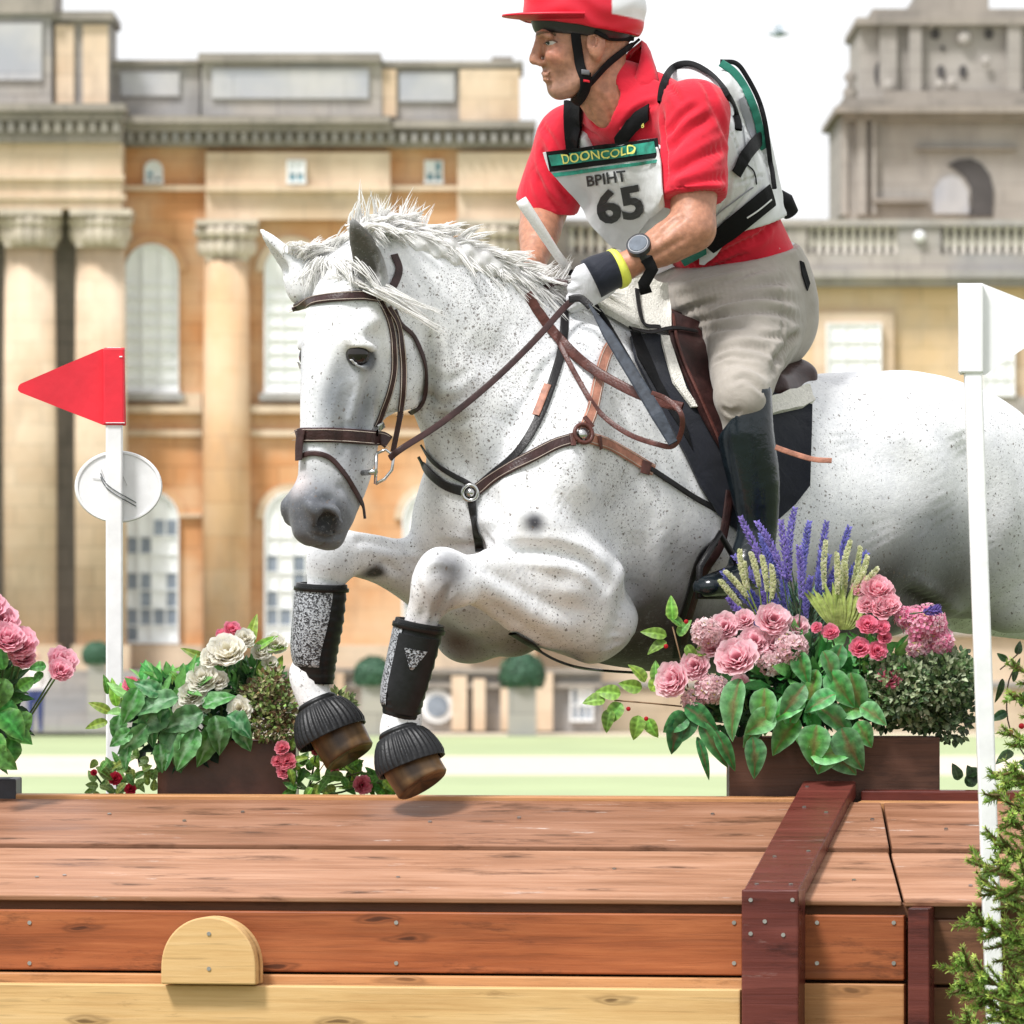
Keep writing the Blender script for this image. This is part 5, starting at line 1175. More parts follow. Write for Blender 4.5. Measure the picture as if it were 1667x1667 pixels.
SH.loft([HR(1012, 175), HR(1003, 150)], [(.080, .078), (.066, .066)], side=Lh, k=.03)
SH.ell(HR(985, 160, .020), (.042, .040, .062), X=Fh, Y=Lh, k=.008, op='s')
slv = []
for a, e, hm, r1 in ((shL, elL, .74, .073), (shR, elR, .92, .068)):
    S_ = Body(); a = Vector(a); e = Vector(e); S_.loft([a, a.lerp(e, .45), a.lerp(e, 1.0)], [.068, .072, r1], k=.02); pc = a.lerp(e, hm); pn_ = (e - a).normalized() + Vector((.12, 0, 0)); slv.append((S_, np.array(pc), np.array(pn_.normalized())))
wn0 = LT.cross(HL(1290, 398) - HL(1065, 462)).normalized(); wn0 = -wn0 if wn0.z > 0 else wn0
cut = (np.array(HL(1180, 450, .1)), np.array(wn0))
def shirtpost(D, Q):
    D = np.maximum(D, (Q - cut[0]) @ cut[1])
    for S_, c, n in slv:
        ds = np.maximum(S_.f(Q), (Q - c) @ n); h = np.maximum(.025 - np.abs(D - ds), 0) / .025; D = np.minimum(D, ds) - h * h * .025 * .25
    return D + folds(Q, .0011, [((.9, .2, .4), 34, .25, 1), ((.7, .3, -.5), 55, .2, 3)])
SV, SF = SH.mesh(.0048, lo=(-.12, .15, 1.85), hi=(.85, 1.35, 2.72), post=shirtpost)
SV = carve(SV, SF, [([(1085, 250), (1120, 215), (1165, 185)], 18, .009), ([(1088, 285), (1130, 262), (1185, 235)], 18, .010), ([(1085, 225), (1110, 190), (1140, 170)], 14, .007), ([(1095, 308), (1140, 296), (1190, 285)], 14, .007), ([(1082, 306), (1135, 308), (1192, 308)], 5, .004), ([(1150, 150), (1175, 200), (1190, 250)], 16, .006),
    ([(1078, 180), (1082, 240), (1084, 300)], 14, .010), ([(880, 240), (900, 290), (930, 330)], 16, .010), ([(872, 280), (890, 320), (920, 350)], 14, .008), ([(880, 200), (905, 240), (925, 290)], 12, .006), ([(940, 200), (960, 215), (975, 222)], 10, .006), ([(1010, 215), (1040, 180), (1075, 165)], 12, .007),
    ([(1110, 440), (1180, 410), (1260, 370)], 16, .008), ([(1130, 425), (1190, 385), (1270, 350)], 14, .008), ([(1080, 460), (1150, 440), (1220, 410)], 12, .007), ([(1225, 400), (1250, 370), (1270, 345)], 12, .006), ([(1100, 100), (1140, 130), (1160, 160)], 12, .005), ([(1060, 120), (1090, 140), (1110, 170)], 12, .006)])
shirt = npmesh('polo_shirt', SV, SF, M_red, rider)
BR_ = Body(); add_torso(BR_, .016, st=[(HL(1222, 520), .15, .115), (HL(1215, 480), .155, .12), (HL(1198, 430), .150, .112), (HL(1185, 390), .145, .108)])
for hp, kn, s in ((hipL, knL, 1), (hipR, knR, -1)):
    hp = Vector(hp); kn = Vector(kn); BR_.loft([hp, hp.lerp(kn, .45), kn, kn + (kn - hp) * .08], [(.102, .102), (.083, .086), (.056, .060), (.040, .042)], side=(0, -1, 0), k=.04)
for kn_, s_ in ((knL, 0), (knR, 1)): BR_.loft([kn_, HL(1212, 712, .335) + LT * (-.67 * s_)], [.050, .044], k=.02)
BR_.ell(HL(1210, 545, .10), (.108, .12, .115), X=FW, Y=LT, k=.05); BR_.ell(HL(1150, 485, .05), (.09, .12, .06), X=FW, Y=LT, k=.05)
wd_ = (HL(1290, 398) - HL(1065, 462)); wn_ = LT.cross(wd_).normalized(); wn_ = wn_ if wn_.z > 0 else -wn_
cut2 = (np.array(HL(1180, 432, .1)), np.array(wn_))
hipc = np.array(hipL); kax = np.array((knL - hipL).normalized())
def brpost(D, Q):
    D = np.maximum(D, (Q - cut2[0]) @ cut2[1]); r = Q - np.array(HL(1110, 545, .2)); rad = np.sqrt((r ** 2).sum(1)); fade = np.clip(1.4 - rad / .28, 0, 1)
    k2 = np.array(knL) - Q; rk = np.sqrt((k2 ** 2).sum(1)); fk = np.clip(1.2 - rk / .09, 0, 1)
    return D + folds(Q, .0008, [((.3, .4, 1), 50, .5, 2), ((.8, .4, .2), 35, .5, 5)])
RV, RF = BR_.mesh(.0048, post=brpost)
RV = carve(RV, RF, [([(1095, 505), (1160, 478), (1230, 462), (1290, 455)], 20, .011), ([(1100, 522), (1170, 492), (1240, 480), (1300, 490)], 20, .012), ([(1110, 535), (1180, 512), (1250, 505), (1305, 520)], 18, .010), ([(1085, 488), (1150, 468), (1220, 450)], 16, .008),
    ([(1115, 548), (1170, 535), (1215, 530)], 14, .008), ([(1175, 600), (1205, 590), (1250, 612)], 17, .006), ([(1190, 622), (1215, 615), (1245, 640)], 13, .006), ([(1160, 575), (1210, 560), (1270, 570)], 14, .006), ([(1270, 440), (1275, 500), (1270, 560)], 10, .004),
    ([(1300, 540), (1275, 570), (1255, 610)], 18, .010), ([(1120, 470), (1180, 455), (1250, 440)], 12, .005), ([(1175, 665), (1190, 672), (1205, 668)], 10, .006), ([(1230, 545), (1280, 550), (1305, 545)], 14, .007), ([(1100, 512), (1130, 500), (1170, 484)], 10, .008), ([(1110, 530), (1150, 520), (1190, 505)], 10, .008), ([(1200, 560), (1240, 570), (1280, 590)], 16, .008), ([(1160, 590), (1190, 580), (1230, 585)], 10, .006)])
npmesh('breeches', RV, RF, M_bre, rider)
# boots
M_leather = plain('black_boot_leather', (.007, .012, .016), .2, .3, 25, .25, spec=.45)
for kn, an, to, s in ((knL, anL, toL, 1), (knR, anR, toR, -1)):
    B = Body(); kn = Vector(kn); an = Vector(an); to = Vector(to); sc1 = kn + (an - kn) * -.02
    if s > 0: path = [HL(1216, 640, .335), HL(1214, 705, .335), HL(1228, 785, .335), HL(1233, 860, .33), HL(1222, 915, .33)]
    else: path = [HL(1207, 650, .335) + LT * -.67, HL(1215, 710, .335) + LT * -.67, HL(1228, 790, .335) + LT * -.67, HL(1232, 860, .33) + LT * -.66, HL(1222, 915, .33) + LT * -.66]
    B.loft(path, [(.054, .052), (.060, .060), (.054, .056), (.040, .044), (.042, .048)], side=LT, k=.02)
    B.loft([path[-1] + Vector((0, 0, -.02)) - FW * .02, (path[-1] + to) / 2 + Vector((0, 0, -.015)), to], [(.036, .034), (.040, .030), (.034, .022)], side=LT, k=.025)
    if s > 0: tp = (np.array(HL(1190, 682, .335)), np.array((-.30, 0, 1.0)))
    else: tp = (np.array(HL(1190, 672, .335) + LT * -.67), np.array((-.30, 0, 1.0)))
    def bp(D, Q, tp=tp):
        x = (Q - tp[0]) @ (tp[1] / np.linalg.norm(tp[1])); dx = (Q - tp[0]) @ np.array((1.0, 0, 0)); return np.maximum(D, x - np.clip(dx * 1.0, -.05, .042))
    v_, f_ = B.mesh(.005, post=bp); bo = npmesh('riding_boot', v_, f_, M_leather, rider)
    if s > 0: bootL = (v_, f_)
# glove (left) white with dark cuff; bare right forearm with glove
GL = Body(); hand(GL, P(1003, 441, .535), P(952, 466, .515), (-.25, .1, -1), (.25, 1, -.1), 1.10)
v_, f_ = GL.mesh(.003, smooth=1); gL = npmesh('glove', v_, f_, M_glove, rider); gloveL = (v_, f_)
mb = MB(); ax = (P(952, 462, .52) - wrL).normalized(); cf = [P(1004, 437, .535), P(992, 441, .53), P(975, 448, .526), P(962, 455, .523)]
mb.tube(cf, [.037, .037, .0395, .040], 28, flat=1.12, up=(0, 0, 1)); cuff = mb.build('glove_cuff', M_navy, gL, smooth=True)
mb = MB(); mb.tube([P(1014, 433, .54), P(1008, 436, .538), P(1000, 439, .535)], [.0345, .039, .039], 28, flat=1.12, up=(0, 0, 1)); mb.build('yellow_band', plain('yellow_band', (.72, .75, .10), .5), gL, smooth=True)
GR_ = Body(); hand(GR_, wrR, P(850, 462, .74), (-.3, .1, -1), (-.2, 1, -.1), 1.03); v_, f_ = GR_.mesh(.0045, smooth=1); gR = npmesh('glove', v_, f_, M_skin, rider, np.tile(np.array([*SK, 1.0]), (len(v_), 1)))
# watch
mb = MB(); wa = (elL - wrL).normalized(); wc = wrL + wa * .045 + Vector((0, 0, .0))
wnn = Vector((-.25, -.8, .55)); wnn = (wnn - wa * wnn.dot(wa)).normalized(); w2 = wa.cross(wnn)
mb.tube([wc - wa * .012, wc + wa * .012], .0375, 32, flat=1.0, up=(0, 0, 1)); wt = mb.build('wristwatch', plain('black_watch_strap', (.02, .02, .022), .45), rider, smooth=True)
wf = wc + wnn * .034
mb = MB(); mb.tube([wf, wf + wnn * .012, wf + wnn * .013], [.027, .026, .022], 28); mb.build('watch_case', plain('dark_watch_case', (.05, .052, .058), .3, .2, 40, 0, .5), wt, smooth=False)
mb = MB(); mb.tube([wf + wnn * .0132, wf + wnn * .0145], [.020, .019], 28); mb.build('watch_face', plain('watch_crystal', (.12, .14, .17), .08, .2, 60, 0), wt, smooth=False)
mb = MB(); mb.tube([wf + w2 * .028 - wnn * .01, wf + w2 * .045 - wnn * .03, P(1048, 462, wc.y - .02), P(1052, 478, wc.y - .015)], [.014, .013, .013, .013], 12, flat=.3, up=(0, -1, .2)); mb.build('strap_tail', M_blk, wt, smooth=True)

# ---- body protector
VT = Body(); add_torso(VT, .020, wide=.006)
VT.loft([HL(1120, 145), HL(1165, 190), HL(1195, 255), HL(1220, 320)], [(.13, .068), (.13, .062), (.12, .050), (.10, .034)], side=LT, k=.03)
for a, e, r in ((shL, elL, .083), (shR, elR, .083)): VT.loft([Vector(a) + (Vector(a) - Vector(e)).normalized() * .03, Vector(a).lerp(e, .45)], [r, r * .9], k=.012, op='s')
VT.loft([HR(968, 120), HR(1010, 205)], [(.075, .08), (.085, .085)], side=Lh, k=.02, op='s')
def plane3(a, b_, c, up_):
    n = (Vector(b_) - a).cross(Vector(c) - a).normalized()
    if n.dot(Vector(up_)) < 0: n = -n
    return np.array(a), np.array(n)
v1 = plane3(HL(885, 250, -.12), HL(1072, 228, .12), HL(1175, 62, 0), (0, 0, 1))
v2 = plane3(HL(1000, 425, 0), HL(1275, 335, 0), HL(1275, 335, 0) + LT, (0, 0, -1))
def vpost(D, Q): return np.maximum(np.maximum(D, (Q - v1[0]) @ v1[1]), (Q - v2[0]) @ v2[1])
VV, VF_ = VT.mesh(.0055, lo=(-.12, .15, 1.75), hi=(.85, 1.4, 2.75), post=vpost)
VV = carve(VV, VF_, [([(1175, 140), (1215, 220), (1235, 300)], 7, .006), ([(1160, 160), (1200, 240), (1215, 315)], 7, .006), ([(1200, 130), (1235, 210), (1252, 290)], 7, .006), ([(1190, 285), (1180, 330), (1150, 370)], 7, .006), ([(1225, 290), (1205, 330), (1165, 380)], 7, .006), ([(1195, 300), (1225, 290), (1250, 285)], 6, .005)])
vest = npmesh('body_protector', VV, VF_, M_vw, rider)
TT = bvh((SV, SF), (VV, VF_)); TB = bvh((SV, SF), (VV, VF_), (RV, RF))
# number bib
def bibcol(x, y): return (.62, .63, .64)
M_bib = cloth('bib_fabric', (.60, .61, .61), .6, dark=.8)
bib = patch('number_bib', [(888, 246), (1072, 224), (1080, 262), (1086, 330), (1060, 350), (1024, 402), (1000, 392), (940, 330), (896, 275)], M_bib, rider, TT, .010, .004, 8, smooth_n=6)
bt = [bib]
def tree_of(*obs):
    V_ = []; F_ = []
    for o in obs:
        L = Vector((0, 0, 0)); p = o
        while p is not None: L += p.location; p = p.parent
        n = len(V_); V_ += [tuple(v.co + L) for v in o.data.vertices]; F_ += [tuple(i + n for i in f_.vertices) for f_ in o.data.polygons]
    return BVHTree.FromPolygons(V_, F_)
BT = tree_of(bib)
M_gb = plain('green_bib_band', (.012, .20, .14), .5, .4, 60); M_ink = plain('black_print', (.02, .022, .025), .6, .2, 60, 0); M_yel = plain('yellow_print', (.70, .66, .16), .6, .1, 60, 0)
patch('bib_band', [(889, 247), (1071, 225), (1075, 256), (895, 280)], M_blk, bib, BT, .0005, .001, 8)
patch('green_band', [(893, 253), (1066, 231), (1070, 249), (898, 270)], M_gb, bib, BT, .0022, .001, 8)
patch('green_band', [(898, 282), (1076, 259), (1077, 264), (903, 288)], M_gb, bib, BT, .0022, .001, 8)
lettering('lettering', 'DOONCOLD', 977, 251, 15, M_yel, bib, BT, -.13, off=.0075, sx=.98, bold=.01)
lettering('lettering', 'BPIHT', 988, 291, 17, M_ink, bib, BT, -.14, off=.003, sx=1.02, bold=.02)
lettering('number', '65', 1011, 335, 50, M_ink, bib, BT, -.18, off=.003, sx=1.12, bold=.035)
# straps and panels of the protector
M_gry = cloth('grey_vest_cloth', (.30, .31, .34), .6, dark=.7)
for nm, poly, mt, off, th in (
    ('shoulder_strap', [(921, 160), (951, 156), (949, 212), (944, 240), (922, 243), (920, 210)], M_blk, .004, .006),
    ('shoulder_strap', [(1002, 220), (1020, 195), (1058, 170), (1058, 195), (1036, 212), (1022, 229), (1004, 232)], M_blk, .004, .006),
    ('green_edge', [(1112, 418), (1144, 392), (1150, 400), (1150, 408), (1118, 428)], M_grn, .006, .004),
    ('white_patch', [(1062, 432), (1096, 419), (1102, 437), (1066, 452)], M_vw, .006, .002),
    ('white_patch', [(1136, 402), (1190, 374), (1178, 400), (1150, 430), (1142, 428)], M_vw, .006, .003)):
    patch(nm, poly, mt, vest, TB, off, th, 5, smooth_n=2, skip=True)
for nm, path, w_, mt, th, off in (
    ('armhole_piping', [(1073, 172), (1076, 145), (1086, 120), (1104, 108), (1130, 110), (1160, 130), (1184, 162), (1198, 198), (1200, 215)], 13, M_blk, .008, .004),
    ('side_strap', [(1150, 396), (1180, 376), (1215, 348), (1252, 318)], 40, M_blk, .006, .006), ('stitch_line', [(1212, 352), (1230, 340), (1248, 325)], 3, M_vw, .001, .013),
    ('side_strap', [(1194, 282), (1212, 250), (1232, 226)], 25, M_blk, .006, .006), ('grey_panel', [(1205, 160), (1218, 195), (1226, 228)], 14, M_gry, .003, .003),
    ('green_edge', [(1172, 104), (1196, 122), (1218, 158), (1232, 200), (1240, 240)], 15, M_grn, .006, .004), ('black_edge', [(1172, 103), (1196, 106), (1213, 128), (1232, 165), (1243, 205), (1250, 260), (1258, 310)], 8, M_blk, .010, .006),
    ('quilt_line', [(1214, 268), (1226, 280), (1230, 300)], 3, M_blk, .002, .002), ('quilt_line', [(1160, 355), (1190, 330), (1225, 305)], 2.5, M_gry, .002, .002), ('quilt_line', [(1180, 150), (1205, 200), (1212, 240)], 2.5, M_gry, .002, .002)):
    strap(nm, path, w_, mt, vest, TB, th, off, nrm=(.35, -1, .25) if nm in ('green_edge', 'black_edge', 'armhole_piping') else None)
lettering('lettering', '8', 1050, 203, 8, M_yel, shirt, TB, -.2, off=.013)
mb = MB(); c = HL(1283, 335, -.02); mb.tube([HL(1262, 318, 0), HL(1276, 330, 0), HL(1288, 348, 0)], [.018, .024, .018], 14); mb.build('lumbar_pack', M_blk, vest, smooth=True)
mb = MB(); mb.tube([HL(1258, 405, .14), HL(1283, 400, .06)], [.016, .018], 12, flat=.5); mb.build('waist_badge', M_bib, shirt, smooth=True)
# collar
inner = [(1044, 70, 0), (1043, 90, .045), (1034, 125, .062), (1016, 165, .058), (1001, 198, .038)]; outer = [(1064, 100, 0), (1070, 118, .060), (1072, 150, .088), (1046, 188, .088), (1010, 214, .062)]
for s in (1, -1):
    A_ = catmull([tuple(HR(x, y, l) - Lh * (2 * l if s < 0 else 0)) for x, y, l in inner], 6); B_ = catmull([tuple(HR(x, y, l) - Lh * (2 * l if s < 0 else 0)) for x, y, l in outer], 6); rows = []
    for a_, b__ in zip(A_, B_):
        a_ = Vector(a_); b__ = Vector(b__); up_ = Vector((.1, -.1, .6)) * .02; m1 = a_.lerp(b__, .35) + up_; m2 = a_.lerp(b__, .7) + up_ * .8
        rows.append([a_ - UP * .012, a_, a_ + up_ * .5, m1, m2, b__, b__ - up_ * .3, m2 - up_ * .4, m1 - up_ * .4, a_ - up_ * .2])
    mb = MB(); mb.grid(rows, closed=True); o = mb.build('collar', M_red, shirt, smooth=True, fix=True)
# belt loop, pocket edge
patch('pocket_edge', [(1300, 425), (1306, 428), (1316, 462), (1312, 474), (1304, 448)], M_blk, rider, TB, .002, .003, 6)

# ---- helmet with silk
HE = Body(); HE.ell(HR(952, 12), (.134, .108, .135), k=.01, **LHh)
hp_ = (np.array(HR(950, 47)), np.array(Vector((-.14, 0, -1)).normalized()))
def hpost(D, Q): 
    D = np.maximum(D, (Q - hp_[0]) @ hp_[1]); return D + .0012 * np.sin(Q[:, 2] * 130 + Q[:, 0] * 30 + np.sin(Q[:, 0] * 40) * 2)
hv, hf = HE.mesh(.0032, post=hpost); hc = np.tile(np.array([.66, .012, .035, 1.0]), (len(hv), 1))
# white rear panels of the silk: by position round the crown, bottom band stays red
rel = hv - np.array(HR(952, 12)); ff = rel @ np.array(Fh); band = (hv - hp_[0]) @ hp_[1]
tw_ = (np.clip((-.018 - ff) / .003, 0, 1) * np.clip((-.032 - band) / .003, 0, 1))[:, None]; hc = hc * (1 - tw_) + np.array([.80, .81, .83, 1.0]) * tw_
helmet = npmesh('helmet', hv, hf, colmat('silk_cover', .4, .12, 20, bs=.3), rider, hc)
mb = MB(); rows = []
for t in np.linspace(-1.25, 1.25, 25):
    row = []
    for u, zz in ((0, .0), (.5, .004), (1, -.004), (1.0, -.008), (.5, -.002), (0, -.006)):
        rr_ = 1 + u * .40 * math.cos(t * 1.2) ** .8 if math.cos(t * 1.2) > 0 else 1
        row.append(HR(952, 24) + Fh * (.132 * math.cos(t) * rr_) + Lh * (.106 * math.sin(t) * (1 + .1 * u)) + UP * (zz - .01 * (1 - u)))
    rows.append(row)
mb.grid(rows, closed=True); mb.col = (.66, .012, .035, 1); mb.c = [(.66, .012, .035, 1)] * len(mb.v); mb.build('peak', bpy.data.materials['silk_cover'], helmet, smooth=True, fix=True)
HE2 = Body(); HE2.ell(HR(952, 16), (.120, .097, .120), k=.01, **LHh); hp2 = (np.array(HR(950, 62)), np.array(Vector((-.10, 0, -1)).normalized()))
def h2post(D, Q): return np.maximum(D, (Q - hp2[0]) @ hp2[1])
HE2.ell(HR(930, 130), (.14, .14, .085), k=.02, op='s', **LHh)
v_, f_ = HE2.mesh(.005, post=h2post); npmesh('helmet_shell', v_, f_, plain('black_helmet_shell', (.02, .02, .022), .4), helmet)
# harness
BTr = bvh((BV, BF))
for pts, wpx, th in (([(936, 38), (938, 70), (943, 100), (950, 125)], 17, .006), ([(1038, 60), (1015, 80), (985, 105), (962, 130), (952, 140)], 13, .006), ([(952, 118), (951, 140), (943, 158), (936, 166)], 20, .008), ([(968, 52), (990, 62), (1030, 62)], 8, .004)):
    strap('harness_strap', pts, wpx, M_blk, helmet, BTr, th, .003)
strap('buckle', [(947, 118), (957, 118)], 9, plain('buckle_plastic', (.12, .12, .13), .3), helmet, BTr, .006, .009)
strap('buckle_button', [(948, 130), (956, 130)], 4, M_redf, helmet, BTr, .003, .011)
# whip, held in the right hand
whip = empty('riding_whip', P(905, 420, .62), label='white handled riding whip held upright by the rider before the red sleeve', cat='whip')
mb = MB(); mb.tube([P(848, 325, .50), P(853, 333, .50), P(905, 412, .56), P(925, 438, .60)], [.012, .0125, .0095, .009], 14); mb.build('grip', plain('white_whip_grip', (.76, .75, .74), .5, .08, 200), whip, smooth=True)
mb = MB(); mb.tube([P(891, 391, .5485), P(897, 400, .555)], [.0112, .0108], 14); mb.build('red_band', M_redf, whip, smooth=True)
mb = MB(); mb.tube([P(925, 438, .60), P(985, 520, .58), P(1085, 690, .30), P(1095, 712, .28)], [.007, .006, .005, .004], 10); mb.build('shaft', M_blk, whip, smooth=True)
mb = MB(); pn = [(P(x, y, Y), Vector((0, -1, 0))) for x, y, Y in ((960, 497, .45), (990, 545, .40), (1040, 625, .32), (1070, 675, .28), (1096, 722, .26))]
ribbon(mb, pn, [.004, .022, .026, .028, .02], .006, 0); mb.build('flap', plain('dark_grey_leather', (.035, .042, .055), .6, .4, 60, .2, spec=.2), whip, fix=True)
# ================================================================== THE HORSE'S TACK
def leather(name, col, rough=.38):
    return plain(name, col, rough, .4, 45, .3, spec=.35, bumpscale=220)
M_br = leather('dark_brown_leather', (.036, .015, .014)); M_tan = leather('tan_leather', (.36, .16, .11), .5); M_bk = leather('black_leather', (.008, .007, .008), .4)
M_mb = leather('mid_brown_leather', (.085, .028, .022)); M_steel = plain('steel', (.5, .5, .5), .2, .15, 60, .05, 1.0); M_thr = plain('pale_thread', (.5, .42, .36), .7)
M_pad = cloth('navy_saddle_cloth', (.007, .009, .017), .8); M_flc = plain('white_fleece', (.72, .70, .64), .95, .12, 130, 1.0, bumpscale=260)
HGT = bvh((HV, HF), gloveL)
br = empty('bridle', HD(.05, 0), label='dark brown leather bridle with long reins on the grey horse', cat='bridle')
strap('browband', [(474, 500), (492, 494), (540, 486), (585, 482), (618, 484)], 17, M_br, br, HT, .008, .002, stitch=M_thr)
strap('headpiece', [(620, 490), (636, 470), (648, 440), (640, 415)], 15, M_br, br, HT, .004, .002)
strap('cheekpiece', [(616, 485), (632, 520), (640, 560), (640, 610), (628, 655), (612, 695)], 12, M_br, br, HT, .004, .002, stitch=M_thr)
strap('cheekpiece', [(630, 500), (645, 530), (654, 580), (655, 630), (648, 675), (636, 735)], 12, M_br, br, HT, .005, .004, stitch=M_thr)
strap('throat_lash', [(640, 505), (650, 528), (672, 550), (688, 590), (690, 635), (682, 660), (668, 675)], 9, M_br, br, HT, .005, .003)
strap('noseband', [(482, 712), (500, 708), (540, 708), (585, 711), (618, 714), (632, 722)], 25, M_br, br, HT, .008, .002, stitch=M_thr)
strap('noseband_loop', [(497, 700), (494, 725), (494, 750)], 17, M_br, br, HT, .006, .010)
strap('flash_strap', [(490, 744), (510, 738), (535, 745), (556, 768), (574, 795), (586, 820), (590, 845)], 9, M_br, br, HT, .005, .003)
strap('buckle', [(618, 690), (606, 704)], 12, M_steel, br, HT, .004, .009); strap('buckle', [(648, 668), (644, 682)], 13, M_steel, br, HT, .003, .010)
q = hcast(616, 748)[0]; yb = (q.y if q is not None else .25) - .012
mb = MB(); mb.tube([P(613, 738, yb), P(611, 788, yb)], .0035, 10); mb.tube([P(613, 738, yb), P(628, 732, yb), P(641, 742, yb), P(638, 765, yb), P(626, 780, yb), P(611, 788, yb)], .0032, 10); bt_ = mb.build('bit_ring', M_steel, br, smooth=True)
mb = MB(); mb.tube([P(590, 770, yb + .03), P(612, 768, yb)], .006, 10); mb.build('mouthpiece', M_steel, br, smooth=True)
# reins: near rein from bit to hand, then its slack end hanging in a loop
def drape(pts, n=8, gap=.008, trees=(HT,)):
    out = []
    for x, y, Y in catmull(pts, n):
        for t in trees:
            c, _ = cast(t, x, y)
            if c is not None and c.y - gap < Y: Y = c.y - gap
        out.append([x, y, Y])
    for _ in range(3):
        for i in range(1, len(out) - 1): out[i][2] = min(out[i][2], (out[i - 1][2] + out[i + 1][2]) / 2)
    return [P(*o) for o in out]
def flat_strap(name, pts, wpx, mat, parent, th=.004, nrm=(-.1, -1, .1), **k):
    pp = drape(pts, **k); mb = MB(); ribbon(mb, [(p, Vector(nrm)) for p in pp], wpx / SC * 1.03, th, 0)
    o = mb.build(name, mat, parent, fix=True); bv = o.modifiers.new('smooth', 'SUBSURF'); bv.levels = bv.render_levels = 1; return o
flat_strap('rein', [(636, 745, yb), (655, 730, .22), (720, 688, .28), (800, 623, .34), (870, 555, .40), (915, 505, .47), (938, 484, .50)], 11, M_br, br, .005)
flat_strap('rein', [(886, 470, .52), (905, 460, .54), (925, 462, .53)], 11, M_br, br, .005)
flat_strap('rein', [(926, 488, .47), (945, 486, .47), (962, 500, .46)], 13, M_bk, br, .006)
flat_strap('rein_slack', [(858, 478, .5), (880, 512, .5), (905, 545, .5), (950, 590, .45), (1005, 625, .4), (1060, 650, .35), (1112, 664, .3)], 17, M_mb, br, .006)
flat_strap('rein_slack', [(905, 548, .5), (940, 615, .45), (975, 670, .4), (1020, 705, .35), (1065, 722, .3), (1096, 726, .3), (1110, 700, .28), (1108, 672, .27), (1085, 650, .3), (1060, 640, .3)], 9, M_mb, br, .004)
# breastplate
bp_ = empty('breastplate', HL(950, 710, .25), label='brown and tan leather breastplate crossing the grey horse chest', cat='breastplate')
strap('shoulder_strap', [(918, 490), (916, 560), (900, 620), (878, 680), (845, 735), (800, 775), (768, 802)], 15, M_bk, bp_, HT, .004, .002)
strap('strap_wrap', [(892, 628), (882, 655), (873, 678)], 13, M_tan, bp_, HT, .004, .005)
strap('chest_strap', [(684, 742), (700, 768), (728, 790), (768, 803)], 17, M_bk, bp_, HT, .005, .002)
strap('neck_strap', [(688, 722), (705, 748), (735, 772), (768, 790)], 9, M_bk, bp_, HT, .004, .003)
strap('shoulder_strap', [(768, 804), (800, 782), (850, 752), (900, 726), (945, 712)], 21, M_br, bp_, HT, .005, .003, stitch=M_thr)
strap('wither_strap', [(948, 705), (962, 670), (972, 625), (984, 580), (996, 560)], 21, M_tan, bp_, HT, .005, .003, stitch=M_thr)
strap('girth_strap', [(952, 712), (985, 722), (1022, 742), (1062, 766)], 20, M_tan, bp_, HT, .005, .003, stitch=M_thr)
strap('girth_strap', [(1056, 763), (1090, 785), (1125, 808), (1168, 832)], 10, M_bk, bp_, HT, .005, .004)
strap('keeper', [(1050, 752), (1046, 772)], 18, M_mb, bp_, HT, .004, .008)
strap('centre_strap', [(766, 800), (772, 830), (778, 865), (782, 898)], 15, M_bk, bp_, HT, .005, .004)
strap('girth_attachment', [(835, 1028), (862, 1044), (900, 1068), (940, 1082), (985, 1088), (1050, 1092)], 18, M_bk, bp_, HT, .006, .002)
for px, py, r in ((947, 708, .020), (767, 802, .016)):
    c, n = hcast(px, py); ax, a_, b__ = orient(c, n); mb = MB(); c = c + n * .010
    mb.tube([c + (a_ * math.cos(t) + b__ * math.sin(t)) * r for t in np.linspace(0, 2 * math.pi, 25)], .0045, 8, cap=False); mb.build('ring', M_mb if px > 900 else M_steel, bp_, smooth=True)
    mb = MB(); mb.tube([c + n * .001, c + n * .003], r * .6, 16); mb.build('stud', M_steel, bp_, smooth=True)
for (x, y) in ((955, 690), (930, 718), (970, 720)):
    strap('keeper', [(x - 6, y - 8), (x + 6, y + 8)] if x == 955 else [(x, y - 10), (x + 2, y + 10)], 9, M_mb, bp_, HT, .004, .008)
# saddle with its cloth
sa = empty('saddle', HL(1180, 580, 0), label='brown leather jumping saddle on navy cloth beneath the rider', cat='saddle')
SA = Body()
SA.loft([HL(1088, 535), HL(1120, 575), HL(1190, 605), HL(1262, 612)], [(.07, .05), (.10, .04), (.12, .04), (.13, .045)], side=LT, k=.03)
SA.loft([HL(1262, 632, .17), HL(1300, 630, .03), HL(1262 - 40, 632, -.12)], [(.035, .032), (.04, .036), (.035, .032)], side=UP, k=.03)
SA.loft([HL(1245, 640, .15), HL(1280, 640, .10)], [.035, .04], k=.02)
v_, f_ = SA.mesh(.006); npmesh('seat', v_, f_, M_br, sa)
patch('saddle_cloth', [(1022, 552), (1060, 548), (1100, 560), (1240, 640), (1318, 664), (1316, 730), (1314, 792), (1290, 822), (1262, 846), (1200, 868), (1165, 838), (1135, 790), (1112, 742), (1085, 690), (1050, 628), (1030, 590)], M_pad, sa, HT, .006, .006, 10, smooth_n=3)
patch('cloth_binding', [(1020, 545), (1036, 548), (1066, 620), (1110, 690), (1122, 735), (1102, 700), (1060, 635), (1030, 585)], M_blk, sa, HT, .012, .002, 8, smooth_n=2)
patch('fleece_pad', [(960, 505), (985, 482), (1040, 468), (1078, 478), (1084, 545), (1050, 552), (1020, 540), (985, 520)], M_flc, sa, HT, .012, .014, 7, smooth_n=3, wave=lambda x, y: .003 * math.sin(x * .9) * math.cos(y * .8))
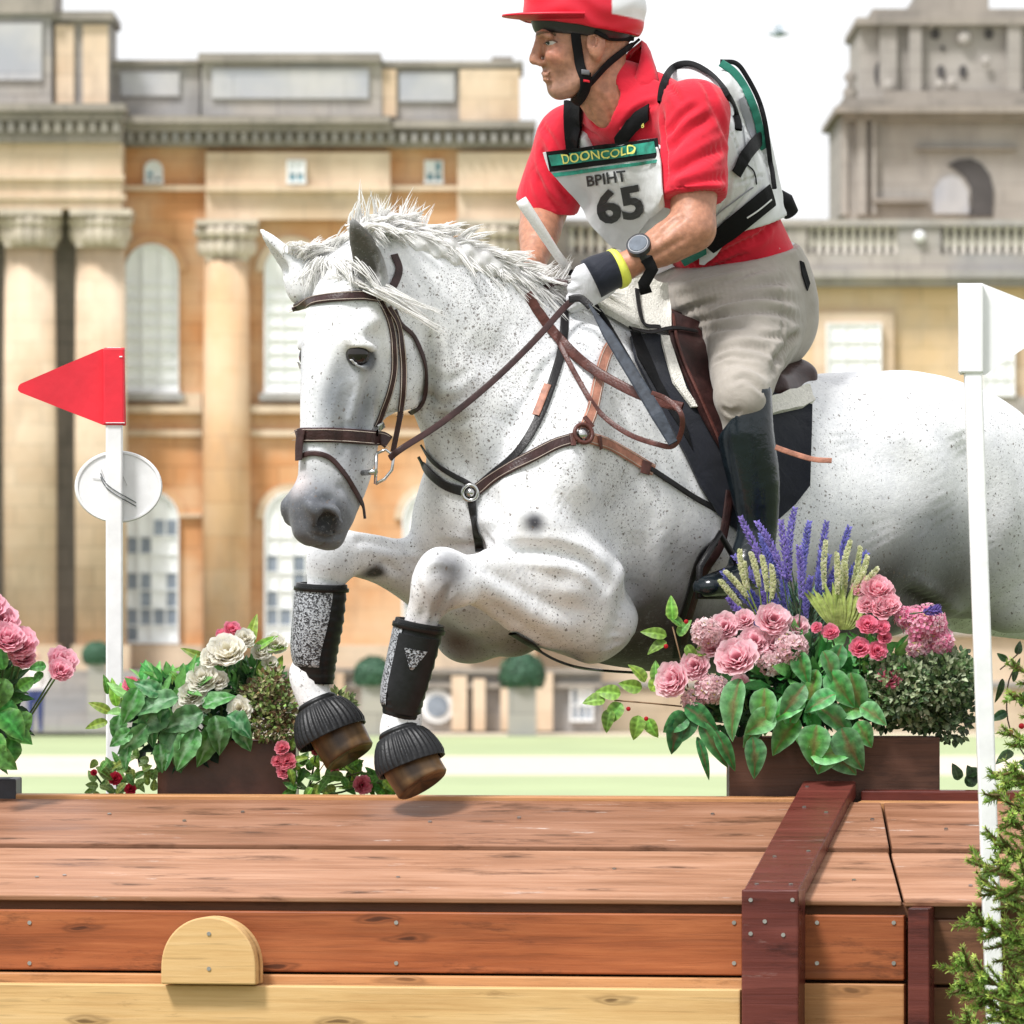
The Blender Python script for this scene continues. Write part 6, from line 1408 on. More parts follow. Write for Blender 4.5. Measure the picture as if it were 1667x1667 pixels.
patch('fleece_pad', [(1235, 660), (1310, 638), (1318, 664), (1300, 672), (1240, 684)], M_flc, sa, HT, .014, .010, 7, smooth_n=2, wave=lambda x, y: .003 * math.sin(x * .9) * math.cos(y * .8))
patch('fleece_pad', [(1068, 555), (1082, 556), (1110, 640), (1128, 668), (1118, 668), (1090, 630)], M_flc, sa, HT, .014, .006, 7)
patch('flap', [(1082, 520), (1120, 535), (1165, 560), (1230, 640), (1240, 700), (1240, 800), (1215, 850), (1190, 800), (1165, 740), (1130, 680), (1104, 620), (1080, 560)], M_br, sa, HT, .020, .006, 9, smooth_n=6)
strap('flap_edge', [(1082, 522), (1092, 575), (1118, 640), (1148, 700), (1172, 760), (1200, 830)], 6, M_mb, sa, HT, .005, .027)
strap('fleece_strap', [(1026, 485), (1032, 540), (1062, 548)], 9, M_bk, sa, HT, .004, .030)
strap('pommel_strap', [(1010, 552), (1045, 556), (1085, 550), (1120, 556)], 8, M_bk, sa, HT, .005, .030)
ap = bvh((HV, HF), bootL, (RV, RF))
for nm, pts, w_, mt in (('stirrup_leather', [(1172, 740), (1182, 790), (1192, 840), (1200, 885)], 15, M_mb), ('girth', [(1183, 800), (1176, 850), (1166, 890), (1140, 930), (1120, 985), (1108, 1040)], 16, M_br), ('girth', [(1160, 880), (1138, 900), (1120, 950), (1104, 1010), (1098, 1060)], 14, M_bk)):
    strap(nm, pts, w_, mt, sa, HT, .006, .030 if nm != 'girth' else .012)
flat_strap('strap_end', [(1262, 728, .3), (1290, 738, .3), (1325, 748, .3), (1354, 750, .3)], 9, M_tan, sa, .004)
# stirrup iron
mb = MB(); c = Vector(HL(1172, 962, .35)); 
mb.tube([c + FW * x + UP * z for x, z in ((-.06, -.01), (-.055, .05), (0, .12), (.055, .05), (.06, -.01), (-.06, -.01))], .008, 8); mb.build('stirrup', M_bk, sa, smooth=True)

# ---- mane and forelock, strand by strand
def hair(name, specs, mat, parent):
    mb = MB(); rr = random.Random(5)
    for (path, locks, per, spread, L0, L1, dirs, curl, wd, jit) in specs:
        roots = catmull([list(p) for p in path], 12)
        for li in range(locks):
            t = rr.random() * (len(roots) - 1.001); j = int(t); p0 = Vector(roots[j] + (roots[j + 1] - roots[j]) * (t - j))
            f_ = t / (len(roots) - 1); k = f_ * (len(dirs) - 1); a = int(min(k, len(dirs) - 2)); d0 = Vector(dirs[a]).lerp(Vector(dirs[a + 1]), k - a).normalized()
            d0 = (d0 + Vector((rr.gauss(0, jit), rr.gauss(0, jit), rr.gauss(0, jit)))).normalized(); L = rr.uniform(L0, L1); g0 = Vector(curl) * rr.uniform(.5, 1.5) + Vector((rr.gauss(0, .15), rr.gauss(0, .15), 0)); base = p0 + Vector((rr.gauss(0, spread), rr.gauss(0, spread), rr.gauss(0, spread * .4)))
            tip = base + d0 * L + g0 * L
            for s in range(per):
                p = base + Vector((rr.gauss(0, .007), rr.gauss(0, .007), rr.gauss(0, .004))); ll = rr.uniform(.75, 1.08); e = (base + (tip - base) * ll) + Vector((rr.gauss(0, .004), rr.gauss(0, .004), rr.gauss(0, .004))); mid = base + d0 * L * .5 * ll + (p - base) * .9 + Vector((rr.gauss(0, .003), rr.gauss(0, .003), rr.gauss(0, .003)))
                pts = [p * (1 - u) ** 2 + mid * 2 * u * (1 - u) + e * u * u for u in (0, .2, .4, .6, .8, 1)]
                w_ = wd * rr.uniform(.6, 1.3); mb.tube(pts, [w_, w_, w_ * .95, w_ * .8, w_ * .55, w_ * .12], 4, cap=False)
    return mb.build(name, mat, parent, smooth=True)
M_hair = plain('white_horsehair', (.97, .965, .955), .5, .05, 40, 0, spec=.3)
_b = M_hair.node_tree.nodes['Principled BSDF']; _t = M_hair.node_tree.nodes.new('ShaderNodeBsdfTranslucent'); _t.inputs[0].default_value = (.93, .92, .90, 1); _m = M_hair.node_tree.nodes.new('ShaderNodeMixShader'); _m.inputs[0].default_value = .5
M_hair.node_tree.links.new(_b.outputs[0], _m.inputs[1]); M_hair.node_tree.links.new(_t.outputs[0], _m.inputs[2]); M_hair.node_tree.links.new(_m.outputs[0], M_hair.node_tree.nodes['Material Output'].inputs[0])
def crest(px, py):
    c = None; y = py
    while y < py + 120:
        c, n = hcast(px, y)
        if c is not None: break
        y += 3
    return c if c is not None else P(px, py, .4)
cp = [crest(x, y) + Vector((0, .03, -.006)) for x, y in ((585, 345), (640, 340), (700, 350), (760, 380), (820, 415), (880, 445), (925, 465))]
# solid bed of the mane under the loose locks
MBd = Body(); MBd.loft([tuple(c + Vector((.012, -.035, -.012))) for c in cp][1:], [(.018, .026), (.026, .038), (.026, .036), (.022, .032), (.018, .026), (.012, .014)], side=(.6, -.6, .5), k=.02)
v_, f_ = MBd.mesh(.006, post=lambda D, Q: D + .0035 * np.sin(Q[:, 0] * 210 + Q[:, 2] * 160) + .003 * np.sin(Q[:, 0] * 90 - Q[:, 2] * 130 + Q[:, 1] * 60)); npmesh('mane', v_, f_, M_hair, horse)
hair('mane', [(cp, 130, 9, .012, .04, .085, [(-.1, -.1, 1), (.3, -.1, .9), (.6, -.1, .8), (.9, -.1, .45), (.9, -.1, .25), (1, 0, .1), (.9, 0, .2)], (.35, -.1, -.4), .0023, .20),
     (cp, 190, 10, .012, .045, .085, [(.6, -.7, .2), (.8, -.6, .1), (.9, -.6, -.1), (.9, -.6, -.2), (.9, -.5, -.3), (.9, -.5, -.3)], (.1, .15, -.5), .0024, .13),
     (cp[:3], 16, 6, .012, .05, .085, [(-.2, 0, 1), (.1, 0, 1), (.3, 0, 1)], (.1, 0, .1), .0014, .2),
     (cp[5:], 26, 7, .015, .05, .10, [(.5, -.3, .6), (1, -.3, .3), (.8, -.2, .5)], (.1, 0, .0), .0014, .2)], M_hair, horse)
fp = [crest(x, y) for x, y in ((470, 415), (500, 400), (530, 385), (560, 370))]
fq = [Vector(hcast(x, y)[0]) for x, y in ((520, 425), (550, 425), (580, 425))]
hair('forelock', [(fp, 34, 8, .010, .05, .10, [(-.3, -.3, .5), (.3, -.4, .6), (.5, -.3, .7), (.5, -.3, .8)], (.3, -.1, -.4), .0015, .2),
     (fq, 30, 9, .010, .05, .08, [(-.5, -.5, -.4), (.2, -.6, -.4), (.6, -.5, -.3)], (.1, .35, -.5), .0015, .15),
     ([Vector(hcast(x, y)[0]) + Vector((0, -.004, 0)) for x, y in ((545, 446), (580, 458), (615, 474))], 16, 12, .004, .09, .14, [(.9, -.15, -.35), (.9, -.10, -.35)], (.1, .10, -.15), .0015, .08)], M_hair, horse)
# tail, carried behind out of the picture
hair('tail', [([HL(1668, 800, 0), HL(1680, 830, 0)], 20, 12, .02, .5, .75, [(.8, .6, .1), (.8, .6, 0)], (.15, .1, -.9), .002, .1)], M_hair, horse)
# ================================================================== flowers and greenery
M_leaf = colmat('green_leaf', .5, .35, 110, .30, bs=.5, spec=.45); M_petal = colmat('petal', .6, .10, 60, .5, bs=.15, spec=.2)
M_stem = colmat('plant_stem', .6, .2, 60)
rp = random.Random(11)
def rv(s=1.0): return Vector((rp.uniform(-s, s), rp.uniform(-s, s), rp.uniform(-s, s)))
def leaf(mb, base, d, nrm, L, W, c_mid, c_edge, c_vein=None, droop=.25, fold=.25, nl=7, nw=3, serr=0.0, ruf=.05):
    base = Vector(base); d = Vector(d).normalized(); nrm = Vector(nrm); nrm = (nrm - d * nrm.dot(d)).normalized(); s = d.cross(nrm)
    rows = []; cols = []
    for i in range(nl + 1):
        t = i / nl; w_ = W * .5 * (math.sin(math.pi * min(1, t ** .8 * .98 + .02)) ** .75) * (1 - .15 * t) + .0004
        c = base + d * L * t - nrm * droop * L * t * t; row = []
        for j in range(-nw, nw + 1):
            u = j / nw; ww = w_ * (1 + (serr if (i % 2 and abs(j) == nw) else 0))
            row.append(c + s * ww * u + nrm * (abs(u) * fold * w_ + ruf * w_ * math.sin(i * 1.9 + j * 1.3)))
            k = abs(u); cc = [c_mid[q] * (1 - k ** 2.5) + c_edge[q] * k ** 2.5 for q in range(3)]
            if c_vein is not None and (j == 0 or (abs(j) <= 1 and .35 < t < .62)): f_ = .6 if j == 0 else .38; cc = [cc[q] * (1 - f_) + c_vein[q] * f_ for q in range(3)]
            elif j == 0: cc = [min(1, x * 1.35 + .02) for x in cc]
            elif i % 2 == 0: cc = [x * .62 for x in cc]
            cols.append(cc)
        rows.append(row)
    mb.grid(rows, cols)
def petal(mb, c, ax, ang, r, h, w_, open_, col0, col1, cup=.6, nl=5, nw=4):
    """petal rising from c around axis ax; open_ 0 = closed bud, 1 = flat"""
    ax, a, b_ = orient(c, ax); rad = a * math.cos(ang) + b_ * math.sin(ang); tan = ax.cross(rad); rows = []; cols = []
    for i in range(nl + 1):
        t = i / nl; lean = open_ * (t ** 1.2) * 1.35; out = math.sin(lean) ; up = math.cos(lean * .85)
        p = Vector(c) + rad * (r * (.25 + .75 * min(1, t * 1.8)) + h * out * t) + ax * h * t * up; ww = w_ * (math.sin(math.pi * (t * .62 + .16))) ; row = []
        for j in range(-nw, nw + 1):
            u = j / nw; row.append(p + tan * ww * math.sin(u * 1.2) - rad * ww * cup * (1 - math.cos(u * 1.3)) + rad * .10 * h * t * t * math.cos(u * 5 + ang * 3) * .5)
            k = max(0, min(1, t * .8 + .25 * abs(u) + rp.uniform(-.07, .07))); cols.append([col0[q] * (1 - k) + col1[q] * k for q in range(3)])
        rows.append(row)
    mb.grid(rows, cols)
def rose(px, py, Y, rpx, ax, c_in, c_out, parent, name='bloom', lay=6, pet=6, dens=1.0):
    c = P(px, py, Y); R_ = rpx / 780; ax = Vector(ax).normalized(); mb = MB(); c0 = c - ax * R_ * .45
    for l in range(lay):
        f_ = (l + .6) / lay; n = int(3 + pet * f_ * dens)
        for k in range(n):
            cc = rp.uniform(.85, 1.12); a = 2 * math.pi * k / n + l * 1.1 + rp.uniform(-.15, .15)
            petal(mb, c0, ax, a, R_ * (.10 + .42 * f_), R_ * (1.10 - .30 * f_) * rp.uniform(.90, 1.07), R_ * (.28 + .34 * f_), .10 + .46 * f_ ** 1.5 + rp.uniform(-.07, .07), [x * cc for x in c_in], [min(1, x * cc) for x in c_out], cup=.55)
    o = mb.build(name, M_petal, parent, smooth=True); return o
def floret_ball(px, py, Y, rpx, c_in, c_out, parent, name='flower_head', n=70, fs=.011, sq=.85):
    c = P(px, py, Y); R_ = rpx / 780; mb = MB()
    for i in range(n):
        d = rv().normalized()
        if d.y > .5: d.y = -d.y
        p = c + Vector((d.x, d.y, d.z * sq)) * R_ * rp.uniform(.8, 1.02); ax, a, b_ = orient(p, d + rv(.35)); cc = rp.uniform(.8, 1.15); m_ = rp.random()
        for k in range(5):
            q = 2 * math.pi * k / 5 + i; rd = a * math.cos(q) + b_ * math.sin(q); tn = ax.cross(rd)
            p1 = p + rd * fs * .25; p2 = p + rd * fs * .7 + tn * fs * .42 + ax * fs * .25; p3 = p + rd * fs * 1.15 + ax * fs * .2; p4 = p + rd * fs * .7 - tn * fs * .42 + ax * fs * .25
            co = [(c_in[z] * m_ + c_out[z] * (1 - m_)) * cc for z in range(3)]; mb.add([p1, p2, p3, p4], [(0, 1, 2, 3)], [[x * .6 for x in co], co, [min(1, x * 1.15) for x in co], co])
        mb.add([p + a * fs * .2 + ax * .002, p + b_ * fs * .2 + ax * .002, p - a * fs * .2 + ax * .002, p - b_ * fs * .2 + ax * .002], [(0, 1, 2, 3)], [(.6, .5, .15)] * 4)
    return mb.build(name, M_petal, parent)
def spike(x0, y0, x1, y1, Y, wpx, col, parent, name='flower_spike', n=60, stemc=(.12, .18, .10), fs=.006):
    a = P(x0, y0, Y); b_ = P(x1, y1, Y - .01); mb = MB(); ax = (b_ - a).normalized(); bend = Vector((rp.uniform(-1, 1), 0, 0)) * (b_ - a).length * .09; mb.tube([a, a.lerp(b_, .5) + bend, b_], [.0018, .0015, .0008], 5); mb.c = [(*stemc, 1)] * len(mb.v); L = (b_ - a).length; _, s, t_ = orient(a, ax)
    for i in range(n):
        u = .38 + .62 * (i / n); w_ = wpx / 780 * .5 * (.45 + .55 * math.sin(math.pi * min(1, (u - .30) * 1.25))); q = i * 2.4 + rp.uniform(-.3, .3); rd = s * math.cos(q) + t_ * math.sin(q)
        p = a + ax * L * u + bend * (4 * u * (1 - u)) * 1.0; d = (rd + ax * .9).normalized(); cc = rp.uniform(.65, 1.3); p2 = p + d * w_ * 1.3; sd = ax.cross(d).normalized() * fs * .5
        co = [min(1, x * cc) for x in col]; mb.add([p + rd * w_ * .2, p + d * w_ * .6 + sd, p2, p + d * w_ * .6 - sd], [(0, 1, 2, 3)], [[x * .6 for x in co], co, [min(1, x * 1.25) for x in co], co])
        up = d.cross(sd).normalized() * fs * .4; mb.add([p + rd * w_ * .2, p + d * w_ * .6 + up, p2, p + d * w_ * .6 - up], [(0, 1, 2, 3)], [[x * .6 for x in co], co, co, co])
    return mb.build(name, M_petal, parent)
def stem_to(parent, pts, r=.0022, col=(.10, .17, .06)):
    mb = MB(); mb.tube(pts, r, 6); mb.c = [(*col, 1)] * len(mb.v); return mb.build('stem', M_stem, parent, smooth=True)
def clump(parent, cx, cy, rx, ry, Y, n, ls, cols, name='foliage', dy=.09, lw=.55, dirz=.3, front=True):
    """many small leaves spread through a rounded volume"""
    mb = MB(); C_ = P(cx, cy, Y); ax_ = rx / 780; az = ry / 780; i = 0
    while i < n:
        d = rv()
        if d.length > 1: continue
        i += 1; p = C_ + Vector((d.x * ax_, d.y * dy, d.z * az)); c = rp.choice(cols); k = rp.uniform(.6, 1.35); c = [x * k for x in c]
        leaf(mb, p, Vector((d.x, d.y - .3, d.z + dirz)) + rv(.7), Vector((0, -1, .6)) + rv(.6), ls * rp.uniform(.6, 1.3), ls * lw * rp.uniform(.7, 1.2), c, [x * 1.25 for x in c], nl=3, nw=1, droop=.2)
    return mb.build(name, M_leaf, parent)
def planter(x0, x1, y0, y1, Y, dep, mat, label, taper=0.0):
    a = P(x0, y1, Y); c = P(x1, y0, Y); o = empty('planter', ((a.x + c.x) / 2, Y + dep / 2, a.z - .25), label=label, cat='planter'); th = .018; zb = a.z - .25
    for nm, b_ in (('front_panel', (a.x, c.x, Y, Y + th, zb, c.z)), ('back_panel', (a.x, c.x, Y + dep - th, Y + dep, zb, c.z)), ('side_panel', (a.x + .001, a.x + th, Y + th, Y + dep - th, zb, c.z)), ('side_panel', (c.x - th, c.x - .001, Y + th, Y + dep - th, zb, c.z))):
        mb = MB(); mb.box(*b_, .003); ob = mb.build(nm, mat, o)
    mb = MB(); mb.box(a.x + th, c.x - th, Y + th, Y + dep - th, zb, c.z - .03); mb.build('soil', plain('dark_soil', (.05, .035, .025), .95), o)
    return o
M_plb = wood('dark_brown_planter_wood', (.085, .036, .022), (.05, .022, .015), (.13, .06, .04), .5, .3)
M_plr = plain('russet_glazed_planter', (.12, .04, .022), .35, .35, 14, .1)
# ---------------- right planter
planter(1187, 1530, 1200, 1340, .26, .20, M_plb, 'dark brown wooden planter box full of pink flowers behind the strap of the jump')
Yp = .30
def plant(nm, px, py, Y, label, cat='plant', group=None): return empty(nm, P(px, py, Y), label=label, cat=cat, group=group)
LG = (.05, .2, .04); MG = (.08, .26, .07); BG = (.16, .36, .08); DG = (.02, .06, .02); YG = (.34, .46, .12); PG = (.22, .46, .26)
la = plant('lavender', 1300, 1180, Yp + .05, 'purple lavender spikes rising above the right planter before the black boot')
for (x0, y0, x1, y1) in ((1290, 1010, 1205, 842), (1285, 1000, 1228, 850), (1280, 990, 1240, 870), (1300, 1010, 1272, 848), (1300, 990, 1298, 828), (1310, 1000, 1320, 850), (1320, 1010, 1345, 850), (1330, 1000, 1378, 858), (1330, 1010, 1410, 900), (1305, 1030, 1262, 900), (1290, 1040, 1190, 905), (1282, 1045, 1180, 930), (1300, 1040, 1240, 930), (1310, 1040, 1335, 900), (1300, 1030, 1300, 890), (1295, 1050, 1222, 960), (1300, 1050, 1280, 930), (1318, 1050, 1318, 940), (1290, 1060, 1190, 972), (1330, 1040, 1362, 930), (1340, 1030, 1350, 905), (1300, 1060, 1305, 965), (1270, 1050, 1245, 965)):
    Y_ = Yp + rp.uniform(-.05, .10); spike(x0, y0, x1 + rp.uniform(-4, 4), y1, Y_, 17, (.40 * rp.uniform(.8, 1.1), .33, .80), la, n=75, fs=.008)
clump(la, 1305, 1010, 38, 55, Yp + .05, 240, .03, [(.10, .2, .14), (.16, .28, .18), (.05, .12, .07)], lw=.16, dirz=1.2, dy=.06)
for nm, lb, sp in (('white_spike_plant', 'cream green pointed flower spikes left of the lavender', ((1230, 1000, 1180, 930), (1235, 1000, 1205, 895), (1240, 990, 1222, 900), (1250, 1000, 1240, 905), (1225, 1010, 1172, 945), (1245, 1010, 1255, 920), (1230, 990, 1212, 915))),
                   ('white_spike_plant', 'cream green pointed flower spikes right of the lavender', ((1350, 1010, 1345, 880), (1360, 1010, 1362, 900), (1365, 1000, 1385, 880), (1370, 1000, 1400, 890), (1375, 1000, 1412, 905), (1380, 1000, 1430, 925), (1365, 1010, 1375, 915), (1375, 1010, 1405, 930)))):
    w_ = plant(nm, sp[0][0], 1100, Yp, lb, group='cream flower spikes beside the lavender')
    for q in sp: spike(*q, Yp - .02 + rp.uniform(-.03, .02), 13, (.90, .94, .60), w_, n=60, fs=.010, stemc=(.3, .4, .12))
mb = MB()
for k in range(26):
    a = rp.uniform(-1, 1); leaf(mb, P(1370 + a * 12, 1025, Yp - .04), Vector((a * .9, -.3, 1)), Vector((0, -1, .3)), .085 * rp.uniform(.7, 1.2), .016, (.32, .42, .08), (.45, .52, .16), droop=.3, nw=1)
mb.build('leaves', M_leaf, w_)
# pink blooms
PK0 = (.90, .30, .42); PK1 = (1.0, .76, .80); HP0 = (.80, .06, .20); HP1 = (.95, .38, .50); WT0 = (.88, .80, .55); WT1 = (.95, .94, .90)
def bouquet(nm, lb, blooms, foot, c0, c1, cat='flowers', group=None, **k):
    o = plant(nm, foot[0], foot[1], foot[2], lb, cat, group)
    for (x, y, r, *e) in blooms:
        Y_ = foot[2] - .06 + (e[0] if e else 0); ax = Vector(((x - foot[0]) / 260, -1.0, (foot[1] - y) / 420 + .15)) + rv(.15)
        rose(x, y, Y_, r, ax, c0, c1, o, **k); stem_to(o, catmull([P(x, y, Y_ + .01), P((x + foot[0]) / 2, (y + foot[1]) / 2 + 10, foot[2]), P(foot[0], foot[1], foot[2])], 4))
    return o
bouquet('peony_bunch', 'full pale pink peonies on the left side of the right planter', ((1258, 1010, 30), (1228, 1045, 27), (1180, 1022, 27, .02), (1200, 1072, 36, -.05), (1132, 1085, 27), (1096, 1108, 32, -.02), (1160, 1050, 24), (1262, 1050, 26), (1300, 1020, 18, .02), (1212, 1010, 20, .02), (1150, 1120, 18), (1205, 1112, 16)), (1230, 1180, Yp), PK0, PK1)
bouquet('peony_bunch', 'two large pink peonies above the dark belly of the horse', ((1428, 962, 29, .02), (1436, 990, 24, .0), (1412, 985, 18), (1400, 960, 16, .03), (1450, 985, 18)), (1400, 1150, Yp), (.86, .24, .34), (.95, .62, .68))
bouquet('rose_bush', 'bright magenta pink roses in the middle of the right planter', ((1412, 1018, 18), (1400, 1055, 18), (1428, 1060, 17), (1448, 1105, 20), (1352, 1030, 15), (1435, 1022, 15), (1440, 1038, 12), (1330, 1022, 10)), (1400, 1170, Yp - .02), HP0, HP1)
h1 = plant('hydrangea', 1262, 1180, Yp, 'pale pink small-petalled hydrangea heads below the peonies', 'flowers')
for x, y, r, n in ((1288, 1055, 26, 70), (1255, 1080, 20, 45), (1160, 1122, 24, 55), (1128, 1140, 16, 30), (1150, 1030, 24, 50)): floret_ball(x, y, Yp - .07, r, (.92, .56, .62), (.95, .80, .80), h1, n=n, fs=.013)
h2 = plant('hydrangea', 1510, 1180, Yp, 'deep pink hydrangea head at the right end of the right planter', 'flowers')
for x, y, r, n in ((1505, 1015, 34, 110), (1530, 1045, 22, 60), (1498, 1050, 20, 50), (1475, 1005, 16, 35)): floret_ball(x, y, Yp - .05, r, (.86, .22, .42), (.95, .70, .76), h2, n=n, fs=.013)
spike(1480, 1000, 1528, 992, Yp - .12, 22, (.24, .18, .52), la, n=50)
# large veined leaves falling over the box
vl = plant('veined_leaf_plant', 1310, 1200, Yp - .03, 'trailing plant of pale green leaves with red-brown centres spilling over the planter')
mb = None
def bigleaf(parent, x, y, ang, L, W, Y=Yp - .10, c0=(.08, .46, .09), c1=(.36, .76, .38), cv=(.26, .05, .04), droop=.42, **k):
    m2 = MB(); a = R(ang); d = Vector((math.cos(a), -.25, math.sin(a))); n_ = Vector((rp.uniform(-.65, .65), -1, .35 + rp.uniform(-.35, .5))); w_ = rp.uniform(.65, 1.25); v3 = (rp.uniform(.7, 1.8), rp.uniform(.9, 1.1), rp.uniform(.6, 1.3))
    leaf(m2, P(x, y, Y), d, n_, L * .9 / 780, W * .80 / 780, [q * w_ * v3[i_] for i_, q in enumerate(c0)], [q * w_ for q in c1], cv, droop=droop, fold=.34, nl=9, nw=4, **k); return m2.build('leaf', M_leaf, parent, smooth=True)
for (x, y, a, L, W) in ((1205, 1105, 250, 105, 62), (1245, 1120, 265, 80, 60), (1330, 1090, 250, 80, 50), (1310, 1115, 230, 70, 50), (1350, 1092, 300, 75, 58), (1385, 1095, 280, 80, 62), (1310, 1140, 200, 70, 60), (1330, 1150, 330, 85, 55), (1365, 1160, 20, 70, 55), (1400, 1150, 335, 55, 45),
                        (1260, 1160, 215, 60, 55), (1300, 1170, 225, 75, 62), (1250, 1150, 240, 80, 45), (1330, 1180, 260, 70, 70), (1370, 1185, 290, 80, 70), (1350, 1200, 255, 65, 75), (1320, 1230, 10, 75, 55), (1345, 1215, 320, 70, 60), (1290, 1130, 265, 60, 50), (1360, 1130, 200, 60, 45), (1225, 1200, 280, 70, 50), (1395, 1175, 300, 50, 45), (1300, 1060, 280, 60, 45), (1340, 1060, 300, 60, 45), (1370, 1050, 250, 60, 40)):
    bigleaf(vl, x, y, a, L, W, Yp - .08 - rp.uniform(0, .05))
vd = plant('dark_leaf_spray', 1180, 1185, Yp - .02, 'dark green drooping leaf spray at the lower left of the right planter')
for (x, y, a, L, W) in ((1130, 1160, 235, 70, 50), (1100, 1170, 270, 60, 45), (1140, 1175, 300, 90, 34), (1115, 1150, 330, 70, 45), (1135, 1200, 290, 75, 20), (1120, 1165, 210, 50, 45), (1165, 1190, 300, 75, 32)):
    bigleaf(vd, x, y, a, L, W, Yp - .09, (.035, .22, .06), (.12, .40, .14), (.20, .05, .04))
sb = plant('berry_spray', 1110, 1150, Yp, 'light green leafy sprig with small red berries reaching left under the girth')
for (x, y, a, L, W) in ((1010, 1130, 170, 42, 34), (1012, 1145, 230, 45, 36), (985, 1140, 175, 38, 34), (995, 1155, 250, 40, 30), (1050, 1110, 120, 40, 30), (1045, 1120, 170, 40, 30), (1060, 1125, 60, 42, 30), (1070, 1110, 100, 36, 26), (1040, 1165, 260, 42, 34), (1055, 1170, 290, 36, 30), (1095, 1010, 95, 42, 26), (1085, 1035, 165, 44, 26), (1105, 1035, 60, 34, 24), (1085, 1045, 200, 38, 26), (1118, 1050, 300, 34, 24), (1130, 1065, 20, 36, 24), (1110, 1020, 130, 34, 22)):
    bigleaf(sb, x, y, a, L, W, Yp - .06, (.17, .44, .06), (.38, .62, .13), None)
for p_ in (((1110, 1150), (1060, 1145), (1000, 1140)), ((1120, 1120), (1105, 1060), (1095, 1020))): stem_to(sb, [P(x, y, Yp - .055) for x, y in p_], .0016, (.2, .12, .06))
for x, y in ((1023, 1154), (1052, 1170), (1084, 1052), (1117, 1012)): mb = MB(); mb.ball(P(x, y, Yp - .10), .0048, 8, 6); mb.c = [(.55, .03, .04, 1)] * len(mb.v); mb.build('berry', M_petal, sb, smooth=True)
bx = plant('small_leaf_shrub', 1490, 1190, Yp, 'dense grey green small-leaved shrub at the right end of the right planter', 'shrub')
for (x_, y_, rx_, ry_, n_) in ((1470, 1120, 55, 50, 1100), (1530, 1105, 55, 45, 1100), (1510, 1150, 62, 42, 1100), (1445, 1150, 38, 36, 500), (1560, 1090, 28, 30, 300), (1440, 1100, 30, 30, 260)): clump(bx, x_, y_, rx_, ry_, Yp - .02 + rp.uniform(-.03, .03), n_, .015, [(.08, .16, .05), (.18, .26, .11), (.44, .50, .32), (.04, .08, .03), (.30, .36, .20)], lw=.7, dy=.07)
clump(bx, 1550, 1150, 36, 60, Yp - .0, 600, .014, [(.05, .10, .035), (.12, .17, .08), (.03, .05, .02)], lw=.7, dy=.08)
clump(vl, 1310, 1110, 100, 60, Yp - .03, 110, .055, [(.06, .32, .07), (.10, .42, .10), (.20, .52, .16)], lw=.55, dy=.04, name='small_leaves')
clump(vl, 1420, 1085, 50, 40, Yp - .02, 60, .045, [(.10, .38, .07), (.26, .52, .12)], lw=.5, dy=.04, name='small_leaves')
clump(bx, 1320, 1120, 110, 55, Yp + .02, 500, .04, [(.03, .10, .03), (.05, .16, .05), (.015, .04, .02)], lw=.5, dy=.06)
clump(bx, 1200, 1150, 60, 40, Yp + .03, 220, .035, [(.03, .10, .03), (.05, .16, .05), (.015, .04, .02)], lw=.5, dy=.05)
sp_ = plant('ivy_sprig', 1580, 1285, .25, 'small dark ivy leaves behind the white post at the table edge')
for (x, y, a, L, W) in ((1560, 1270, 100, 30, 26), (1575, 1280, 60, 34, 28), (1590, 1275, 120, 34, 28), (1575, 1262, 30, 28, 24)): bigleaf(sp_, x, y, a, L, W, .3, (.03, .09, .03), (.08, .18, .06), None)
# ---------------- left planter
YQ = .60
planter(256, 482, 1205, 1345, YQ, .22, M_plr, 'reddish brown planter on the far side of the jump behind the front hooves')
bl = plant('broad_leaf_plant', 330, 1240, YQ - .02, 'large crinkled sage green leaves hanging over the left planter')
for (x, y, a, L, W) in ((250, 1150, 75, 5, 5), (275, 1155, 215, 85, 60), (290, 1135, 190, 95, 55), (300, 1170, 235, 110, 70), (262, 1130, 150, 60, 42), (225, 1120, 250, 80, 50), (240, 1180, 230, 85, 45), (215, 1190, 210, 55, 36), (330, 1160, 200, 90, 60), (345, 1180, 260, 90, 55), (370, 1165, 330, 65, 60), (350, 1165, 285, 80, 60), (310, 1200, 250, 75, 45), (260, 1210, 280, 60, 40), (385, 1180, 300, 60, 45), (330, 1150, 30, 70, 45), (290, 1190, 270, 85, 48), (210, 1215, 250, 50, 34), (230, 1150, 200, 60, 45), (195, 1165, 260, 50, 40), (250, 1140, 260, 95, 60), (320, 1185, 240, 95, 60)):
    bigleaf(bl, x, y, a, L * .85, W * .92, YQ - .08 - rp.uniform(0, .05), (.06, .33, .08), (.24, .54, .22), (.46, .70, .46), serr=.08, ruf=.16)
clump(bl, 270, 1140, 80, 50, YQ - .04, 90, .045, [(.08, .34, .08), (.18, .48, .12), (.30, .56, .20)], lw=.5, dy=.04, name='small_leaves')
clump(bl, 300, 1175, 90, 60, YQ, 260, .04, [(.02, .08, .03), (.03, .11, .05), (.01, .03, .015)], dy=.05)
bouquet('rose_bush', 'creamy white roses in the left planter', ((370, 1062, 34), (345, 1070, 20), (330, 1105, 28), (312, 1130, 26), (298, 1158, 20), (355, 1108, 18), (398, 1040, 18, .02), (322, 1165, 13), (390, 1155, 22, -.02), (332, 1150, 16), (448, 1050, 20, .05), (425, 1062, 18, .04), (440, 1080, 14, .04)), (370, 1210, YQ), WT0, WT1)
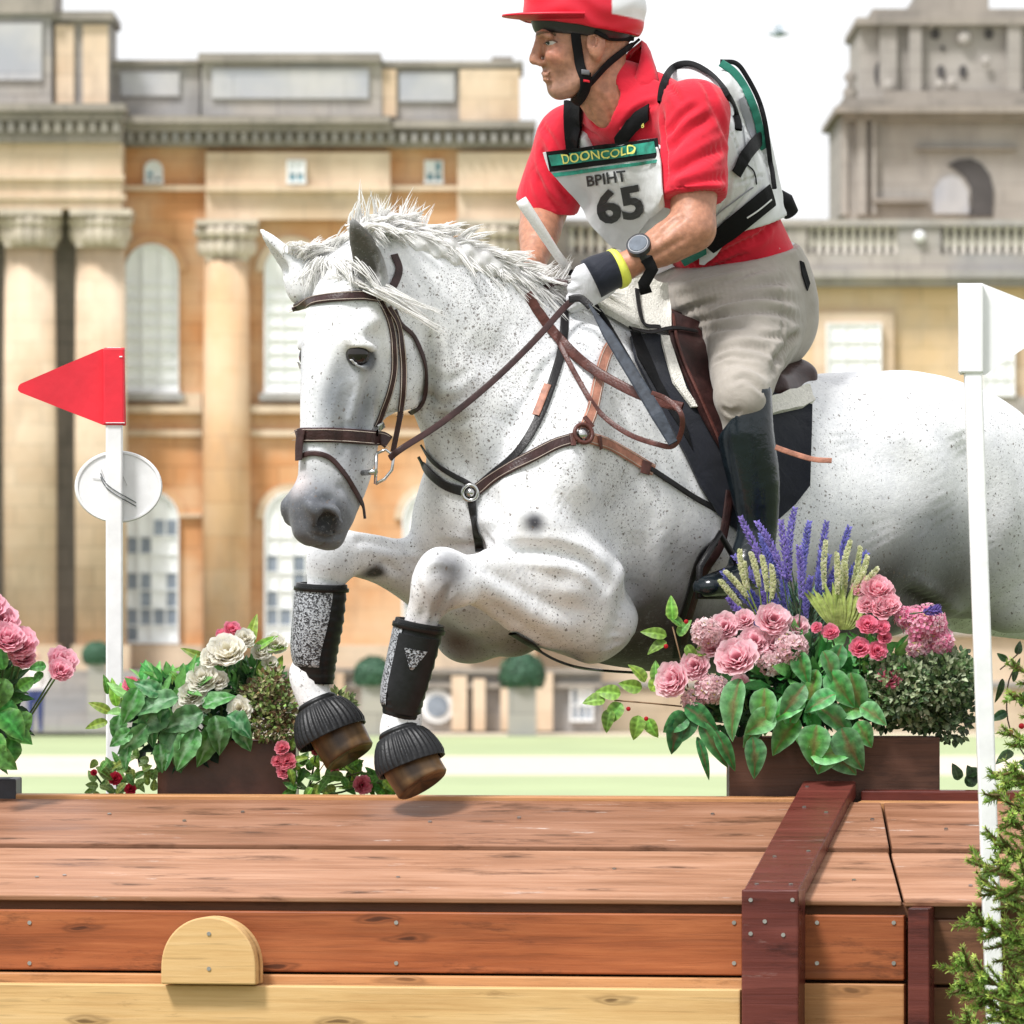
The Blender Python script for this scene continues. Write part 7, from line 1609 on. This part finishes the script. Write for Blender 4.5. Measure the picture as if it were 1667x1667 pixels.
bouquet('rose_bush', 'small hot pink roses behind the white roses of the left planter', ((378, 1026, 16, .02), (362, 1034, 12, .02), (214, 1115, 15), (250, 1118, 8), (232, 1112, 9)), (330, 1200, YQ + .03), HP0, HP1)
bouquet('rose_bush', 'deep pink rosebuds trailing down beside the right end of the left planter', ((460, 1218, 13), (468, 1240, 15), (462, 1256, 13), (452, 1240, 11), (515, 1222, 9), (590, 1278, 17), (545, 1255, 7)), (500, 1285, YQ - .05), HP0, (.88, .36, .42))
bouquet('rose_bush', 'dark red rosebuds by the foot of the red flag post', ((188, 1268, 12), (212, 1285, 10), (153, 1258, 6)), (200, 1300, YQ + .0), (.45, .01, .03), (.75, .06, .12))
tr = plant('trailing_foliage', 560, 1290, YQ - .05, 'bright green trailing leaves hanging behind the lowest front hoof')
for i in range(95):
    x = rp.uniform(470, 660); y = 1215 + rp.random() * 75 if x < 560 else 1290 - rp.random() * (670 - x) * .5 - 5; bigleaf(tr, x, y, rp.uniform(0, 360), rp.uniform(20, 36), rp.uniform(14, 24), YQ - rp.uniform(.0, .12), rp.choice([(.06, .24, .03), (.16, .42, .05), (.26, .52, .07)]), rp.choice([(.26, .50, .10), (.16, .38, .07)]), None)
for k in range(5): stem_to(tr, [P(500, 1285, YQ - .04), P(530 + 30 * k, 1240 + 8 * k, YQ - .06), P(560 + 22 * k, 1270 + 2 * k, YQ - .06)], .0015, (.15, .12, .05))
fl_ = plant('trailing_foliage', 200, 1290, YQ, 'light green small leaves around the foot of the red flag post')
for i in range(60):
    x = rp.uniform(150, 260); bigleaf(fl_, x, 1290 - rp.random() * 55, rp.uniform(0, 360), rp.uniform(16, 30), rp.uniform(12, 18), YQ - rp.uniform(0, .08), (.16, .36, .08), (.32, .50, .16), None)
up = plant('leafy_stems', 300, 1200, YQ + .04, 'fresh yellow-green leaf shoots rising behind the white roses')
for (x, y, a, L, W) in ((405, 1055, 80, 60, 26), (412, 1060, 40, 50, 20), (400, 1060, 120, 46, 20), (430, 1060, 20, 40, 18), (345, 1080, 150, 60, 22), (320, 1090, 170, 40, 18), (300, 1120, 120, 40, 20), (275, 1125, 100, 44, 20), (265, 1130, 60, 40, 20), (240, 1130, 110, 40, 20), (190, 1150, 100, 50, 24), (180, 1160, 150, 42, 22), (175, 1175, 190, 40, 22), (200, 1150, 60, 36, 20), (175, 1130, 90, 34, 20), (440, 1110, 60, 50, 24), (452, 1100, 120, 46, 24), (430, 1120, 90, 50, 24), (420, 1100, 60, 44, 22), (465, 1115, 40, 40, 20)):
    bigleaf(up, x, y, a, L, W, YQ - .02, (.18, .46, .05), (.40, .62, .12), None)
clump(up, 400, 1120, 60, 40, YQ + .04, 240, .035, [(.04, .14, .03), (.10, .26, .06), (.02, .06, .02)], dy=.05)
bs_ = plant('seed_head_plant', 440, 1200, YQ, 'brown and green seedy plant between the white roses and the front boot')
for (x_, y_, rx_, ry_, n_) in ((425, 1130, 34, 26, 380), (455, 1150, 30, 36, 420), (430, 1175, 38, 30, 420), (465, 1190, 24, 26, 240), (440, 1108, 26, 18, 180)): clump(bs_, x_, y_, rx_, ry_, YQ - .04, n_, .013, [(.24, .15, .07), (.12, .07, .04), (.34, .38, .14), (.46, .42, .24), (.12, .18, .05), (.25, .40, .10)], lw=.55, dy=.06)
clump(bs_, 550, 1150, 26, 28, YQ + .1, 160, .016, [(.20, .25, .08), (.10, .14, .05), (.26, .30, .12)], lw=.6, dy=.05)
# ---------------- left edge plants
YE = .45
planter(-190, 26, 1268, 1345, YE + .02, .2, plain('dark_blue_planter', (.02, .02, .03), .5), 'very dark planter cut off by the left edge of the picture')
bouquet('peony_bunch', 'large rose pink peonies at the left edge of the picture', ((0, 1015, 34), (-22, 990, 34), (30, 1048, 32), (36, 1070, 24), (12, 1040, 30, -.04), (100, 1078, 26, .0), (98, 1092, 22, -.03), (-30, 1070, 40)), (-20, 1250, YE), (.84, .20, .34), (.95, .60, .68))
el = plant('broad_leaf_plant', 0, 1270, YE, 'bright green scalloped leaves below the peonies at the left edge')
for (x, y, a, L, W) in ((10, 1105, 250, 60, 50), (30, 1120, 30, 34, 30), (0, 1110, 200, 60, 40), (20, 1140, 240, 60, 50), (0, 1160, 320, 62, 62), (10, 1185, 340, 52, 52), (-10, 1190, 270, 70, 60), (20, 1200, 260, 60, 50), (0, 1140, 150, 50, 40), (30, 1160, 300, 40, 45), (-20, 1220, 330, 60, 50), (5, 1090, 100, 50, 34), (75, 1085, 180, 30, 24), (70, 1095, 220, 26, 20)):
    bigleaf(el, x, y, a, L, W, YE - .08 - rp.uniform(0, .04), (.08, .36, .05), (.24, .55, .13), None, ruf=.12)
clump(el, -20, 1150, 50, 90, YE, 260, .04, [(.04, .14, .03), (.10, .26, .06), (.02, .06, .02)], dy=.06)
# ---------------- conifer at the right edge
YT = -.95; tc = P(1770, 1700, YT); con = empty('conifer_tree', (tc.x, tc.y, 0), label='young bright green conifer at the right edge in front of the white post', cat='tree')
mb = MB(); mb.tube([(tc.x, tc.y, 0), (tc.x, tc.y, .9), (tc.x, tc.y, 1.62)], [.035, .022, .005], 10); mb.c = [(.16, .10, .06, 1)] * len(mb.v); mb.build('trunk', M_stem, con, smooth=True)
def branch(mb, a, b_, dens=1.0, nl=.016):
    a = Vector(a); b_ = Vector(b_); L = (b_ - a).length; pts = [a.lerp(b_, t) + Vector((0, 0, -.06 * L * math.sin(t * 3))) for t in np.linspace(0, 1, 7)]; n0 = len(mb.v); mb.tube(pts, [.004 * (1 - t) + .0015 for t in np.linspace(0, 1, 7)], 5)
    mb.c[n0:] = [(.20, .14, .05, 1)] * (len(mb.v) - n0); n = int(L * 1300 * dens); tint = rp.uniform(.8, 1.15)
    for i in range(n):
        t = rp.random(); k = min(5, int(t * 6)); p = pts[k].lerp(pts[k + 1], t * 6 - k); ax = (pts[k + 1] - pts[k]).normalized(); _, s, q = orient(p, ax); an = rp.uniform(0, 6.283); rd = s * math.cos(an) + q * math.sin(an)
        d = (rd + ax * rp.uniform(.5, 1.1)).normalized(); l_ = nl * rp.uniform(.7, 1.2) * (1 - .3 * t); w_ = ax.cross(d).normalized() * .0018; g_ = rp.uniform(.7, 1.25) * tint; tip = max(0, t - .75) * 2.4
        c = ((.26 + .40 * tip) * g_, (.44 + .30 * tip) * g_, (.08 + .06 * tip) * g_); mb.add([p - w_, p + w_, p + d * l_ + w_ * .3, p + d * l_ - w_ * .3], [(0, 1, 2, 3)], [[x * .7 for x in c]] * 2 + [[min(1, x * 1.25) for x in c]] * 2)
def limb(x0, y0, x1, y1, Y1, n):
    mb = MB(); a = P(x0, y0, YT); b_ = P(x1, y1, Y1); branch(mb, a, b_)
    for k in range(n):
        t = .3 + .65 * k / max(1, n - 1); p = a.lerp(b_, t) + Vector((0, 0, -.06 * (b_ - a).length * math.sin(t * 3))); s = 1 if k % 2 else -1; d = (b_ - a).normalized(); sd = d.cross(UP).normalized()
        l_ = (b_ - a).length * (.42 - .28 * t) * rp.uniform(.8, 1.2); e = p + (d * .75 + UP * s * .5 + sd * rp.uniform(-.7, .7)).normalized() * l_; branch(mb, p, e, 1.1)
        e2 = p + (d * .8 + sd * s * .8 + UP * rp.uniform(-.2, .3)).normalized() * l_; branch(mb, p, e2, 1.1)
    mb.build('branch', M_leaf, con)
for (x0, y0, x1, y1, Y1, n) in ((1770, 1655, 1552, 1555, -1.15, 9), (1770, 1690, 1560, 1600, -1.0, 9), (1770, 1780, 1568, 1655, -1.1, 10), (1770, 1830, 1590, 1700, -1.0, 8), (1770, 1560, 1580, 1490, -1.05, 9), (1770, 1520, 1600, 1432, -.9, 8), (1770, 1500, 1625, 1400, -1.2, 7), (1770, 1440, 1612, 1360, -.95, 8), (1770, 1400, 1640, 1330, -1.1, 7), (1770, 1350, 1618, 1290, -.9, 7), (1770, 1330, 1645, 1245, -1.1, 7), (1770, 1280, 1622, 1262, -1.0, 6),
                                (1770, 1240, 1640, 1190, -1.05, 6), (1770, 1180, 1650, 1130, -.95, 5), (1770, 1140, 1655, 1085, -1.0, 4), (1770, 1600, 1650, 1540, -.75, 7), (1770, 1660, 1640, 1620, -.8, 7), (1770, 1420, 1690, 1250, -1.0, 6), (1770, 1600, 1690, 1450, -1.2, 6), (1770, 1760, 1660, 1600, -1.25, 7), (1770, 1450, 1585, 1395, -.80, 6), (1770, 1700, 1950, 1600, -1.0, 5), (1770, 1500, 1930, 1400, -1.0, 5), (1770, 1300, 1900, 1200, -1.0, 5), (1770, 1200, 1880, 1110, -1.0, 5), (1770, 1110, 1690, 1010, -1.0, 4), (1770, 1090, 1850, 990, -.95, 4), (1770, 1010, 1740, 930, -.95, 3), (1770, 1010, 1800, 920, -.95, 3), (1770, 1250, 1760, 1120, -1.2, 5), (1770, 1420, 1800, 1280, -1.25, 6), (1770, 1150, 1790, 1040, -.7, 4), (1770, 1620, 1860, 1520, -1.25, 6), (1770, 1380, 1900, 1300, -.7, 6)):
    limb(x0, y0, x1, y1, Y1, n)
vb = plant('berry_vine', 1655, 1200, -.55, 'thin twig with dark leaves and red berries beside the white post')
for (x, y, a, L, W) in ((1655, 1065, 70, 22, 16), (1640, 1075, 150, 20, 14), (1632, 1105, 260, 40, 14), (1650, 1110, 80, 40, 12), (1662, 1150, 60, 40, 26), (1640, 1160, 200, 30, 20), (1650, 1225, 200, 34, 24), (1660, 1240, 330, 34, 28)): bigleaf(vb, x, y, a, L, W, -.55, (.03, .09, .03), (.08, .2, .06), None)
stem_to(vb, catmull([P(1628, 1090, -.55), P(1640, 1080, -.55), P(1660, 1062, -.55)], 4), .0013, (.1, .06, .04)); stem_to(vb, catmull([P(1690, 1260, -.55), P(1645, 1190, -.55), P(1640, 1120, -.55), P(1655, 1080, -.55)], 4), .0015, (.1, .06, .04))
for x, y in ((1650, 1130), (1663, 1182), (1645, 1192)): mb = MB(); mb.ball(P(x, y, -.57), .006, 8, 6); mb.c = [(.55, .03, .04, 1)] * len(mb.v); mb.build('berry', M_petal, vb, smooth=True)
# far standing figure in white top and blue trousers, by the palace steps
def far_person(px, pyf, h, top, leg, label, Y=150.0):
    f = P(px, pyf, Y); s = h / 1.75; o = empty('person', (f.x, Y, f.z), label=label, cat='person', group='far figures on the lawn'); B = Body()
    v3 = lambda x, y, z: (f.x + x * s, Y + y * s, f.z + z * s)
    B.ell(v3(0, 0, 1.62), (.10 * s, .11 * s, .13 * s), k=.03); B.loft([v3(0, 0, .95), v3(0, 0, 1.2), v3(0, 0, 1.42), v3(0, 0, 1.52)], [(.16 * s, .12 * s), (.15 * s, .12 * s), (.2 * s, .11 * s), (.06 * s, .06 * s)], side=(1, 0, 0), k=.03)
    for q in (-1, 1):
        B.loft([v3(.09 * q, 0, .92), v3(.10 * q, -.02, .5), v3(.11 * q, .02, .08)], [.10 * s, .075 * s, .05 * s], k=.03); B.loft([v3(.11 * q, .02, .05), v3(.12 * q, -.14, .04)], [.05 * s, .04 * s], k=.02)
        B.loft([v3(.20 * q, 0, 1.40), v3(.25 * q, 0, 1.1), v3(.22 * q, -.12, .88)], [.06 * s, .045 * s, .035 * s], k=.03)
    v_, f_ = B.mesh(.03, smooth=1); z = (v_[:, 2] - f.z) / s; c = np.tile(np.array([.6, .38, .3, 1.0]), (len(v_), 1)); c[(z < 1.5)] = (*top, 1); c[z < .92] = (*leg, 1); npmesh('body', v_, f_, M_stem, o, c)
far_person(58, 1192, 1.72, (.75, .73, .72), (.03, .05, .16), 'distant blurred person in white top and blue trousers near the left edge')
